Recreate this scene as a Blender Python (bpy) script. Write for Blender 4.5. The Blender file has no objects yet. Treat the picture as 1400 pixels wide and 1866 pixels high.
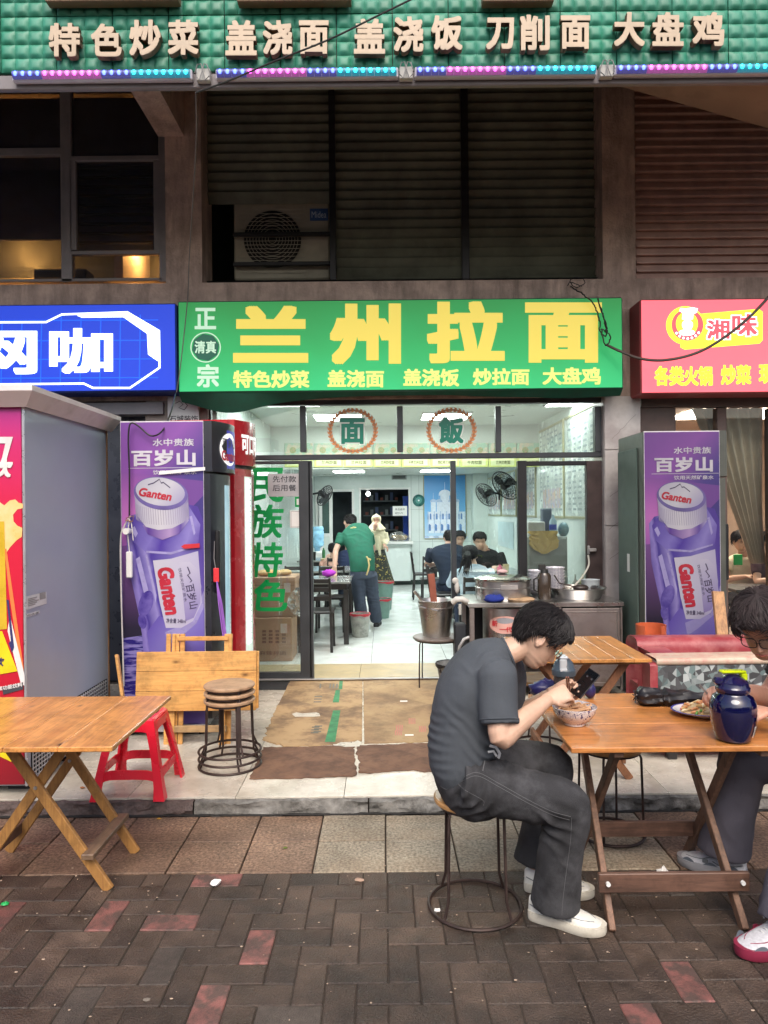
import bpy, math, random
from mathutils import Vector, Matrix, noise, Quaternion
R = math.radians
V = Vector
PI = math.pi
random.seed(7)
sc = bpy.context.scene
col = sc.collection

# ------------------------------------------------------------------ camera, world, sun, exposure
cam_d = bpy.data.cameras.new('camera')
cam = bpy.data.objects.new('camera', cam_d)
col.objects.link(cam)
cam_d.sensor_fit = 'VERTICAL'
cam_d.sensor_height = 24.0
cam_d.lens = 24.0 * 1300 / 1866
cam_d.clip_start = 0.05
cam_d.clip_end = 400
CAMPOS = V((0, 0, 1.65))
CAMROT = Matrix.Rotation(R(90), 3, 'X') @ Matrix.Rotation(R(-0.55), 3, 'Z')
cam.matrix_world = Matrix.Translation(CAMPOS) @ CAMROT.to_4x4()
sc.camera = cam

world = bpy.data.worlds.new('World')
sc.world = world
world.use_nodes = True
wn = world.node_tree
wbg = wn.nodes['Background']
sky = wn.nodes.new('ShaderNodeTexSky')
sky.sky_type = 'NISHITA'
sky.sun_disc = False
sky.sun_elevation = R(50)
sky.sun_rotation = R(170)
sky.dust_density = 5.0
sky.air_density = 1.0
wn.links.new(sky.outputs[0], wbg.inputs[0])
wbg.inputs[1].default_value = 0.15

sun_d = bpy.data.lights.new('sun', 'SUN')
sun_d.energy = 1.4
sun_d.angle = R(35)
sun_d.color = (1.0, 0.96, 0.9)
sun = bpy.data.objects.new('sun', sun_d)
col.objects.link(sun)
sun.rotation_euler = (R(40), 0, R(-10))

sc.view_settings.view_transform = 'Standard'
sc.view_settings.look = 'None'
sc.view_settings.gamma = 1
sc.view_settings.use_curve_mapping = False
sc.view_settings.exposure = 0.6
sc.render.engine = 'CYCLES'
cy = sc.cycles
cy.max_bounces = 8
cy.diffuse_bounces = 4
cy.glossy_bounces = 3
cy.transmission_bounces = 5
cy.transparent_max_bounces = 12
cy.caustics_reflective = False
cy.caustics_refractive = False
cy.sample_clamp_indirect = 4
cy.use_denoising = True
cy.use_adaptive_sampling = True
cy.adaptive_threshold = 0.02


def at(u, v, x=None, y=None, z=None):
 """a point of the place: where the line of sight through a pixel of the 1400 x 1866 photo meets a plane"""
 d = CAMROT @ V(((u - 700) / 1300, (933 - v) / 1300, -1))
 if y is not None:
  t = (y - CAMPOS.y) / d.y
 elif z is not None:
  t = (z - CAMPOS.z) / d.z
 else:
  t = (x - CAMPOS.x) / d.x
 return CAMPOS + d * t


# ------------------------------------------------------------------ materials
MATS = {}


def _n(nt, kind, **kw):
 n = nt.nodes.new(kind)
 for k, v in kw.items():
  setattr(n, k, v)
 return n


def _ramp(nt, stops, interp='LINEAR'):
 r = nt.nodes.new('ShaderNodeValToRGB')
 r.color_ramp.interpolation = interp
 e = r.color_ramp.elements
 while len(e) < len(stops):
  e.new(0.5)
 for i, (p, c) in enumerate(stops):
  e[i].position = p
  e[i].color = (c[0], c[1], c[2], 1) if hasattr(c, '__len__') else (c, c, c, 1)
 return r


def mul(c, k):
 return tuple(min(1, max(0, x * k)) for x in c[:3])


def M(name, c, rough=.55, metal=0, var=.12, scale=6, c2=None, bump=0, bscale=60, stretch=(1, 1, 1), emit=None, est=0,
      coat=0, alpha=None, spec=.5, objvar=0, rv=.1, dirt=None, dscale=3, damt=.5, detail=5, thr=(.35, .65), stain=0, dst=None):
 """plain procedural surface: two noisy tones, optional blotches of dirt, optional relief"""
 if name in MATS:
  return MATS[name]
 m = bpy.data.materials.new(name)
 m.use_nodes = True
 nt = m.node_tree
 b = nt.nodes['Principled BSDF']
 L = nt.links.new
 tc = _n(nt, 'ShaderNodeTexCoord')
 mp = _n(nt, 'ShaderNodeMapping')
 mp.inputs['Scale'].default_value = stretch
 L(tc.outputs['Object'], mp.inputs[0])
 vec = mp.outputs[0]
 if objvar:
  oi = _n(nt, 'ShaderNodeObjectInfo')
  ad = _n(nt, 'ShaderNodeVectorMath', operation='ADD')
  ml = _n(nt, 'ShaderNodeVectorMath', operation='SCALE')
  cb = _n(nt, 'ShaderNodeCombineXYZ')
  L(oi.outputs['Random'], cb.inputs[0])
  L(oi.outputs['Random'], cb.inputs[1])
  L(cb.outputs[0], ml.inputs[0])
  ml.inputs['Scale'].default_value = 37
  L(mp.outputs[0], ad.inputs[0])
  L(ml.outputs[0], ad.inputs[1])
  vec = ad.outputs[0]
 nz = _n(nt, 'ShaderNodeTexNoise')
 nz.inputs['Scale'].default_value = scale
 nz.inputs['Detail'].default_value = detail
 nz.inputs['Roughness'].default_value = .6
 L(vec, nz.inputs[0])
 a_, b_ = (mul(c, 1 - var), mul(c, 1 + var)) if c2 is None else (c, c2)
 r = _ramp(nt, [(thr[0], a_), (thr[1], b_)])
 L(nz.outputs[0], r.inputs[0])
 out = r.outputs[0]
 if objvar:
  hs = _n(nt, 'ShaderNodeHueSaturation')
  mr = _n(nt, 'ShaderNodeMapRange')
  mr.inputs[3].default_value = 1 - objvar
  mr.inputs[4].default_value = 1 + objvar
  L(oi.outputs['Random'], mr.inputs[0])
  L(mr.outputs[0], hs.inputs['Value'])
  L(out, hs.inputs['Color'])
  out = hs.outputs[0]
 if dirt is not None:
  n2 = _n(nt, 'ShaderNodeTexNoise')
  n2.inputs['Scale'].default_value = dscale
  n2.inputs['Detail'].default_value = 8
  n2.inputs['Roughness'].default_value = .7
  md = _n(nt, 'ShaderNodeMapping')
  md.inputs['Scale'].default_value = dst or (1, 1, 1)
  L(tc.outputs['Object'], md.inputs[0])
  L(md.outputs[0], n2.inputs[0])
  r2 = _ramp(nt, [(.46, 0), (.66, damt)])
  L(n2.outputs[0], r2.inputs[0])
  mx = _n(nt, 'ShaderNodeMix', data_type='RGBA')
  L(r2.outputs[0], mx.inputs[0])
  L(out, mx.inputs[6])
  mx.inputs[7].default_value = (*dirt, 1)
  out = mx.outputs[2]
 if stain:    # broad worn and damp patches that run across neighbouring pieces
  ge = _n(nt, 'ShaderNodeNewGeometry')
  n3 = _n(nt, 'ShaderNodeTexNoise')
  n3.inputs['Scale'].default_value = 2.3
  n3.inputs['Detail'].default_value = 9
  n3.inputs['Roughness'].default_value = .68
  L(ge.outputs['Position'], n3.inputs[0])
  r3 = _ramp(nt, [(.36, 1 - stain), (.5, 1), (.68, 1 + stain)])
  L(n3.outputs[0], r3.inputs[0])
  mm = _n(nt, 'ShaderNodeMix', data_type='RGBA', blend_type='MULTIPLY')
  mm.inputs[0].default_value = 1
  L(out, mm.inputs[6])
  L(r3.outputs[0], mm.inputs[7])
  out = mm.outputs[2]
 L(out, b.inputs['Base Color'])
 if rv:
  rr = _n(nt, 'ShaderNodeMapRange')
  rr.inputs[1].default_value = .3
  rr.inputs[2].default_value = .7
  rr.inputs[3].default_value = max(0.02, rough - rv)
  rr.inputs[4].default_value = min(1, rough + rv)
  L(nz.outputs[0], rr.inputs[0])
  L(rr.outputs[0], b.inputs['Roughness'])
 else:
  b.inputs['Roughness'].default_value = rough
 b.inputs['Metallic'].default_value = metal
 b.inputs['Specular IOR Level'].default_value = spec
 if coat:
  b.inputs['Coat Weight'].default_value = coat
  b.inputs['Coat Roughness'].default_value = .12
 if emit is not None:
  b.inputs['Emission Strength'].default_value = est
  if emit == 'base':
   L(out, b.inputs['Emission Color'])
  else:
   b.inputs['Emission Color'].default_value = (*emit, 1)
 if bump:
  nb = _n(nt, 'ShaderNodeTexNoise')
  nb.inputs['Scale'].default_value = bscale
  nb.inputs['Detail'].default_value = 4
  L(vec, nb.inputs[0])
  bp = _n(nt, 'ShaderNodeBump')
  bp.inputs['Strength'].default_value = bump
  bp.inputs['Distance'].default_value = .01
  L(nb.outputs[0], bp.inputs['Height'])
  L(bp.outputs[0], b.inputs['Normal'])
 MATS[name] = m
 return m


def wood(name, light, dark, axis=0, rough=.4, scale=1.0, coat=0, knots=True, objvar=.12):
 """board with grain running along an axis, streaks, and a few dark knots"""
 if name in MATS:
  return MATS[name]
 m = bpy.data.materials.new(name)
 m.use_nodes = True
 nt = m.node_tree
 b = nt.nodes['Principled BSDF']
 L = nt.links.new
 tc = _n(nt, 'ShaderNodeTexCoord')
 oi = _n(nt, 'ShaderNodeObjectInfo')
 off = _n(nt, 'ShaderNodeVectorMath', operation='SCALE')
 cb = _n(nt, 'ShaderNodeCombineXYZ')
 for i in range(3):
  L(oi.outputs['Random'], cb.inputs[i])
 L(cb.outputs[0], off.inputs[0])
 off.inputs['Scale'].default_value = 23
 ad = _n(nt, 'ShaderNodeVectorMath', operation='ADD')
 L(tc.outputs['Object'], ad.inputs[0])
 L(off.outputs[0], ad.inputs[1])
 mp = _n(nt, 'ShaderNodeMapping')
 s = [14 * scale] * 3
 s[axis] = .9 * scale
 mp.inputs['Scale'].default_value = s
 L(ad.outputs[0], mp.inputs[0])
 n1 = _n(nt, 'ShaderNodeTexNoise')
 n1.inputs['Scale'].default_value = 1.2
 n1.inputs['Detail'].default_value = 3
 n1.inputs['Distortion'].default_value = .6
 L(mp.outputs[0], n1.inputs[0])
 n2 = _n(nt, 'ShaderNodeTexNoise')
 n2.inputs['Scale'].default_value = 7
 n2.inputs['Detail'].default_value = 5
 n2.inputs['Roughness'].default_value = .7
 L(mp.outputs[0], n2.inputs[0])
 mid = tuple((a + c) / 2 for a, c in zip(light, dark))
 r1 = _ramp(nt, [(.3, mid), (.5, light), (.62, mul(light, .82)), (.72, mid)])
 L(n1.outputs[0], r1.inputs[0])
 r2 = _ramp(nt, [(.42, 0), (.5, .12), (.66, .7)])
 L(n2.outputs[0], r2.inputs[0])
 mx = _n(nt, 'ShaderNodeMix', data_type='RGBA')
 L(r2.outputs[0], mx.inputs[0])
 L(r1.outputs[0], mx.inputs[6])
 mx.inputs[7].default_value = (*dark, 1)
 out = mx.outputs[2]
 if knots:
  mk = _n(nt, 'ShaderNodeMapping')
  s = [6.5] * 3
  s[axis] = 3.2
  mk.inputs['Scale'].default_value = s
  L(ad.outputs[0], mk.inputs[0])
  vo = _n(nt, 'ShaderNodeTexVoronoi')
  vo.inputs['Scale'].default_value = 1
  L(mk.outputs[0], vo.inputs[0])
  rk = _ramp(nt, [(.03, 1), (.075, .35), (.12, 0)])
  L(vo.outputs[0], rk.inputs[0])
  mx2 = _n(nt, 'ShaderNodeMix', data_type='RGBA')
  L(rk.outputs[0], mx2.inputs[0])
  L(out, mx2.inputs[6])
  mx2.inputs[7].default_value = (*mul(dark, .25), 1)
  out = mx2.outputs[2]
 ns = _n(nt, 'ShaderNodeTexNoise')
 ns.inputs['Scale'].default_value = 7
 ns.inputs['Detail'].default_value = 9
 ns.inputs['Roughness'].default_value = .72
 L(tc.outputs['Object'], ns.inputs[0])
 rs = _ramp(nt, [(.4, .72), (.52, 1), (.7, 1.1)])
 L(ns.outputs[0], rs.inputs[0])
 mg = _n(nt, 'ShaderNodeMix', data_type='RGBA', blend_type='MULTIPLY')
 mg.inputs[0].default_value = 1
 L(out, mg.inputs[6])
 L(rs.outputs[0], mg.inputs[7])
 out = mg.outputs[2]
 hs = _n(nt, 'ShaderNodeHueSaturation')
 mr = _n(nt, 'ShaderNodeMapRange')
 mr.inputs[3].default_value = 1 - objvar
 mr.inputs[4].default_value = 1 + objvar
 L(oi.outputs['Random'], mr.inputs[0])
 L(mr.outputs[0], hs.inputs['Value'])
 L(out, hs.inputs['Color'])
 L(hs.outputs[0], b.inputs['Base Color'])
 rr = _n(nt, 'ShaderNodeMapRange')
 rr.inputs[3].default_value = rough - .1
 rr.inputs[4].default_value = rough + .15
 L(n1.outputs[0], rr.inputs[0])
 L(rr.outputs[0], b.inputs['Roughness'])
 if coat:
  b.inputs['Coat Weight'].default_value = coat
  b.inputs['Coat Roughness'].default_value = .2
 bp = _n(nt, 'ShaderNodeBump')
 bp.inputs['Strength'].default_value = .25
 bp.inputs['Distance'].default_value = .003
 L(n2.outputs[0], bp.inputs['Height'])
 L(bp.outputs[0], b.inputs['Normal'])
 MATS[name] = m
 return m


def grad(name, p0, p1, stops, rough=.35, est=0, radial=False, coat=0, wob=0, wscale=3):
 """flat print whose colour runs from object point p0 to p1"""
 if name in MATS:
  return MATS[name]
 m = bpy.data.materials.new(name)
 m.use_nodes = True
 nt = m.node_tree
 b = nt.nodes['Principled BSDF']
 L = nt.links.new
 p0, p1 = V(p0), V(p1)
 d = p1 - p0
 tc = _n(nt, 'ShaderNodeTexCoord')
 su = _n(nt, 'ShaderNodeVectorMath', operation='SUBTRACT')
 L(tc.outputs['Object'], su.inputs[0])
 su.inputs[1].default_value = p0
 if radial:
  ln = _n(nt, 'ShaderNodeVectorMath', operation='LENGTH')
  L(su.outputs[0], ln.inputs[0])
  dv = _n(nt, 'ShaderNodeMath', operation='DIVIDE')
  L(ln.outputs['Value'], dv.inputs[0])
  dv.inputs[1].default_value = d.length
  val = dv.outputs[0]
 else:
  dt = _n(nt, 'ShaderNodeVectorMath', operation='DOT_PRODUCT')
  L(su.outputs[0], dt.inputs[0])
  dt.inputs[1].default_value = d / d.length_squared
  val = dt.outputs['Value']
 if wob:
  nz = _n(nt, 'ShaderNodeTexNoise')
  nz.inputs['Scale'].default_value = wscale
  L(tc.outputs['Object'], nz.inputs[0])
  ma = _n(nt, 'ShaderNodeMath', operation='MULTIPLY_ADD')
  L(nz.outputs[0], ma.inputs[0])
  ma.inputs[1].default_value = wob
  L(val, ma.inputs[2])
  sb = _n(nt, 'ShaderNodeMath', operation='SUBTRACT')
  L(ma.outputs[0], sb.inputs[0])
  sb.inputs[1].default_value = wob / 2
  val = sb.outputs[0]
 r = _ramp(nt, stops)
 L(val, r.inputs[0])
 L(r.outputs[0], b.inputs['Base Color'])
 b.inputs['Roughness'].default_value = rough
 if coat:
  b.inputs['Coat Weight'].default_value = coat
 if est:
  L(r.outputs[0], b.inputs['Emission Color'])
  b.inputs['Emission Strength'].default_value = est
 MATS[name] = m
 return m


def glass(name, tint=(.93, .97, .95), refl=.1, rough=.02, smear=0):
 """thin window pane: clear with a reflection that grows at grazing angles, faint grime"""
 if name in MATS:
  return MATS[name]
 m = bpy.data.materials.new(name)
 m.use_nodes = True
 nt = m.node_tree
 nt.nodes.remove(nt.nodes['Principled BSDF'])
 out = nt.nodes['Material Output']
 L = nt.links.new
 t = _n(nt, 'ShaderNodeBsdfTransparent')
 t.inputs[0].default_value = (*tint, 1)
 g = _n(nt, 'ShaderNodeBsdfGlossy')
 g.inputs['Roughness'].default_value = rough
 fr = _n(nt, 'ShaderNodeFresnel')
 fr.inputs[0].default_value = 1.5
 ma = _n(nt, 'ShaderNodeMath', operation='MULTIPLY_ADD')
 L(fr.outputs[0], ma.inputs[0])
 ma.inputs[1].default_value = 1.0
 ma.inputs[2].default_value = refl - .04
 mx = _n(nt, 'ShaderNodeMixShader')
 L(ma.outputs[0], mx.inputs[0])
 L(t.outputs[0], mx.inputs[1])
 L(g.outputs[0], mx.inputs[2])
 fin = mx.outputs[0]
 if smear:
  d = _n(nt, 'ShaderNodeBsdfDiffuse')
  d.inputs[0].default_value = (.6, .62, .6, 1)
  tc = _n(nt, 'ShaderNodeTexCoord')
  nz = _n(nt, 'ShaderNodeTexNoise')
  nz.inputs['Scale'].default_value = 3
  nz.inputs['Detail'].default_value = 8
  L(tc.outputs['Object'], nz.inputs[0])
  r = _ramp(nt, [(.4, smear * .4), (.7, smear)])
  L(nz.outputs[0], r.inputs[0])
  m2 = _n(nt, 'ShaderNodeMixShader')
  L(r.outputs[0], m2.inputs[0])
  L(fin, m2.inputs[1])
  L(d.outputs[0], m2.inputs[2])
  fin = m2.outputs[0]
 L(fin, out.inputs[0])
 MATS[name] = m
 return m


def emis(name, c, s, var=0):
 return M(name, mul(c, .6), rough=.4, var=var, emit=c, est=s, rv=0)


# ------------------------------------------------------------------ mesh building
class MB:
 def __init__(s):
  s.v, s.f, s.mi, s.mats = [], [], [], []
  s.cur = 0

 def use(s, m):
  if m not in s.mats:
   s.mats.append(m)
  s.cur = s.mats.index(m)
  return s

 def add(s, vs, fs, X=None):
  o = len(s.v)
  s.v += [tuple(X @ V(v)) if X else tuple(v) for v in vs]
  s.f += [[i + o for i in f] for f in fs]
  s.mi += [s.cur] * len(fs)
  return s

 def box(s, lo, hi, X=None):
  a, b = lo, hi
  vs = [(x, y, z) for z in (a[2], b[2]) for y in (a[1], b[1]) for x in (a[0], b[0])]
  return s.add(vs, [(0, 2, 3, 1), (4, 5, 7, 6), (0, 1, 5, 4), (2, 6, 7, 3), (0, 4, 6, 2), (1, 3, 7, 5)], X)

 def bbox(s, lo, hi, r=.004, X=None):
  """box with chamfered edges"""
  lo, hi = V(lo), V(hi)
  r = min(r, min(hi - lo) * .45)
  vs, idx = [], {}
  for ix in (0, 1):
   for iy in (0, 1):
    for iz in (0, 1):
     c = V((hi.x if ix else lo.x, hi.y if iy else lo.y, hi.z if iz else lo.z))
     sg = V((-1 if ix else 1, -1 if iy else 1, -1 if iz else 1)) * r
     for k in range(3):
      p = c + sg
      p[k] = c[k]
      idx[(ix, iy, iz, k)] = len(vs)
      vs.append(p)
  fs = []
  g = lambda i, k: idx[(*i, k)]
  for k in range(3):
   a, b = (k + 1) % 3, (k + 2) % 3
   for e in (0, 1):
    q = []
    for (p, r_) in ((0, 0), (1, 0), (1, 1), (0, 1)):
     t = [0, 0, 0]
     t[k], t[a], t[b] = e, p, r_
     q.append(g(t, k))
    fs.append(q if e else q[::-1])
   for p in (0, 1):
    for q_ in (0, 1):
     t0, t1 = [0, 0, 0], [0, 0, 0]
     t0[a] = t1[a] = p
     t0[b] = t1[b] = q_
     t0[k], t1[k] = 0, 1
     fs.append([g(t0, a), g(t1, a), g(t1, b), g(t0, b)] if (p == q_) else [g(t0, b), g(t1, b), g(t1, a), g(t0, a)])
  for t in [(i, j, k) for i in (0, 1) for j in (0, 1) for k in (0, 1)]:
   q = [g(t, 0), g(t, 1), g(t, 2)]
   fs.append(q if sum(t) % 2 else q[::-1])
  return s.add(vs, fs, X)

 def quad(s, a, b, c, d):
  return s.add([a, b, c, d], [(0, 1, 2, 3)])

 def grid(s, fn, nu, nv):
  vs = [fn(i / nu, j / nv) for j in range(nv + 1) for i in range(nu + 1)]
  fs = [(j * (nu + 1) + i, j * (nu + 1) + i + 1, (j + 1) * (nu + 1) + i + 1, (j + 1) * (nu + 1) + i) for j in range(nv) for i in range(nu)]
  return s.add(vs, fs)

 def rings(s, rings, cap=True, closed=False, flip=False):
  n = len(rings[0])
  vs = [p for r in rings for p in r]
  fs = []
  m = len(rings)
  for k in range(m if closed else m - 1):
   a, b = k * n, ((k + 1) % m) * n
   for i in range(n):
    j = (i + 1) % n
    fs.append((a + i, a + j, b + j, b + i))
  if cap and not closed:
   fs.append(tuple(range(n))[::-1])
   fs.append(tuple((m - 1) * n + i for i in range(n)))
  if flip:
   fs = [f[::-1] for f in fs]
  return s.add(vs, fs)

 def loft(s, st, side=V((0, 1, 0)), n=16, cap=True, sq=0):
  """st: list of (centre, half width along side, half thickness); rings square to the path"""
  ps = [V(a[0]) for a in st]
  rs = []
  for i, (c, a, b) in enumerate(st):
   t = (ps[min(i + 1, len(ps) - 1)] - ps[max(i - 1, 0)])
   if t.length < 1e-7:
    t = V((0, 0, 1))
   t.normalize()
   sd = V(side) - t * t.dot(V(side))
   if sd.length < 1e-4:
    sd = t.orthogonal()
   sd.normalize()
   nn = t.cross(sd)
   ring = []
   for k in range(n):
    an = 2 * PI * k / n
    cx, cz = math.cos(an), math.sin(an)
    if sq:
     e = 2 / (2 + sq)
     cx = math.copysign(abs(cx) ** e, cx)
     cz = math.copysign(abs(cz) ** e, cz)
    ring.append(V(c) + sd * (a * cx) + nn * (b * cz))
   rs.append(ring)
  return s.rings(rs, cap)

 def tube(s, pts, r, n=8, closed=False, cap=True):
  ps = [V(p) for p in pts]
  m = len(ps)
  rr = r if hasattr(r, '__len__') else [r] * m
  rs = []
  up = None
  for i, p in enumerate(ps):
   a = ps[(i - 1) % m] if (closed or i) else p
   b = ps[(i + 1) % m] if (closed or i < m - 1) else p
   t = (b - a).normalized()
   if up is None:
    up = t.orthogonal().normalized()
   up = (up - t * up.dot(t))
   up = up.normalized() if up.length > 1e-5 else t.orthogonal().normalized()
   w = t.cross(up)
   rs.append([p + (up * math.cos(2 * PI * k / n) + w * math.sin(2 * PI * k / n)) * rr[i] for k in range(n)])
  return s.rings(rs, cap, closed)

 def cyl(s, p0, p1, r0, r1=None, n=20, cap=True):
  return s.tube([p0, p1], [r0, r0 if r1 is None else r1], n=n, cap=cap)

 def lathe(s, prof, c=(0, 0, 0), n=32, X=None, cap=False):
  """prof: list of (radius, z)"""
  rs = []
  for (r, z) in prof:
   rs.append([V((c[0] + r * math.cos(2 * PI * k / n), c[1] + r * math.sin(2 * PI * k / n), c[2] + z)) for k in range(n)])
  if X:
   rs = [[X @ p for p in r] for r in rs]
  return s.rings(rs, cap)

 def prism(s, poly, y0, y1, map3=None):
  """poly in (x,z), pushed through y0..y1 (map3 turns (x,y,z) into a point)"""
  n = len(poly)
  f = map3 or (lambda x, y, z: V((x, y, z)))
  vs = [f(x, y0, z) for x, z in poly] + [f(x, y1, z) for x, z in poly]
  fs = [tuple(range(n)), tuple(range(n, 2 * n))[::-1]]
  fs += [(i, i + n, (i + 1) % n + n, (i + 1) % n) for i in range(n)]
  return s.add(vs, fs)

 def poly(s, pts):
  return s.add(pts, [tuple(range(len(pts)))])

 def ball(s, c, r, nu=16, nv=10, X=None):
  r = r if hasattr(r, '__len__') else (r, r, r)
  rs = []
  for j in range(nv + 1):
   ph = PI * j / nv - PI / 2
   k_ = max(math.cos(ph), .001)
   rs.append([V((c[0] + r[0] * k_ * math.cos(2 * PI * i / nu), c[1] + r[1] * k_ * math.sin(2 * PI * i / nu), c[2] + r[2] * math.sin(ph))) for i in range(nu)])
  if X:
   rs = [[X @ (p - V(c)) + V(c) for p in r_] for r_ in rs]
  return s.rings(rs)

 def bar(s, p0, p1, w, t, side=V((0, 1, 0))):
  """rectangular bar p0..p1: w along side, t across"""
  p0, p1 = V(p0), V(p1)
  d = (p1 - p0).normalized()
  sd = (V(side) - d * d.dot(V(side))).normalized()
  nn = d.cross(sd)
  X = Matrix((sd, nn, d)).transposed().to_4x4()
  X.translation = p0
  return s.bbox((-w / 2, -t / 2, 0), (w / 2, t / 2, (p1 - p0).length), .003, X)

 def mesh(s, name, smooth=True, angle=38, off=None):
  me = bpy.data.meshes.new(name)
  vs = s.v
  if off is not None:
   vs = [(a - off[0], b - off[1], c - off[2]) for a, b, c in vs]
  me.from_pydata(vs, [], s.f)
  for m in s.mats:
   me.materials.append(m)
  if s.mats:
   me.polygons.foreach_set('material_index', s.mi)
  if smooth:
   me.shade_smooth()
   me.set_sharp_from_angle(angle=R(angle))
  me.update()
  return me


def wloc(o):
 p = V((0, 0, 0))
 while o is not None:
  p = p + o.location
  o = o.parent
 return p


def tag(o, label=None, cat=None, group=None, kind=None):
 if label:
  o['label'] = label
 if cat:
  o['category'] = cat
 if group:
  o['group'] = group
 if kind:
  o['kind'] = kind
 return o


def obj(name, mb, mat=None, parent=None, world=False, smooth=True, angle=38, label=None, kind=None):
 """one mesh object; world=True: the shape was laid out in world coordinates"""
 if isinstance(mb, MB):
  off = wloc(parent) if (world and parent is not None) else None
  me = mb.mesh(name, smooth, angle, off)
  if not mb.mats and mat is not None:
   me.materials.append(mat)
 else:
  me = mb
  if mat is not None and not len(me.materials):
   me.materials.append(mat)
 o = bpy.data.objects.new(name, me)
 col.objects.link(o)
 if parent is not None:
  o.parent = parent
 return tag(o, label, kind=kind)


def thing(name, label, cat, loc=(0, 0, 0), rz=0, group=None, kind=None):
 o = bpy.data.objects.new(name, None)
 o.empty_display_size = .1
 col.objects.link(o)
 o.location = loc
 o.rotation_euler = (0, 0, rz)
 return tag(o, label, cat, group, kind)


def solo(name, mb, mat, label, cat, loc=None, group=None, kind=None, smooth=True, angle=38):
 """a thing that is one mesh, laid out in world coordinates, origin at loc"""
 if loc is None:
  xs = list(zip(*mb.v))
  loc = ((min(xs[0]) + max(xs[0])) / 2, (min(xs[1]) + max(xs[1])) / 2, min(xs[2]))
 me = mb.mesh(name, smooth, angle, loc)
 if not mb.mats and mat is not None:
  me.materials.append(mat)
 o = bpy.data.objects.new(name, me)
 o.location = loc
 col.objects.link(o)
 return tag(o, label, cat, group, kind)


KIDS = {}


def copy_tree(o, parent=None, depth=0):
 c = o.copy()
 col.objects.link(c)
 if parent is not None:
  c.parent = parent
 for ch in [k for k in bpy.data.objects if k.parent == o]:
  copy_tree(ch, c, depth + 1)
 return c


# ------------------------------------------------------------------ lettering
_TX = {}


def text_geo(s, bold=0.0, extrude=0.0, res=4):
 key = (s, bold, extrude, res)
 if key in _TX:
  return _TX[key]
 c = bpy.data.curves.new('lettering', 'FONT')
 c.body = s
 c.size = 1
 c.offset = bold
 c.extrude = extrude
 c.resolution_u = res
 o = bpy.data.objects.new('lettering', c)
 col.objects.link(o)
 dg = bpy.context.evaluated_depsgraph_get()
 dg.update()
 me = bpy.data.meshes.new_from_object(o.evaluated_get(dg))
 vs = [v.co.copy() for v in me.vertices]
 fs = [tuple(p.vertices) for p in me.polygons]
 bpy.data.objects.remove(o)
 bpy.data.curves.remove(c)
 bpy.data.meshes.remove(me)
 _TX[key] = (vs, fs)
 return vs, fs


def text(mb, s, fn, bold=.012, depth=None, shear=0, res=4):
 """letters stretched to fill the unit square of fn(u, v, w) -> point; w = 0 at the face and 1 at the back"""
 vs, fs = text_geo(s, 0, .5 if depth else 0, res)
 if not vs:
  return mb
 vs = [V((v.x + shear * v.y, v.y, v.z)) for v in vs]
 x0, x1 = min(v.x for v in vs) - bold, max(v.x for v in vs) + bold
 y0, y1 = min(v.y for v in vs) - bold, max(v.y for v in vs) + bold
 # heavier strokes: the same glyph laid again a stroke's edge away in each direction, each a hair further out
 sh = [(0, 0)] + ([(bold * a, bold * b) for a, b in ((1, 1), (-1, 1), (1, -1), (-1, -1))] if bold > .011 else []) + \
  ([(bold * a, bold * b) for a, b in ((1, 0), (-1, 0), (0, 1), (0, -1), (.5, 1), (-.5, 1), (.5, -1), (-.5, -1), (1, .5), (1, -.5), (-1, .5), (-1, -.5))] if bold > .028 and not depth else [(bold * a, bold * b) for a, b in ((1, 0), (-1, 0), (0, 1), (0, -1))] if bold > .03 else [])
 for k, (dx, dy) in enumerate(sh):
  o = [fn((v.x + dx - x0) / (x1 - x0), (v.y + dy - y0) / (y1 - y0), .5 - v.z if depth else 0) for v in vs]
  mb.add([p + V((0, -.00012 * k, 0)) for p in o], fs)
 return mb


def wall_fn(x0, x1, z0, z1, y, depth=0):
 return lambda u, v, w: V((x0 + (x1 - x0) * u, y + depth * w, z0 + (z1 - z0) * v))


def px_fn(u0, u1, v0, v1, y, depth=0):
 """box of photo pixels on the upright plane at distance y"""
 a, b, c, d = at(u0, v1, y=y), at(u1, v1, y=y), at(u0, v0, y=y), at(u1, v0, y=y)

 def f(u, v, w):
  p = a * (1 - u) * (1 - v) + b * u * (1 - v) + c * (1 - u) * v + d * u * v
  return V((p.x, y + depth * w, p.z))
 return f


def remesh(mb, voxel, smooth=3, fold=None, name='cloth'):
 me = mb.mesh('tmp', smooth=False)
 o = bpy.data.objects.new('tmp', me)
 col.objects.link(o)
 m = o.modifiers.new('r', 'REMESH')
 m.mode = 'VOXEL'
 m.voxel_size = voxel
 m.adaptivity = 0
 if smooth:
  m2 = o.modifiers.new('s', 'SMOOTH')
  m2.factor = .5
  m2.iterations = smooth
 dg = bpy.context.evaluated_depsgraph_get()
 dg.update()
 out = bpy.data.meshes.new_from_object(o.evaluated_get(dg))
 out.name = name
 bpy.data.objects.remove(o)
 bpy.data.meshes.remove(me)
 if fold:
  out.update()
  nv = [v.normal.copy() for v in out.vertices]
  for v, n in zip(out.vertices, nv):
   v.co += n * fold(v.co)
 out.shade_smooth()
 out.update()
 return out

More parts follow.
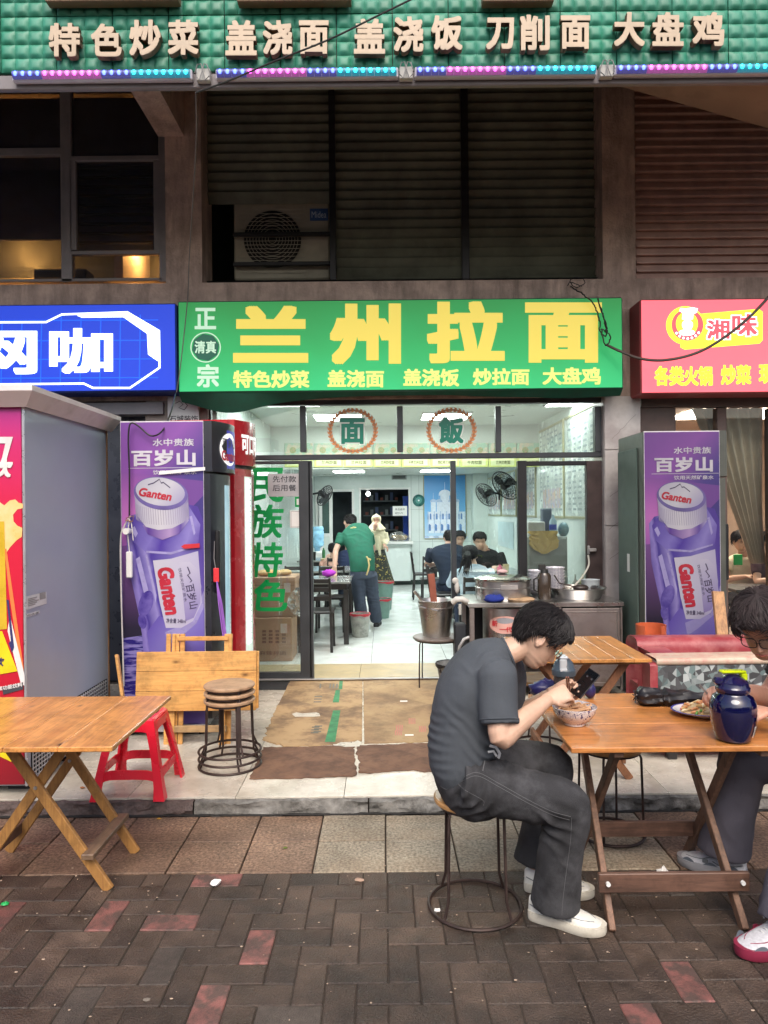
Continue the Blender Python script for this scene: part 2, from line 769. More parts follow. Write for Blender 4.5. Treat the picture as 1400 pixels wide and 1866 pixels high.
# ------------------------------------------------------------------ shared materials
brick_m = M('brick_dark', (.05, .033, .023), rough=.55, scale=9, c2=(.084, .056, .041), bump=.8, bscale=120, objvar=.3, rv=.16, stain=.42, dirt=(.028, .02, .017), dscale=3, damt=.7)
brick_r = M('brick_red', (.19, .075, .064), rough=.6, scale=11, thr=(.47, .58), stain=.25, c2=(.075, .046, .038), bump=.5, bscale=150, objvar=.3, dirt=(.06, .04, .034), dscale=9, damt=.9)
brick_g = M('brick_grey', (.075, .057, .046), rough=.6, scale=30, c2=(.055, .043, .036), bump=.6, bscale=160, objvar=.2, stain=.3)
mortar_m = M('mortar', (.036, .027, .02), rough=.9, bump=.6, bscale=90)
asphalt_m = M('asphalt', (.05, .05, .05), rough=.9, bump=.5, bscale=80)
granite_m = M('granite_paver', (.3, .19, .125), rough=.55, scale=70, c2=(.09, .06, .042), objvar=.16, stain=.38, bump=.4, bscale=200, dirt=(.13, .075, .05), dscale=2.2, damt=.55, detail=3)
granite_l = M('granite_light', (.42, .36, .27), rough=.6, scale=70, c2=(.17, .14, .1), objvar=.12, stain=.25, bump=.4, bscale=200, dirt=(.3, .2, .12), dscale=2.2, damt=.4, detail=3)
kerb_m = M('kerb_concrete', (.27, .26, .24), rough=.85, scale=9, c2=(.12, .115, .105), bump=1, bscale=40, dirt=(.025, .023, .02), dscale=6, damt=1, stain=.35)
kerb_r = M('kerb_granite', (.14, .1, .09), rough=.7, scale=20, c2=(.09, .065, .06), bump=1, bscale=50, dirt=(.03, .03, .03), dscale=9, damt=.8)
tile_m = M('cream_tile', (.62, .58, .5), rough=.28, scale=5, c2=(.5, .46, .38), objvar=.06, stain=.13, dirt=(.25, .2, .15), dscale=5, damt=.45, rv=.08)
tile_w = M('white_tile', (.7, .74, .72), rough=.18, scale=3, var=.04, objvar=.02, dirt=(.5, .5, .46), dscale=4, damt=.3)
tile_b = M('brown_tile', (.42, .33, .19), rough=.4, scale=8, var=.15, objvar=.06, dirt=(.2, .16, .1), damt=.4)
stucco_m = M('brown_stucco', (.46, .34, .28), rough=.9, scale=5, var=.22, bump=.8, bscale=50, dirt=(.2, .155, .13), dscale=3, damt=.8, dst=(2.2, 2.2, .5), stain=.18)
dark_m = M('dark_void', (.012, .012, .012), rough=.9)
black_metal = M('black_metal', (.018, .018, .02), rough=.45, metal=.3)
grey_frame = M('grey_frame', (.045, .05, .056), rough=.4, metal=.2, var=.1)
alu_m = M('aluminium', (.4, .38, .37), rough=.45, metal=.7)
steel_m = M('stainless', (.55, .54, .53), rough=.32, metal=1, var=.15, scale=3, dirt=(.3, .26, .22), dscale=4, damt=.5)
steel_d = M('stainless_dull', (.34, .3, .29), rough=.42, metal=.85, var=.2, scale=3, dirt=(.16, .11, .09), dscale=3, damt=.7)
white_m = M('white_plastic', (.75, .75, .73), rough=.4, var=.04)
white_wall = M('white_wall', (.6, .65, .62), rough=.35, scale=2, var=.04)
cable_m = M('black_cable', (.01, .01, .01), rough=.5)
cardboard_m = M('cardboard', (.42, .29, .17), rough=.9, scale=4, c2=(.3, .2, .12), bump=.3, bscale=60)
glass_m = glass('window_glass', refl=.05)
glass_d = glass('dirty_glass', refl=.06, smear=.06)

P = .08      # top of the tiled terrace

# ------------------------------------------------------------------ ground
mb = MB()
mb.box((-60, -60, -.3), (60, 3.9, -.025))
o = obj('road', mb, asphalt_m, kind='structure', smooth=False)
mb = MB()
mb.box((-9, -5, -.02), (9, 3.275, -.0065))
pave = obj('brick_pavement', mb, mortar_m, kind='structure', smooth=False)


def brick_mesh(name, w, d, mat):
 m = MB()
 m.bbox((-w / 2 + .0018, -d / 2 + .0018, -.014), (w / 2 - .0018, d / 2 - .0018, 0), .0035)
 me = m.mesh(name, smooth=False)
 me.materials.append(mat)
 return me


CL = .11
BM = {}
for k, m_ in (('d', brick_m), ('r', brick_r), ('g', brick_g)):
 BM['h' + k] = brick_mesh('brick', 2 * CL, CL, m_)
 BM['v' + k] = brick_mesh('brick', CL, 2 * CL, m_)
rb = random.Random(3)
red_px = [(475, 1700), (350, 1690), (385, 1800), (430, 1612), (1150, 1830), (1240, 1805), (30, 1650), (190, 1690)]
red_at = [at(u, v, z=0) for u, v in red_px]
grey_at = [at(310, 1735, z=0)]
rest = MB()
rest.use(brick_m)
rest.use(brick_r)
Y1 = 3.272
for b_ in range(0, 72):
 for a_ in range(-80, 80):
  t = (a_ - b_) % 4
  if t == 0:
   w, d, cx, cyy, key = 2 * CL, CL, (a_ + 1) * CL, Y1 - (b_ + .5) * CL, 'h'
  elif t == 3 and b_ > 0 or t == 3:
   w, d, cx, cyy, key = CL, 2 * CL, (a_ + .5) * CL, Y1 - (b_ + 1) * CL, 'v'
  else:
   continue
  if abs(cx) > 8.6:
   continue
  near = abs(cx) < .84 * cyy + .12 - 0 and 2.12 < cyy
  if near:
   kk = 'd'
   for q in red_at:
    if abs(q.x - cx) < w / 2 and abs(q.y - cyy) < d / 2:
     kk = 'r'
   for q in grey_at:
    if abs(q.x - cx) < w / 2 and abs(q.y - cyy) < d / 2:
     kk = 'g'
   if kk == 'd' and rb.random() < .03:
    kk = 'g'
   o = bpy.data.objects.new('brick', BM[key + kk])
   col.objects.link(o)
   o.parent = pave
   o.location = (cx, cyy, rb.uniform(-.0035, .001))
   o.rotation_euler = (rb.gauss(0, .006), rb.gauss(0, .006), rb.gauss(0, .006))
  else:
   rest.use(brick_r if rb.random() < .04 else brick_m)
   z = rb.uniform(-.003, 0)
   rest.box((cx - w / 2 + .003, cyy - d / 2 + .003, -.014), (cx + w / 2 - .003, cyy + d / 2 - .003, z))
# the half cells left open along the granite edge
for a_ in range(-80, 80):
 if (a_ + 1) % 4 == 3 or (a_) % 4 == 2:
  cx = (a_ + .5) * CL
  rest.use(brick_m)
  rest.box((cx - CL / 2 + .003, Y1 - CL + .003, -.014), (cx + CL / 2 - .003, Y1 - .003, -.001))
obj('outer_bricks', rest, None, pave, smooth=False, kind='stuff')

mb = MB()
mb.box((-9, 3.275, -.06), (9, 3.93, -.016))
gran = obj('granite_strip', mb, mortar_m, kind='structure', smooth=False)
rb = random.Random(5)
for row, (y0, y1) in enumerate(((3.278, 3.585), (3.589, 3.885))):
 x = -4.4 + row * .0
 while x < 4.4:
  w = .335
  if abs(x + .17 - .2) < .17:
   w = .335
  m = MB()
  m.bbox((-w / 2 + .002, -(y1 - y0) / 2, -.03), (w / 2 - .002, (y1 - y0) / 2, 0), .003)
  cx = x + w / 2
  o = obj('granite_paver', m, granite_l if cx > -.35 and cx < 1.2 else granite_m, gran, smooth=False)
  o.location = (cx, (y0 + y1) / 2, rb.uniform(-.002, .002))
  o.rotation_euler = (rb.gauss(0, .004), rb.gauss(0, .004), rb.gauss(0, .002))
  x += w + .003

# kerb stones: rough, chipped
mb = MB()
mb.box((-9, 3.95, -.06), (9, 15.5, P - .015))
terr = obj('terrace', mb, mortar_m, kind='structure', smooth=False)
xs = [-4.6, -3.2, -2.35, at(352, 1470, y=3.9).x, -.1, .95, 1.9, 3.1, 4.4]
for i in range(len(xs) - 1):
 a_, b_ = xs[i] + .004, xs[i + 1] - .004
 m = MB()

 def kf(u, v, a_=a_, b_=b_):
  x = a_ + (b_ - a_) * u
  # v: 0 low front .. 1 back top
  if v < .5:
   z = -.01 + (P - .012) * (v / .5)
   y = 3.905 + .012 * (v / .5)
  else:
   z = P - .014 + .002
   y = 3.917 + .036 * ((v - .5) / .5)
  n_ = noise.noise(V((x * 7, y * 20, z * 25))) * .02 + noise.noise(V((x * 25, 3, z * 40))) * .013
  if v < .99:
   y += n_
   z += n_ * .5
  return V((x, y, z))
 m.grid(kf, int((b_ - a_) / .02), 10)
 obj('kerb_stone', m, kerb_r if i in (0, 1, 2) else kerb_m, terr)
# black grime packed along the foot of the kerb
m = MB()
n_ = 240
ps = [(-4.4 + 8.8 * k / n_) for k in range(n_ + 1)]
top = [V((x, 3.915, .004)) for x in ps]
bot = [V((x, 3.888 - .004 + .022 * noise.noise(V((x * 9, 1, 1))) + .01 * noise.noise(V((x * 31, 4, 1))), .0035)) for x in ps]
for k in range(n_):
 m.quad(bot[k], bot[k + 1], top[k + 1], top[k])
obj('kerb_grime', m, M('grime_black', (.022, .02, .018), rough=.9, bump=.8, bscale=60), terr, smooth=False)
# cream floor tiles
rb = random.Random(8)
tw = .6
for i in range(-8, 9):
 for j in range(5):
  y0 = 3.948 + j * tw
  y1 = min(y0 + tw, 6.62)
  x0 = at(627, 1450, z=P).x + i * tw
  if j == 4:
   y1 = 6.62
  m = MB()
  m.bbox((-tw / 2 + .0015, -(y1 - y0) / 2 + .0015, -.012), (tw / 2 - .0015, (y1 - y0) / 2 - .0015, 0), .0015)
  o = obj('floor_tile', m, tile_m, terr, smooth=False)
  o.location = (x0 + tw / 2, (y0 + y1) / 2, P + rb.uniform(-.0006, .0006))
# threshold and interior floor
for i in range(5):
 m = MB()
 w = .8
 m.bbox((-w / 2 + .002, -.32, -.01), (w / 2 - .002, .31, 0), .0015)
 o = obj('threshold_tile', m, tile_b, terr, smooth=False)
 o.location = (-1.45 + i * w, 7.09, P)
for i in range(5):
 for j in range(11):
  m = MB()
  w = .8
  m.bbox((-w / 2 + .0015, -w / 2 + .0015, -.01), (w / 2 - .0015, w / 2 - .0015, 0), .0015)
  o = obj('indoor_tile', m, tile_w, terr, smooth=False)
  o.location = (-1.35 + i * w, 7.805 + j * w, P + rb.uniform(-.0004, .0004))


# ------------------------------------------------------------------ facade
def wallbox(name, lo, hi, mat=stucco_m, parent=None, **k):
 m = MB()
 m.box(lo, hi)
 return obj(name, m, mat, parent, smooth=False, **k)


YF = 6.6
fac = thing('shop_building', 'brown stucco shop building with a recessed dark upper storey', 'building', (0, YF, 0))


def fpart(name, lo, hi, mat=stucco_m):
 m = MB()
 m.box(lo, hi)
 return obj(name, m, mat, fac, world=True, smooth=False)


zl = 2.70
zb = at(700, 512, y=YF).z
fpart('wall_band', (-7, YF, zl), (7, YF + .22, zb))
cA0, cA1 = at(301, 350, y=YF).x, at(367, 350, y=YF).x
cB0, cB1 = at(1098, 350, y=YF).x, at(1158, 350, y=YF).x
fpart('column', (cA0, YF + .003, zb), (cA1, YF + .4, 5.75))
fpart('column', (cB0, YF + .003, zb), (cB1, YF + .4, 5.75))
fpart('column', (-7, YF + .003, zb), (-6.6, YF + .4, 5.75))
fpart('column', (6.2, YF + .003, zb), (7, YF + .4, 5.75))
fpart('upper_back_wall', (-7, 8.4, 2.9), (7, 8.6, 7), M('upper_back', (.15, .19, .15), rough=.9))
fpart('upper_floor', (cA1, YF + .22, zb - .15), (6.6, 8.4, zb - .02), M('upper_floor', (.05, .045, .04), rough=.9))
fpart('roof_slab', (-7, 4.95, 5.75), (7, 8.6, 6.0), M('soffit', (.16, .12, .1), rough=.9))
fpart('upper_wall', (-7, 4.97, 6.0), (7, 8.6, 9), stucco_m)
# lower piers
marble_m = M('marble_cladding', (.5, .47, .45), rough=.35, scale=1.6, c2=(.38, .34, .33), dirt=(.2, .17, .15), dscale=2, damt=.4, thr=(.45, .55))
pierA0, pierA1 = -2.2, at(380, 900, y=YF).x
pierB0, pierB1 = at(1101, 900, y=YF).x, at(1168, 900, y=YF).x
fpart('pier', (pierA0, YF + .002, P - .01), (pierA1, YF + .3, zl), M('pier_paint', (.25, .22, .2), rough=.8, dirt=(.12, .1, .09)))
m = MB()
m.box((pierB0, YF - .002, P - .01), (pierB1, YF + .3, zl))
obj('pier', m, marble_m, fac, world=True, smooth=False)
for k, (z0, z1) in enumerate(((.1, .78), (.786, 1.5), (1.506, 2.2), (2.206, 2.69))):
 m = MB()
 m.bbox((pierB0 + .004, YF - .022, z0), (pierB1 - .004, YF - .003, z1), .003)
 obj('marble_slab', m, marble_m, fac, world=True, smooth=False)
# thin dark veins on the marble
vm = M('vein', (.12, .1, .1), rough=.5)
for (u0, v0, u1, v1) in ((1112, 905, 1160, 870), (1110, 965, 1158, 930), (1115, 800, 1160, 755), (1110, 1020, 1150, 990)):
 m = MB()
 pts = [at(u0 + (u1 - u0) * t + random.uniform(-1.5, 1.5), v0 + (v1 - v0) * t, y=YF - .0228) for t in [k / 8 for k in range(9)]]
 m.tube(pts, .0016, n=4)
 obj('vein', m, vm, fac, world=True)

# sloped beam under the stair at the upper right, bracket at the upper left
m = MB()
a_, b_, c_ = at(1096, 148, y=6.3), at(1440, 246, y=6.3), at(1440, 100, y=6.3)
m.prism([(a_.x, a_.z), (b_.x + .6, b_.z - .17), (c_.x + .6, 5.74), (a_.x - .3, 5.74)], 5.5, 6.3)
obj('sloping_beam', m, M('beam_paint', (.42, .3, .21), rough=.85, var=.15, dirt=(.25, .17, .12)), fac, world=True, smooth=False)
m = MB()
a_, b_ = at(262, 205, y=6.2), at(312, 165, y=6.2)
m.box((a_.x, 5.6, a_.z), (b_.x, 6.6, 5.74))
obj('bracket', m, stucco_m, fac, world=True, smooth=False)

# left bay: windows
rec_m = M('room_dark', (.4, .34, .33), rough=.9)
wz0, wz1 = zb, 5.75
y_w = 6.72
fpart('room_back', (-6.6, 8.2, zb - .1), (cA0 - .02, 8.35, 5.75), rec_m)
fpart('room_floor', (-6.6, y_w + .05, zb - .1), (cA0 - .02, 8.2, zb - .004), rec_m)
fr_m = M('old_window_frame', (.22, .2, .2), rough=.6, metal=.2)
lw = thing('upper_window', 'dark upper storey window with grey frames and orange light glowing low inside', 'window', (cA0 - .6, y_w, zb))


def frame_bars(parent, rects, y, depth, mat, name='frame'):
 for (u0, v0, u1, v1) in rects:
  a, b = at(u0, v1, y=y), at(u1, v0, y=y)
  m = MB()
  m.bbox((a.x, y - depth / 2, a.z), (b.x, y + depth / 2, b.z), .004)
  obj(name, m, mat, parent, world=True, smooth=False)


frame_bars(lw, [(115, 140, 131, 516), (-160, 272, 115, 288), (-160, 508, 298, 518), (131, 286, 293, 296), (131, 466 - 8, 293, 466), (131, 296, 141, 458), (283, 296, 293, 458), (293, 140, 303, 516), (-160, 140, -148, 516)], y_w, .07, fr_m)
for (u0, v0, u1, v1) in ((-148, 150, 115, 272), (-148, 288, 115, 508), (141, 296, 283, 458), (131, 466, 293, 508), (131, 150, 293, 286)):
 a, b = at(u0, v1, y=y_w), at(u1, v0, y=y_w)
 m = MB()
 m.box((a.x - .005, y_w - .003, a.z - .005), (b.x + .005, y_w + .003, b.z + .005))
 obj('pane', m, glass('dark_glass', tint=(.5, .52, .62), refl=.05, smear=.05), lw, world=True, smooth=False)
# blind behind the opening sash
for k in range(9):
 a = at(145, 305 + k * 17, y=y_w + .12)
 b = at(278, 305 + k * 17, y=y_w + .12)
 m = MB()
 m.bbox((a.x, y_w + .1, a.z - .02), (b.x, y_w + .14, a.z), .003)
 obj('blind_slat', m, M('blind', (.05, .05, .06), rough=.6), lw, world=True, smooth=False)
orange = emis('orange_lamp', (1.0, .46, .08), 900)
for (u, v, r_) in ((266, 452, .05), (-20, 420, .06)):
 p = at(u, v, y=7.3)
 m = MB()
 m.ball((0, 0, 0), r_, 14, 10)
 o = solo('ceiling_lamp', m, orange, 'glowing orange lamp behind the lower right upstairs pane' if u > 0 else 'glowing orange lamp behind the far left upstairs pane', 'lamp', loc=(0, 0, 0))
 o.location = p
 m = MB()
 m.cyl((0, 0, r_ - .01), (0, 0, r_ + 5.74 - p.z - r_), .008, n=8)
 obj('cord', m, cable_m, o)
m = MB()
a, b = at(70, 508, y=7.2), at(165, 495, y=7.2)
m.bbox((a.x, 7.1, zb), (b.x, 7.3, b.z), .01)
solo('dark_box', m, dark_m, 'dark flat box on the sill inside the upstairs window', 'box')
fpart('room_partition', (at(212, 500, y=7.0).x, 6.95, zb), (at(228, 500, y=7.0).x, 7.9, 5.7), rec_m)
fpart('added_glow_wall', (-6.6, 7.75, zb), (cA0 - .04, 7.8, 5.7), M('room_warm', (0, 0, 0)))  # wall added for a brighter orange glow in the lower panes
for (u0, u1, v1) in ((-160, 131, 440), (131, 300, 458)):
 a, b = at(u0, v1, y=6.95), at(u1, 150, y=6.95)
 fpart('added_dark_panel', (a.x, 6.93, a.z), (b.x, 6.96, 5.7), M('panel_blue_grey', (.3, .33, .46), rough=.8))  # added panel: keeps the upper panes dark and hides the lamps
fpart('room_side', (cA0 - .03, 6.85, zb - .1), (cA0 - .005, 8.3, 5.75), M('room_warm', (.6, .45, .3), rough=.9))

# central bay: louvres, posts, air conditioner
louv_m = M('louvre', (.125, .13, .095), rough=.6, var=.35, scale=2, spec=.3)
lv = thing('louvre_screen', 'dark horizontal louvre screen filling the recess above the green signboard', 'louvre', (0, 6.85, zb))
xa, xm0, xm1, xb = at(372, 300, y=6.85).x, at(606, 300, y=6.85).x, at(846, 300, y=6.85).x, at(1092, 300, y=6.85).x
frame_bars(lv, [(367, 150, 373, 514), (602, 150, 610, 512), (842, 150, 852, 512), (1090, 150, 1098, 514), (373, 508, 1090, 514)], 6.8, .06, black_metal)
zz = zb + .06
sp = .092
k = 0
while zz < 5.7:
 for (x0, x1) in ((xa, xm0), (xm0, xm1), (xm1, xb)):
  if x0 == xa and zz < at(450, 362, y=6.85).z:
   continue
  m = MB()
  t = .012
  X = Matrix.Translation((0, 6.85, zz)) @ Matrix.Rotation(R(-58 + random.uniform(-4, 4)), 4, 'X') @ Matrix.Rotation(R(random.uniform(-.25, .25)), 4, 'Y')
  m.box((x0 + .03, -.056, -.003), (x1 - .03, .056, .003), X)
  obj('slat', m, louv_m, lv, world=True, smooth=False)
 zz += sp
# AC
ac = thing('air_conditioner', 'beige outdoor air conditioner unit in the dark recess behind two bars', 'air conditioner', (at(512, 510, y=7.0).x, 7.2, zb))
a, b = at(427, 510, y=7.0), at(600, 365, y=7.0)
acm = M('ac_case', (.45, .42, .33), rough=.55, dirt=(.15, .13, .1))
m = MB()
m.bbox((a.x, 7.0, a.z), (b.x, 7.32, b.z), .015)
obj('case', m, acm, ac, world=True)
c = at(497, 437, y=6.99)
m = MB()
for r_ in [.04 + .03 * i for i in range(8)]:
 m.tube([V((c.x + r_ * math.cos(t * PI / 16), 6.975, c.z + r_ * math.sin(t * PI / 16))) for t in range(32)], .0028, n=4, closed=True)
obj('grille', m, acm, ac, world=True)
m = MB()
m.lathe([(.001, 0), (.28, 0), (.28, .012)], n=40, X=Matrix.Translation((c.x, 6.992, c.z)) @ Matrix.Rotation(R(90), 4, 'X'))
obj('fan_opening', m, dark_m, ac, world=True)
m = MB()
for i in range(18):
 z_ = a.z + .06 + i * .038
 m.bbox((a.x + .06, 6.965, z_), (at(556, 400, y=6.97).x, 6.97, z_ + .005), .001)
obj('guard', m, acm, ac, world=True)
m = MB()
q0, q1 = at(565, 402, y=6.994), at(598, 380, y=6.994)
m.box((q0.x, 6.993, q0.z), (q1.x, 6.999, q1.z))
obj('badge', m, M('badge_blue', (.05, .12, .3)), ac, world=True)
m = MB()
text(m, 'Midea', px_fn(568, 595, 385, 397, 6.991), .01)
obj('lettering', m, M('badge_text', (.6, .7, .8)), ac, world=True)
for v in (428, 482):
 a, b = at(425, v, y=6.92), at(602, v, y=6.92)
 m = MB()
 m.bbox((a.x, 6.9, a.z - .018), (b.x, 6.94, a.z + .018), .004)
 obj('strap', m, black_metal, ac, world=True)

# right bay louvre panel
rv_ = thing('brown_shutter', 'brown slatted shutter above the red signboard', 'shutter', (3.4, YF + .1, zb))
x0, x1 = at(1160, 400, y=YF + .1).x, 6.2
zt = at(1200, 275, y=YF + .1).z
zz = zb + .02
slat_r = M('brown_slat', (.5, .33, .28), rough=.6, var=.15)
while zz < 5.72:
 m = MB()
 m.add([(x0, YF + .14, zz + .074), (x1, YF + .14, zz + .074), (x1, YF + .10, zz + .012), (x0, YF + .10, zz + .012), (x1, YF + .10, zz), (x0, YF + .10, zz), (x1, YF + .16, zz), (x0, YF + .16, zz), (x1, YF + .16, zz + .074), (x0, YF + .16, zz + .074)], [(0, 1, 2, 3)[::-1], (3, 2, 4, 5)[::-1], (5, 4, 6, 7)[::-1], (1, 0, 9, 8)[::-1], (7, 6, 8, 9)[::-1]])
 obj('slat', m, slat_r, rv_, world=True, smooth=False)
 zz += .078

# ------------------------------------------------------------------ green tiled fascia
YG = 4.8
fs = thing('green_fascia', 'green embossed tile fascia carrying cream raised lettering over the street', 'fascia', (0, YG, 4.5))
s_ = at(2 + 102, 80, y=YG).x - at(2, 80, y=YG).x
gx0 = at(2, 133, y=YG).x
gz0 = at(700, 126.5, y=YG).z
green_t = M('green_tile', (.02, .2, .12), rough=.5, scale=3, c2=(.04, .25, .17), objvar=.1, coat=0, dirt=(.05, .15, .1), dscale=5, damt=.5, rv=.06)
m = MB()
N_ = 6


def pil(u):
 return 1 - abs(2 * u - 1) ** 2.6


g = .003
for ci in range(4):
 for cj in range(4):
  def fn(u, v, ci=ci, cj=cj):
   x = g + (s_ - 2 * g) * (ci + u) / 4
   z = g + (s_ - 2 * g) * (cj + v) / 4
   h = .017 * math.sqrt(max(0, pil(u) * pil(v))) * (.75 + .5 * (1 - v))
   return V((x, -h, z))
  m.grid(fn, N_, N_)
m.add([(g, 0, g), (s_ - g, 0, g), (s_ - g, 0, s_ - g), (g, 0, s_ - g), (g, .02, g), (s_ - g, .02, g), (s_ - g, .02, s_ - g), (g, .02, s_ - g)], [(0, 4, 5, 1), (1, 5, 6, 2), (2, 6, 7, 3), (3, 7, 4, 0)])
tme = m.mesh('tile_panel', smooth=True, angle=50)
tme.materials.append(green_t)
for i in range(-7, 22):
 for j in range(4):
  o = bpy.data.objects.new('tile_panel', tme)
  col.objects.link(o)
  o.parent = fs
  o.location = (gx0 + i * s_, 0 + random.uniform(-.002, .002), gz0 + j * s_ - 4.5)
m = MB()
m.box((gx0 - 7 * s_, YG + .021, gz0 - .02), (gx0 + 22 * s_, YG + .16, 6.5))
obj('backing', m, M('fascia_back', (.1, .1, .09), rough=.9), fs, world=True, smooth=False)
m = MB()
m.bbox((gx0 - 7 * s_, YG - .01, gz0 - .118), (gx0 + 22 * s_, YG + .03, gz0 - .022), .006)
obj('bottom_rail', m, M('rail_paint', (.2, .18, .19), rough=.6, dirt=(.08, .07, .07)), fs, world=True, smooth=False)
cream = M('cream_letter', (.5, .39, .28), rough=.5, var=.06, dirt=(.3, .24, .17), dscale=8, damt=.3)
cream_s = M('cream_letter_side', (.2, .13, .08), rough=.7)
LET = [('特', 89, 146, 42, 103), ('色', 166, 222, 43, 103), ('炒', 236, 293, 36, 101), ('菜', 306, 362, 36, 100), ('盖', 411, 468, 37, 101), ('浇', 479, 533, 37, 100),
       ('面', 545, 599, 37, 98), ('盖', 645, 702, 34, 98), ('浇', 717, 772, 30, 95), ('饭', 786, 843, 28, 91), ('刀', 886, 937, 32, 90), ('削', 948, 1002, 27, 92), ('面', 1022, 1076, 28, 89),
       ('大', 1119, 1175, 22, 84), ('盘', 1189, 1246, 22, 84), ('鸡', 1262, 1320, 22, 84)]
for ch, u0, u1, v0, v1 in LET:
 m = MB()
 m.use(cream_s)
 text(m, ch, px_fn(u0, u1, v0, v1, YG - .075, .045), .034, depth=True)
 m.use(cream)
 text(m, ch, px_fn(u0, u1, v0, v1, YG - .078), .034)
 obj('letter', m, None, fs, world=True, smooth=False)
# low edge of the board above
for (u0, u1) in ((82, 325), (432, 640), (880, 1010)):
 a, b = at(u0, 2, y=YG - .1), at(u1, 2, y=YG - .1)
 m = MB()
 m.bbox((a.x, YG - .1, a.z), (b.x, YG - .028, a.z + .25), .004)
 obj('upper_letter_board', m, cream_s, fs, world=True, smooth=False)

# LED bars
led_c = {'b': emis('led_blue', (.08, .13, 1.0), 4), 'm': emis('led_magenta', (1.0, .08, .75), 4), 'c': emis('led_cyan', (.02, .65, .9), 4)}
led_house = M('led_housing', (.5, .48, .55), rough=.35, var=.05)
led_glow = {'b': emis('led_glow_blue', (.1, .1, .4), .3), 'm': emis('led_glow_magenta', (.4, .1, .36), .4), 'c': emis('led_glow_cyan', (.03, .28, .4), .4)}
where = ['far left above the windows', 'second from the left above the louvres', 'third from the left above the louvres', 'far right over the sloping beam']
pat = ['bbbbmmmmmmmmbbbbcccccccc', 'bbbbmmmmmmmmbbbbcccccccc', 'bbbbmmmmmmmmbbbbcccccccc', 'bbbbmmmmmmmmbbbbcccccccc']
for i, (u0, v0, u1, v1) in enumerate(((22, 147, 350, 142), (393, 142, 726, 136), (756, 136, 1088, 130), (1120, 131, 1455, 124))):
 a, b = at(u0, v0, y=YG - .06), at(u1, v1, y=YG - .06)
 zc = gz0 - .055
 t = thing('led_bar', 'glowing colour LED tube below the fascia, ' + where[i], 'led light', (a.x, YG - .06, zc), group='colour LED tubes along the fascia')
 L_ = b.x - a.x
 m = MB()
 m.loft([((0, 0, 0), .03, .03), ((L_, 0, 0), .03, .03)], n=14)
 ps = pat[i]
 n = len(ps)
 # translucent tube in coloured lengths
 hz = MB()
 hz.bbox((0, .0, -.034), (L_, .045, .034), .006)
 obj('housing', hz, led_house, t, smooth=False)
 for k_, ch in enumerate(ps):
  x = L_ * (k_ + .7) / (n + .4)
  q = MB()
  q.tube([V((x - L_ / n * .46, -.002, 0)), V((x + L_ / n * .46, -.002, 0))], .027, n=12)
  obj('tube_section', q, led_glow[ch], t)
  q = MB()
  q.ball((x, -.024, 0), (.015, .009, .016), 8, 6)
  obj('led', q, led_c[ch], t)
for i, u in enumerate((372, 740, 1104)):
 p = at(u, 137, y=YG - .03)
 t = thing('junction_box', 'small white wiring box between the LED tubes, ' + ('above the left column', 'above the middle of the louvres', 'beside the sloping beam')[i], 'wiring box', (p.x, YG - .011, gz0 - .055), group='wiring boxes between LED tubes')
 m = MB()
 m.bbox((-.045, -.045, -.04), (.045, 0, .04), .004)
 obj('box', m, M('dirty_white', (.5, .5, .48), dirt=(.2, .18, .16)), t)
 for s2 in (-1, 1):
  m = MB()
  m.tube([V((s2 * .05, -.06, 0)), V((s2 * .03, -.07, .05)), V((s2 * .01, -.06, .06)), V((0, -.06, .02)), V((s2 * -.02, -.065, -.05)), V((s2 * -.045, -.06, -.02))], .004, n=6)
  obj('wire', m, M('grey_wire', (.2, .2, .2)), t)

# ------------------------------------------------------------------ signboards
YS = 6.32


def signbox(u0, u1, v0, v1, name, label, front_m, side_m):
 a, b = at(u0, v1, y=YS), at(u1, v0, y=YS)
 t = thing(name, label, 'sign', ((a.x + b.x) / 2, YF, a.z))
 m = MB()
 m.bbox((a.x, YS + .004, a.z), (b.x, YF - .002, b.z), .012)
 obj('box', m, side_m, t, world=True, smooth=False)
 m = MB()
 m.box((a.x + .012, YS - .001, a.z + .012), (b.x - .012, YS + .003, b.z - .012))
 obj('face', m, front_m, t, world=True, smooth=False)
 return t, a, b


a, b = at(325, 715, y=YS), at(1135, 543, y=YS)
gx = (b.x - a.x)
gface = grad('sign_green', (0, 0, 0), (0, 0, b.z - a.z), [(0, (.02, .4, .14)), (.45, (.02, .32, .09)), (1, (.025, .24, .06))], est=.5, wob=.5, wscale=2.2, rough=.6)
t, a, b = signbox(325, 1135, 541, 716, 'noodle_shop_sign', 'wide green lightbox signboard with big yellow characters above the shop door', gface, M('sign_green_side', (.01, .1, .06), rough=.6))
yel = emis('sign_yellow', (.78, .62, .09), .5)
yel2 = emis('sign_yellow_pale', (.74, .8, .2), .5)
pale = emis('sign_pale', (.55, .8, .6), .45)
for ch, u0, u1, v0, v1 in (('兰', 425, 562, 557, 661), ('州', 601, 731, 553, 664), ('拉', 778, 920, 549, 662), ('面', 957, 1097, 551, 661)):
 m = MB()
 text(m, ch, px_fn(u0, u1, v0, v1, YS - .004), .045)
 obj('character', m, yel, t, world=True, smooth=False)
for s2, u0, u1, v0, v1 in (('特色炒菜', 425, 564, 675, 707), ('盖浇面', 597, 700, 674, 706), ('盖浇饭', 735, 837, 672, 704), ('炒拉面', 862, 965, 671, 702), ('大盘鸡', 989, 1095, 669, 701)):
 m = MB()
 text(m, s2, px_fn(u0, u1, v0, v1, YS - .004), .034)
 obj('dish_lettering', m, yel2, t, world=True, smooth=False)
